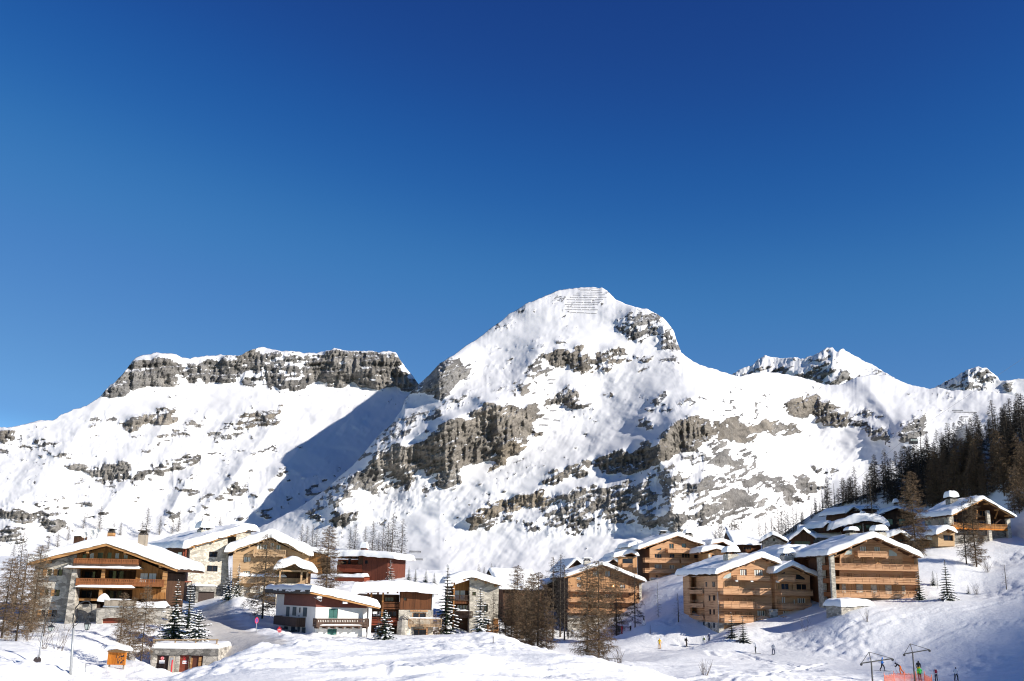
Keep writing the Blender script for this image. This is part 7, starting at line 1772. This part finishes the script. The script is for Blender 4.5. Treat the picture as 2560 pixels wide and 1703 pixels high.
# garage with fence on its roof
zG = (330, 1500, .14)
O_ = Bld('stone_garage', 'low stone garage with brown doors and red warning sign, beside the notice board', 'garage', zG, (900, 1000), 112, 2)
gx0 = O_.p(330, 900)[0]; gx1 = O_.p(1540, 900)[0]; gzt = O_.p(900, 872)[1]; gzb = O_.p(900, 1420)[1]
O_.wall([(330, 880), (1540, 868), (1540, 1420), (330, 1420)], 'stone_wall', 0, 6, holes=[(447, 990, 640, 1300), (855, 985, 1020, 1330), (1024, 992, 1245, 1300)], hd=.35)
MB().box(gx0 - .05, gx1 + .05, -.08, -.004, O_.p(900, 985)[1], gzt).build('lintel', 'stone_dark', O_.root)
def door(r, mat, name='door'):
    x0, x1, z0, z1 = O_.rect(r); return MB().box(x0, x1, .22, .3, z0, z1).build(name, mat, O_.root)
d1 = door((447, 990, 640, 1300), 'door_dark'); d2 = door((855, 985, 1020, 1330), 'door_red'); d3 = door((1024, 992, 1245, 1300), 'door_brown')
x0, x1, z0, z1 = O_.rect((440, 1040, 640, 1200)); 
c = O_.p(542, 1040, -.2); MB().disc((c[0], .20, c[1]), (0, -1, 0), 31 * .14 / F_PX * 112, .02, 24).build('sign', 'sign_white', d1)
mb = MB(); R1 = 30 * .14 / F_PX * 112
for k in range(24):
    a0, a1 = 2 * math.pi * k / 24, 2 * math.pi * (k + 1) / 24
    mb.add([(c[0] + R1 * f * math.cos(t), .186, c[1] + R1 * f * math.sin(t)) for f, t in ((.68, a0), (1, a0), (1, a1), (.68, a1))], [(0, 1, 2, 3)])
mb.disc((c[0], .186, c[1]), (0, -1, 0), R1 * .5, .008, 18); mb.build('sign_ring', 'sign_red', d1)
for r in ((488, 1078, 530, 1135), (536, 1078, 580, 1135)):
    x0, x1, z0, z1 = O_.rect(r, -.2); MB().box(x0, x1, .19, .215, z0, z1).build('notice', 'sign_white', d1)
x0, x1, z0, z1 = O_.rect((905, 1085, 980, 1142), -.2); nt_ = MB().box(x0, x1, .19, .215, z0, z1).build('notice', 'sign_white', d2)
lt = MB()
for i in range(4): lt.box(x0 + .06 + i * .16, x0 + .15 + i * .16, .184, .189, z0 + .12, z0 + .2)
lt.build('lettering', 'sign_red', d2)
x0, x1, z0, z1 = O_.rect((920, 1005, 970, 1075), -.2); lt = MB()
for i, (a, b_) in enumerate(((0, 3), (1, 3), (0, 2), (2, 2), (1, 1), (0, 0), (2, 0), (1, 0))): lt.box(x0 + a * .1, x0 + a * .1 + .07, .2, .215, z0 + b_ * .1, z0 + b_ * .1 + .08)
lt.build('lettering', 'sign_red', d2)
for r in ((1030, 1035, 1056, 1300), (1195, 1020, 1225, 1300)):
    x0, x1, z0, z1 = O_.rect(r, -.1); MB().box(x0, x1, .1, .2, z0, z1).build('post', 'honey_beam', d3)
snow_cap([(gx0, gzt), ((gx0 + gx1) / 2, gzt + .02), (gx1, gzt)], .05, 6.2, .55, .35, -.02, 63, .3).build('snow', 'roof_snow', O_.root, True)
x0, x1, z0, z1 = O_.rect((668, 1005, 742, 1200), .6); cb = MB().box(x0, x1, -.75, -.45, z0 - .6, z1).build('electric_cabinet', 'weathered_wood', None); cb.matrix_world = O_.root.matrix_basis.copy(); tag(cb, 'grey meter cabinet standing between the two garage doors', 'cabinet')
x0, x1, z0, z1 = O_.rect((684, 1030, 728, 1170), .76); MB().box(x0, x1, -.77, -.752, z0, z1).build('cabinet_door', 'grey_metal', cb)
fr_ = empty('wooden_fence', O_.root.location, O_.yaw); tag(fr_, 'pale wooden rail fence along the snowy garage roof', 'fence')
for xx in (395, 775, 1140, 1518):
    c = O_.p(xx, 720, -.4); MB().bar((c[0], .4, gzt + .1), (c[0], .4, O_.p(xx, 695, -.4)[1]), .13).build('post', 'fence_wood', fr_)
for ya in (712, 795):
    a = O_.p(370, ya + 3, -.3); b_ = O_.p(1545, ya, -.3); MB().tube([(a[0], .3, a[1]), (b_[0], .3, b_[1])], .065, 8).build('rail', 'fence_wood', fr_)

def pole(name, label, cat, px, py_b, py_t, D, r, mat, lean=0):
    b0 = at(px, py_b, D); b0.z = min(b0.z, gz_at(b0.x, b0.y)) - .1; t = at(px + lean, py_t, D) - b0
    o = MB().tube([(0, 0, 0), t], r, 8).build(name, mat, None, True); o.location = b0; tag(o, label, cat); return o, t
pole('marker_pole', 'thin grey marker pole in the snow below the notice board', 'pole', 215, 1686, 1659, 90, .05, 'grey_metal')
pole('snow_pole', 'thin red snow pole at the bottom edge left of the garage', 'pole', 226, 1706, 1689, 78, .045, 'sign_red')
pole('snow_pole', 'leaning red snow pole in front of the electric cabinet', 'pole', 427, 1688, 1650, 106, .07, 'sign_red', 4)
pole('marker_pole', 'short dark marker post at the crest of the snow bank before the rubble stone chalet', 'pole', 1233, 1606, 1592, 122, .05, 'sign_ink')
o, t = pole('parking_sign', 'round no-parking sign seen nearly edge-on on the bank by the road', 'sign', 642, 1566, 1549, 127, .035, 'grey_metal')
sg = MB().disc((t.x, -.05, t.z - .1), (.93, -.36, 0), .36, .03, 24).build('sign_plate', 'sign_blue', o)
mb = MB(); n_ = Vector((.93, -.36, 0)).normalized(); u_ = Vector((n_.y, -n_.x, 0)); cc = Vector((t.x, -.05, t.z - .1)) + n_ * .02
for k in range(24):
    a0, a1 = 2 * math.pi * k / 24, 2 * math.pi * (k + 1) / 24
    mb.add([cc + (u_ * math.cos(a) + Vector((0, 0, 1)) * math.sin(a)) * f for f, a in ((.27, a0), (.37, a0), (.37, a1), (.27, a1))], [(0, 1, 2, 3)])
mb.bar(cc + (u_ - Vector((0, 0, 1))) * .2, cc + (Vector((0, 0, 1)) - u_) * .2, .06, .01); mb.build('sign_ring', 'sign_red', sg)
o, t = pole('direction_sign', 'small red and white sign on a short post in front of the white chalet', 'sign', 699, 1582, 1569, 122, .04, 'sign_white')
MB().box(t.x - .24, t.x + .24, -.1, -.06, t.z - .38, t.z - .1).box(t.x - .16, t.x + .26, -.1, -.06, t.z - .55, t.z - .42).box(t.x - .1, t.x + .1, -.1, -.06, t.z - .098, t.z + .1).build('sign_plate', 'sign_red', o)
MB().box(t.x - .18, t.x + .18, -.112, -.102, t.z - .29, t.z - .23).build('sign_mark', 'sign_white', o)

# footbridge railings
def railing(label, p0, p1, D, h, n, mat):
    a = at(p0[0], p0[1], D); b_ = at(p1[0], p1[1], D); mb = MB(); d = b_ - a
    o = empty('footbridge_railing', a); tag(o, label, 'railing')
    MB().bar((0, 0, h), (d.x, d.y, d.z + h), .08).bar((0, 0, .12), (d.x, d.y, d.z + .12), .06).build('rail', mat, o)
    ps = MB()
    for i in range(n): q = d * (i / (n - 1)); ps.bar((q.x, q.y, q.z - .6), (q.x, q.y, q.z + h), .07)
    ps.build('bars', mat, o); return o
simple('rail_grey', (0.10, 0.095, 0.09), 0.7, 0.2, 3.0)
railing('farther railing of the little footbridge, under the big brown larch pair', (1447, 1648), (1494, 1650), 134, .8, 9, 'rail_grey')
railing('nearer long grey railing of the little footbridge at the snow bank end', (1457, 1657), (1552, 1662), 122, .62, 14, 'rail_grey')

# drag-lift pylons
zQ = (2060, 1450, .21213)
def pylon(label, D, ap, jn, l, r):
    f = lambda q: at(*zpx(zQ, *q), D)
    J = f(jn); b0 = Vector((J.x, J.y, gz_at(J.x, J.y) - .4)); o = empty('lift_pylon', b0); tag(o, label, 'ski lift', 'ski lift pylons'); L = lambda q: f(q) - b0
    jl = L(jn); MB().tube([(0, 0, 0), jl], [.10, .075], 10).build('pole', 'rail_grey', o, True)
    A_1, l1, r1 = L(ap), L(l), L(r); l1.y += .3; r1.y -= .3
    MB().bar(l1, r1, .12).build('crossbar', 'rail_grey', o); MB().bar(A_1, l1, .06).bar(A_1, r1, .06).bar(A_1, jl, .07).build('brace', 'rail_grey', o)
    for e in (l1, r1): MB().disc((e.x, e.y, e.z - .12), (0, 1, .0), .14, .08, 12).build('pulley', 'dark_metal', o)
pylon('nearer T-shaped drag lift pylon left of the orange netting', 113, (530, 850), (557, 965), (450, 985), (795, 925))
pylon('farther T-shaped drag lift pylon rising from the orange netting', 122, (1015, 752), (1045, 860), (955, 875), (1230, 820))
# orange safety net
m, t, b = new_mat('net_orange'); b.inputs['Base Color'].default_value = (0.75, 0.16, 0.06, 1); b.inputs['Roughness'].default_value = .6
net = empty('safety_net', at(2300, 1690, 124)); tag(net, 'orange netting fence around the foot of the drag lift', 'net fence')
NP = [(2212, 1712, 116), (2236, 1702, 119), (2262, 1700, 121), (2290, 1700, 123), (2312, 1700, 122), (2330, 1706, 119)]
NP = [at(*q) for q in NP]; NP = [Vector((q.x, q.y, gz_at(q.x, q.y))) - net.location for q in NP]
nm = MB(); pm_ = MB()
for q in NP: pm_.tube([q - Vector((0, 0, .3)), q + Vector((0, 0, 1.7))], .035, 6)
for a, b_ in zip(NP[:-1], NP[1:]):
    k = max(2, int((b_ - a).length / .13))
    for i in range(k): q = a.lerp(b_, (i + .5) / k); nm.bar(q + Vector((0, 0, .1)), q + Vector((0, 0, 1.35 + .1 * math.sin(i))), .018)
    for j in range(10): z = .12 + j * .135; nm.bar(a + Vector((0, 0, z)), b_ + Vector((0, 0, z)), .018)
nm.build('netting', 'net_orange', net); pm_.build('posts', 'net_orange', net)

# avalanche barriers
def barrier(layer, pts, h, label, group):
    P = [on_layer(layer, *q) for q in pts]
    mb = MB(); o0 = P[0]
    for a, b_ in zip(P[:-1], P[1:]):
        n = max(1, int((b_ - a).length / 4.0))
        for i in range(n):
            q0 = a.lerp(b_, (i + .06) / n) - o0; q1 = a.lerp(b_, (i + .94) / n) - o0
            for z in (.35, .7, 1.05): mb.bar(q0 + Vector((0, -.2 * z, z * h)), q1 + Vector((0, -.2 * z, z * h)), .25 * h, .2 * h)
            for q in (q0, q1): mb.bar(q + Vector((0, 0, -.5)), q + Vector((0, -.25, 1.15 * h)), .22 * h)
    o = mb.build('avalanche_fence', 'rail_grey'); o.location = o0; tag(o, label, 'avalanche fence', group); return o
zb = lambda x, y: (800 + .4243 * x, 680 + .4243 * y)
for (xa, ya, xb, yb_) in ((1520, 104, 1640, 101), (1530, 114, 1655, 110), (1510, 127, 1665, 124), (1490, 139, 1680, 137), (1470, 152, 1690, 152), (1450, 166, 1670, 166), (1455, 180, 1650, 182), (1440, 194, 1640, 196), (1450, 208, 1620, 212), (1440, 222, 1640, 226), (1460, 238, 1560, 244), (1560, 244, 1630, 248)):
    barrier('main_mountain', [zb(xa, ya), zb((xa + xb) / 2, (ya + yb_) / 2 + 1.5), zb(xb, yb_)], .34, 'grey avalanche fence row across the snow just under the main summit', 'avalanche fences under the summit')
for (xa, ya, xb, yb_) in ((1355, 822, 1395, 822), (1310, 868, 1350, 872), (1375, 875, 1415, 882), (1290, 905, 1345, 907), (1340, 640, 1390, 640), (1350, 660, 1375, 660)):
    barrier('main_mountain', [zb(xa, ya), zb(xb, yb_)], .5, 'short avalanche fence between the rock outcrops of the main face', 'short avalanche fences on the main face')
zc = lambda x, y: (1560 + .4243 * x, 820 + .4243 * y)
for (xa, ya, xb, yb_) in ((1930, 490, 2000, 490), (1940, 500, 2080, 502), (1985, 527, 2030, 527)):
    barrier('main_mountain', [zc(xa, ya), zc(xb, yb_)], .55, 'long avalanche fence on the white shoulder above the wood', 'avalanche fences on the right shoulder')
for x, y in ((1250, 1381), (1250, 1400)): barrier('main_mountain', [(1022 if y < 1390 else 1026, y), (1054 if y < 1390 else 1058, y + 1)], .5, 'dark snow fence on the white slope right of the tall larches', 'snow fences on the slope foot')

# cable car
gp = at(2283, 1103, 345); gc = empty('cable_car', gp); tag(gc, 'small dark cable car cabin hanging before the white slope above the wood', 'cable car')
bm_ = MB().box(-1.3, 1.3, -.9, .9, -.9, .8); bm_.box(-1.1, 1.1, -.7, .7, .8, 1.0); cb_ = bm_.build('cabin', 'dark_metal', gc)
for i in range(4): MB().box(-1.2 + i * .62, -.72 + i * .62, -.93, -.905, -.1, .6).build('window', 'pale_glass', gc)
MB().bar((0, 0, 1.0), (.3, 0, 3.0), .12).bar((-.6, 0, 3.0), (1.2, 0, 3.2), .15).build('hanger', 'dark_metal', gc)
ca = at(1965, 1345, 318); cbp = at(2760, 760, 420); cm_ = gp + Vector((.3, 0, 3.15))
o = MB().tube([ca - cm_, (0, 0, 0), cbp - cm_], .035, 5).build('lift_cable', 'rail_grey'); o.location = cm_; tag(o, 'thin cable of the cable car crossing above the wood', 'cable')

# chimney smoke in front of the wood
def smoke_mat():
    m = bpy.data.materials.new('smoke_volume'); m.use_nodes = True; t = m.node_tree; t.nodes.remove(t.nodes['Principled BSDF']); MATS['smoke_volume'] = m
    v = nd(t, 'ShaderNodeVolumePrincipled'); v.inputs['Color'].default_value = (.85, .88, .95, 1); v.inputs['Anisotropy'].default_value = .2
    tc = nd(t, 'ShaderNodeTexCoord'); n1 = nd(t, 'ShaderNodeTexNoise', Scale=.16, Detail=4); t.links.new(tc.outputs['Object'], n1.inputs['Vector'])
    g = nd(t, 'ShaderNodeTexGradient', gradient_type='SPHERICAL'); mp = nd(t, 'ShaderNodeMapping'); mp.inputs['Location'].default_value = (-1, -1, -1); mp.inputs['Scale'].default_value = (2, 2, 2)
    t.links.new(tc.outputs['Generated'], mp.inputs['Vector']); t.links.new(mp.outputs[0], g.inputs['Vector'])
    r = nd(t, 'ShaderNodeMapRange'); r.inputs['From Min'].default_value = .38; r.inputs['From Max'].default_value = .75; t.links.new(n1.outputs['Fac'], r.inputs['Value'])
    mu = nd(t, 'ShaderNodeMath', operation='MULTIPLY'); t.links.new(r.outputs[0], mu.inputs[0]); t.links.new(g.outputs['Fac'], mu.inputs[1])
    m2 = nd(t, 'ShaderNodeMath', operation='MULTIPLY'); m2.inputs[1].default_value = 9.0; t.links.new(mu.outputs[0], m2.inputs[0]); t.links.new(m2.outputs[0], v.inputs['Density'])
    t.links.new(v.outputs[0], t.nodes['Material Output'].inputs['Volume'])
smoke_mat()
for (px, py, D, rx, rz, lab) in ((2420, 1128, 292, 5.5, 9.0, 'pale chimney smoke drifting before the wood, lower left puff'), (2492, 1108, 296, 6.5, 10.5, 'pale chimney smoke drifting before the wood, upper right puff')):
    me = bpy.data.meshes.new('smoke'); bm = bmesh.new(); bmesh.ops.create_icosphere(bm, subdivisions=3, radius=1.0); bmesh.ops.scale(bm, vec=(rx, 4.0, rz), verts=bm.verts); bm.to_mesh(me); bm.free()
    me.materials.append(MATS['smoke_volume']); o = link_mesh('smoke', me); o.location = at(px, py, D); o.rotation_euler = (0, RAD(14 if px < 2450 else 24), 0); tag(o, lab, 'smoke', kind='stuff')

# ------------------------------------------------------------ skiers
def cloth(name, c): 
    if name not in MATS: simple(name, c, .8, .1, 6.0)
    return name
COL = {'red': (.30, .02, .03), 'white': (.75, .75, .76), 'black': (.015, .015, .02), 'yellow': (.80, .50, .02), 'gold': (.65, .30, .03), 'brown': (.06, .045, .035), 'green': (.10, .14, .03), 'navy': (.02, .03, .08), 'grey': (.35, .37, .42), 'blue': (.02, .22, .70), 'orange': (.85, .17, .02), 'lime': (.06, .55, .08), 'skin': (.50, .30, .21), 'crimson': (.40, .02, .05)}
for k, v in COL.items(): cloth('cloth_' + k, v)
def person(label, px, py, D, face, top, legs, hat, boots='black', pose='ski', height=1.75, poles=True, skis=True, board=False, pack=None, group='skiers on the piste'):
    """one continuous body grown over a skeleton; face = heading in degrees (0 = away from the camera, 90 = to the right)"""
    q = at(px, py, D); q.z = gz_at(q.x, q.y) + .03
    P = dict(pel=(0, 0, .92), sp=(0, .03, 1.12), ch=(0, .05, 1.36), nk=(0, .07, 1.50), hd=(0, .09, 1.60), ht=(0, .10, 1.76), ls=(-.19, .04, 1.43), le=(-.29, .02, 1.17), lw=(-.25, .22, 1.00), lh=(-.24, .30, .98),
             rs=(.19, .04, 1.43), re=(.29, .02, 1.17), rw=(.25, .22, 1.00), rh=(.24, .30, .98), lk=(-.12, .10, .50), la=(-.12, .0, .10), lt=(-.12, .16, .05), rk=(.12, .10, .50), ra=(.12, .0, .10), rt=(.12, .16, .05), lp=(-.10, 0, .88), rp=(.10, 0, .88))
    if pose == 'stride': P.update(rk=(.12, .26, .52), ra=(.12, .22, .12), rt=(.12, .38, .07), lk=(-.12, -.06, .50), la=(-.12, -.30, .13), lt=(-.12, -.15, .05), rw=(.27, .05, .95), rh=(.28, .10, .90), lw=(-.27, .30, 1.08), lh=(-.27, .37, 1.08))
    if pose == 'bend': P.update(sp=(0, .14, 1.05), ch=(0, .36, 1.16), nk=(0, .48, 1.24), hd=(0, .56, 1.30), ht=(0, .68, 1.38), ls=(-.19, .38, 1.20), le=(-.28, .50, 1.00), lw=(-.22, .66, .98), lh=(-.22, .74, .98), rs=(.19, .38, 1.20), re=(.30, .42, .98), rw=(.26, .58, .86), rh=(.26, .66, .84), rk=(.2, -.10, .50), ra=(.26, -.42, .12), rt=(.26, -.28, .05))
    if pose == 'arm': P.update(le=(-.38, .12, 1.52), lw=(-.44, .34, 1.64), lh=(-.44, .42, 1.66))
    if pose == 'stand': P.update(lw=(-.28, .06, .93), lh=(-.28, .08, .85), rw=(.28, .06, .93), rh=(.28, .08, .85), lk=(-.12, .03, .50), rk=(.12, .03, .50))
    R = dict(pel=.155, sp=.15, ch=.175, nk=.075, hd=.115, ht=.09, ls=.085, le=.062, lw=.052, lh=.052, rs=.085, re=.062, rw=.052, rh=.052, lk=.085, la=.07, lt=.06, rk=.085, ra=.07, rt=.06, lp=.105, rp=.105)
    E_ = [('pel', 'sp', 't'), ('sp', 'ch', 't'), ('ch', 'nk', 't'), ('nk', 'hd', 'h'), ('hd', 'ht', 'c'), ('ch', 'ls', 't'), ('ls', 'le', 't'), ('le', 'lw', 't'), ('lw', 'lh', 'g'), ('ch', 'rs', 't'), ('rs', 're', 't'), ('re', 'rw', 't'), ('rw', 'rh', 'g'),
          ('pel', 'lp', 'l'), ('lp', 'lk', 'l'), ('lk', 'la', 'l'), ('la', 'lt', 'b'), ('pel', 'rp', 'l'), ('rp', 'rk', 'l'), ('rk', 'ra', 'l'), ('ra', 'rt', 'b')]
    ks = list(P); me = bpy.data.meshes.new('body'); me.from_pydata([P[k] for k in ks], [(ks.index(a), ks.index(b)) for a, b, c in E_], [])
    o = bpy.data.objects.new('body', me); C.objects.link(o); md = o.modifiers.new('skin', 'SKIN')
    if not me.skin_vertices: 
        bm = bmesh.new(); bm.from_mesh(me); bm.verts.layers.skin.verify(); bm.to_mesh(me); bm.free()
    for i, k in enumerate(ks): me.skin_vertices[0].data[i].radius = (R[k], R[k] * (.8 if k in ('pel', 'sp', 'ch') else 1)); me.skin_vertices[0].data[i].use_root = k == 'pel'
    o.modifiers.new('sub', 'SUBSURF').levels = 1; o.modifiers['sub'].render_levels = 1
    dg = bpy.context.evaluated_depsgraph_get(); nm = bpy.data.meshes.new_from_object(o.evaluated_get(dg)); bpy.data.objects.remove(o)
    mats = ['cloth_' + top, 'cloth_' + legs, 'cloth_' + hat, 'cloth_skin', 'cloth_black', 'cloth_' + boots]; nm.materials.clear()
    for mm in mats: nm.materials.append(MATS[mm])
    code = dict(t=0, l=1, c=2, h=3, g=4, b=5)
    for pl in nm.polygons:
        c = pl.center; best = 9
        for a, b, k in E_:
            A1, B1 = Vector(P[a]), Vector(P[b]); d = B1 - A1; u = max(0, min(1, (c - A1).dot(d) / d.length_squared)); dd = (c - A1 - d * u).length - .3 * (R[a] + R[b])
            if dd < best: best = dd; kk = k
        if kk == 'h' and c.z > P['hd'][2] + .03: kk = 'c'
        pl.material_index = code[kk]; pl.use_smooth = True
    root = empty('person', q, -RAD(face)); root.scale = (height / 1.82,) * 3; tag(root, label, 'person', group)
    nm.name = 'body'; link_mesh('body', nm, root)
    if skis and not board:
        for sx, kt in ((-.12, 'la'), (.12, 'ra')):
            fx, fy, fz = P[kt]; yo = fy; sx = fx; mb = MB(); mb.box(sx - .05, sx + .05, yo - .75, yo + .80, -.02, .015); mb.add([(sx - .05, yo + .8, -.02), (sx + .05, yo + .8, -.02), (sx + .03, yo + .98, .09), (sx - .03, yo + .98, .09), (sx - .05, yo + .8, .015), (sx + .05, yo + .8, .015)], [(0, 1, 2, 3), (5, 4, 3, 2)]); mb.build('ski', 'cloth_black', root)
    if board: MB().box(-.55, .55, -.12, .14, -.02, .02).build('snowboard', 'cloth_' + (board if isinstance(board, str) else 'black'), root)
    if poles:
        for h, sx in (('lh', -.4), ('rh', .4)):
            x, y, z = P[h]; MB().tube([(x, y, z + .08), (x * 1.25, y - .35, .02)], .013, 5).build('ski_pole', 'cloth_grey', root)
    if pack:
        s = (Vector(P['sp']) + Vector(P['ch'])) / 2; MB().box(-.15, .15, s.y - .33, s.y - .13, s.z - .22, s.z + .24).build('backpack', 'cloth_' + pack, root)
    return root
person('walker in dark clothes in the shade left of the big brown larches', 1420, 1601, 228, 170, 'black', 'black', 'brown', pose='stride', poles=False, skis=False, group='walkers in the shade')
person('taller walker in grey and black in the shade left of the big brown larches', 1431, 1600, 230, 200, 'grey', 'black', 'black', pose='stand', height=1.85, poles=False, skis=False, group='walkers in the shade')
person('skier all in dark red at the left end of the piste row', 1555, 1611, 206, 60, 'red', 'red', 'black', pose='stand')
person('skier in white jacket and black trousers, second in the piste row', 1576, 1612, 205, 60, 'white', 'black', 'white', pose='ski')
person('skier in black jacket and white trousers striding on the piste', 1610, 1614, 204, 80, 'black', 'white', 'black', pose='stride')
person('skier in bright yellow jacket and golden trousers', 1649, 1616, 186, 20, 'yellow', 'gold', 'yellow', boots='red', pose='stand', height=1.8)
person('skier in dark brown with a black rucksack in the middle of the piste', 1716, 1617, 188, 70, 'brown', 'brown', 'grey', pose='ski', pack='black')
person('skier in white trousers and white jacket with green rucksack', 1761, 1619, 187, 10, 'white', 'white', 'white', pose='stand', pack='green')
person('skier in navy with white hat next to the green rucksack', 1774, 1618, 188, 330, 'navy', 'navy', 'white', pose='ski')
person('skier in grey and black stretching one arm forward below the two dark firs', 1890, 1632, 167, 290, 'grey', 'black', 'white', pose='arm', height=1.8)
person('skier in pale grey jacket gliding right of the skier with stretched arm', 1934, 1636, 164, 30, 'grey', 'navy', 'grey', pose='stride')
person('skier in bright blue jacket behind the nearer drag lift pylon', 2206, 1677, 139, 100, 'blue', 'black', 'blue', pose='stride', height=1.8, group='people at the drag lift')
person('bending person in black jacket and orange trousers at the drag lift', 2252, 1684, 136, 290, 'black', 'orange', 'black', boots='orange', pose='bend', height=1.85, group='people at the drag lift')
person('person in green jacket with orange boots at the foot of the farther pylon', 2300, 1697, 128, 180, 'lime', 'black', 'yellow', boots='orange', pose='stand', height=1.8, skis=False, group='people at the drag lift')
person('person in black with yellow trousers just behind the green jacket', 2297, 1682, 136, 180, 'black', 'yellow', 'black', pose='stand', height=1.9, skis=False, poles=False, group='people at the drag lift')
person('skier in white with crimson rucksack and pink hat at the drag lift', 2341, 1700, 131, 20, 'white', 'black', 'white', pose='stride', pack='crimson', height=1.7, group='people at the drag lift')
person('skier in white jacket and black trousers farthest right at the drag lift', 2391, 1700, 131, 40, 'white', 'black', 'black', pose='stride', group='people at the drag lift')
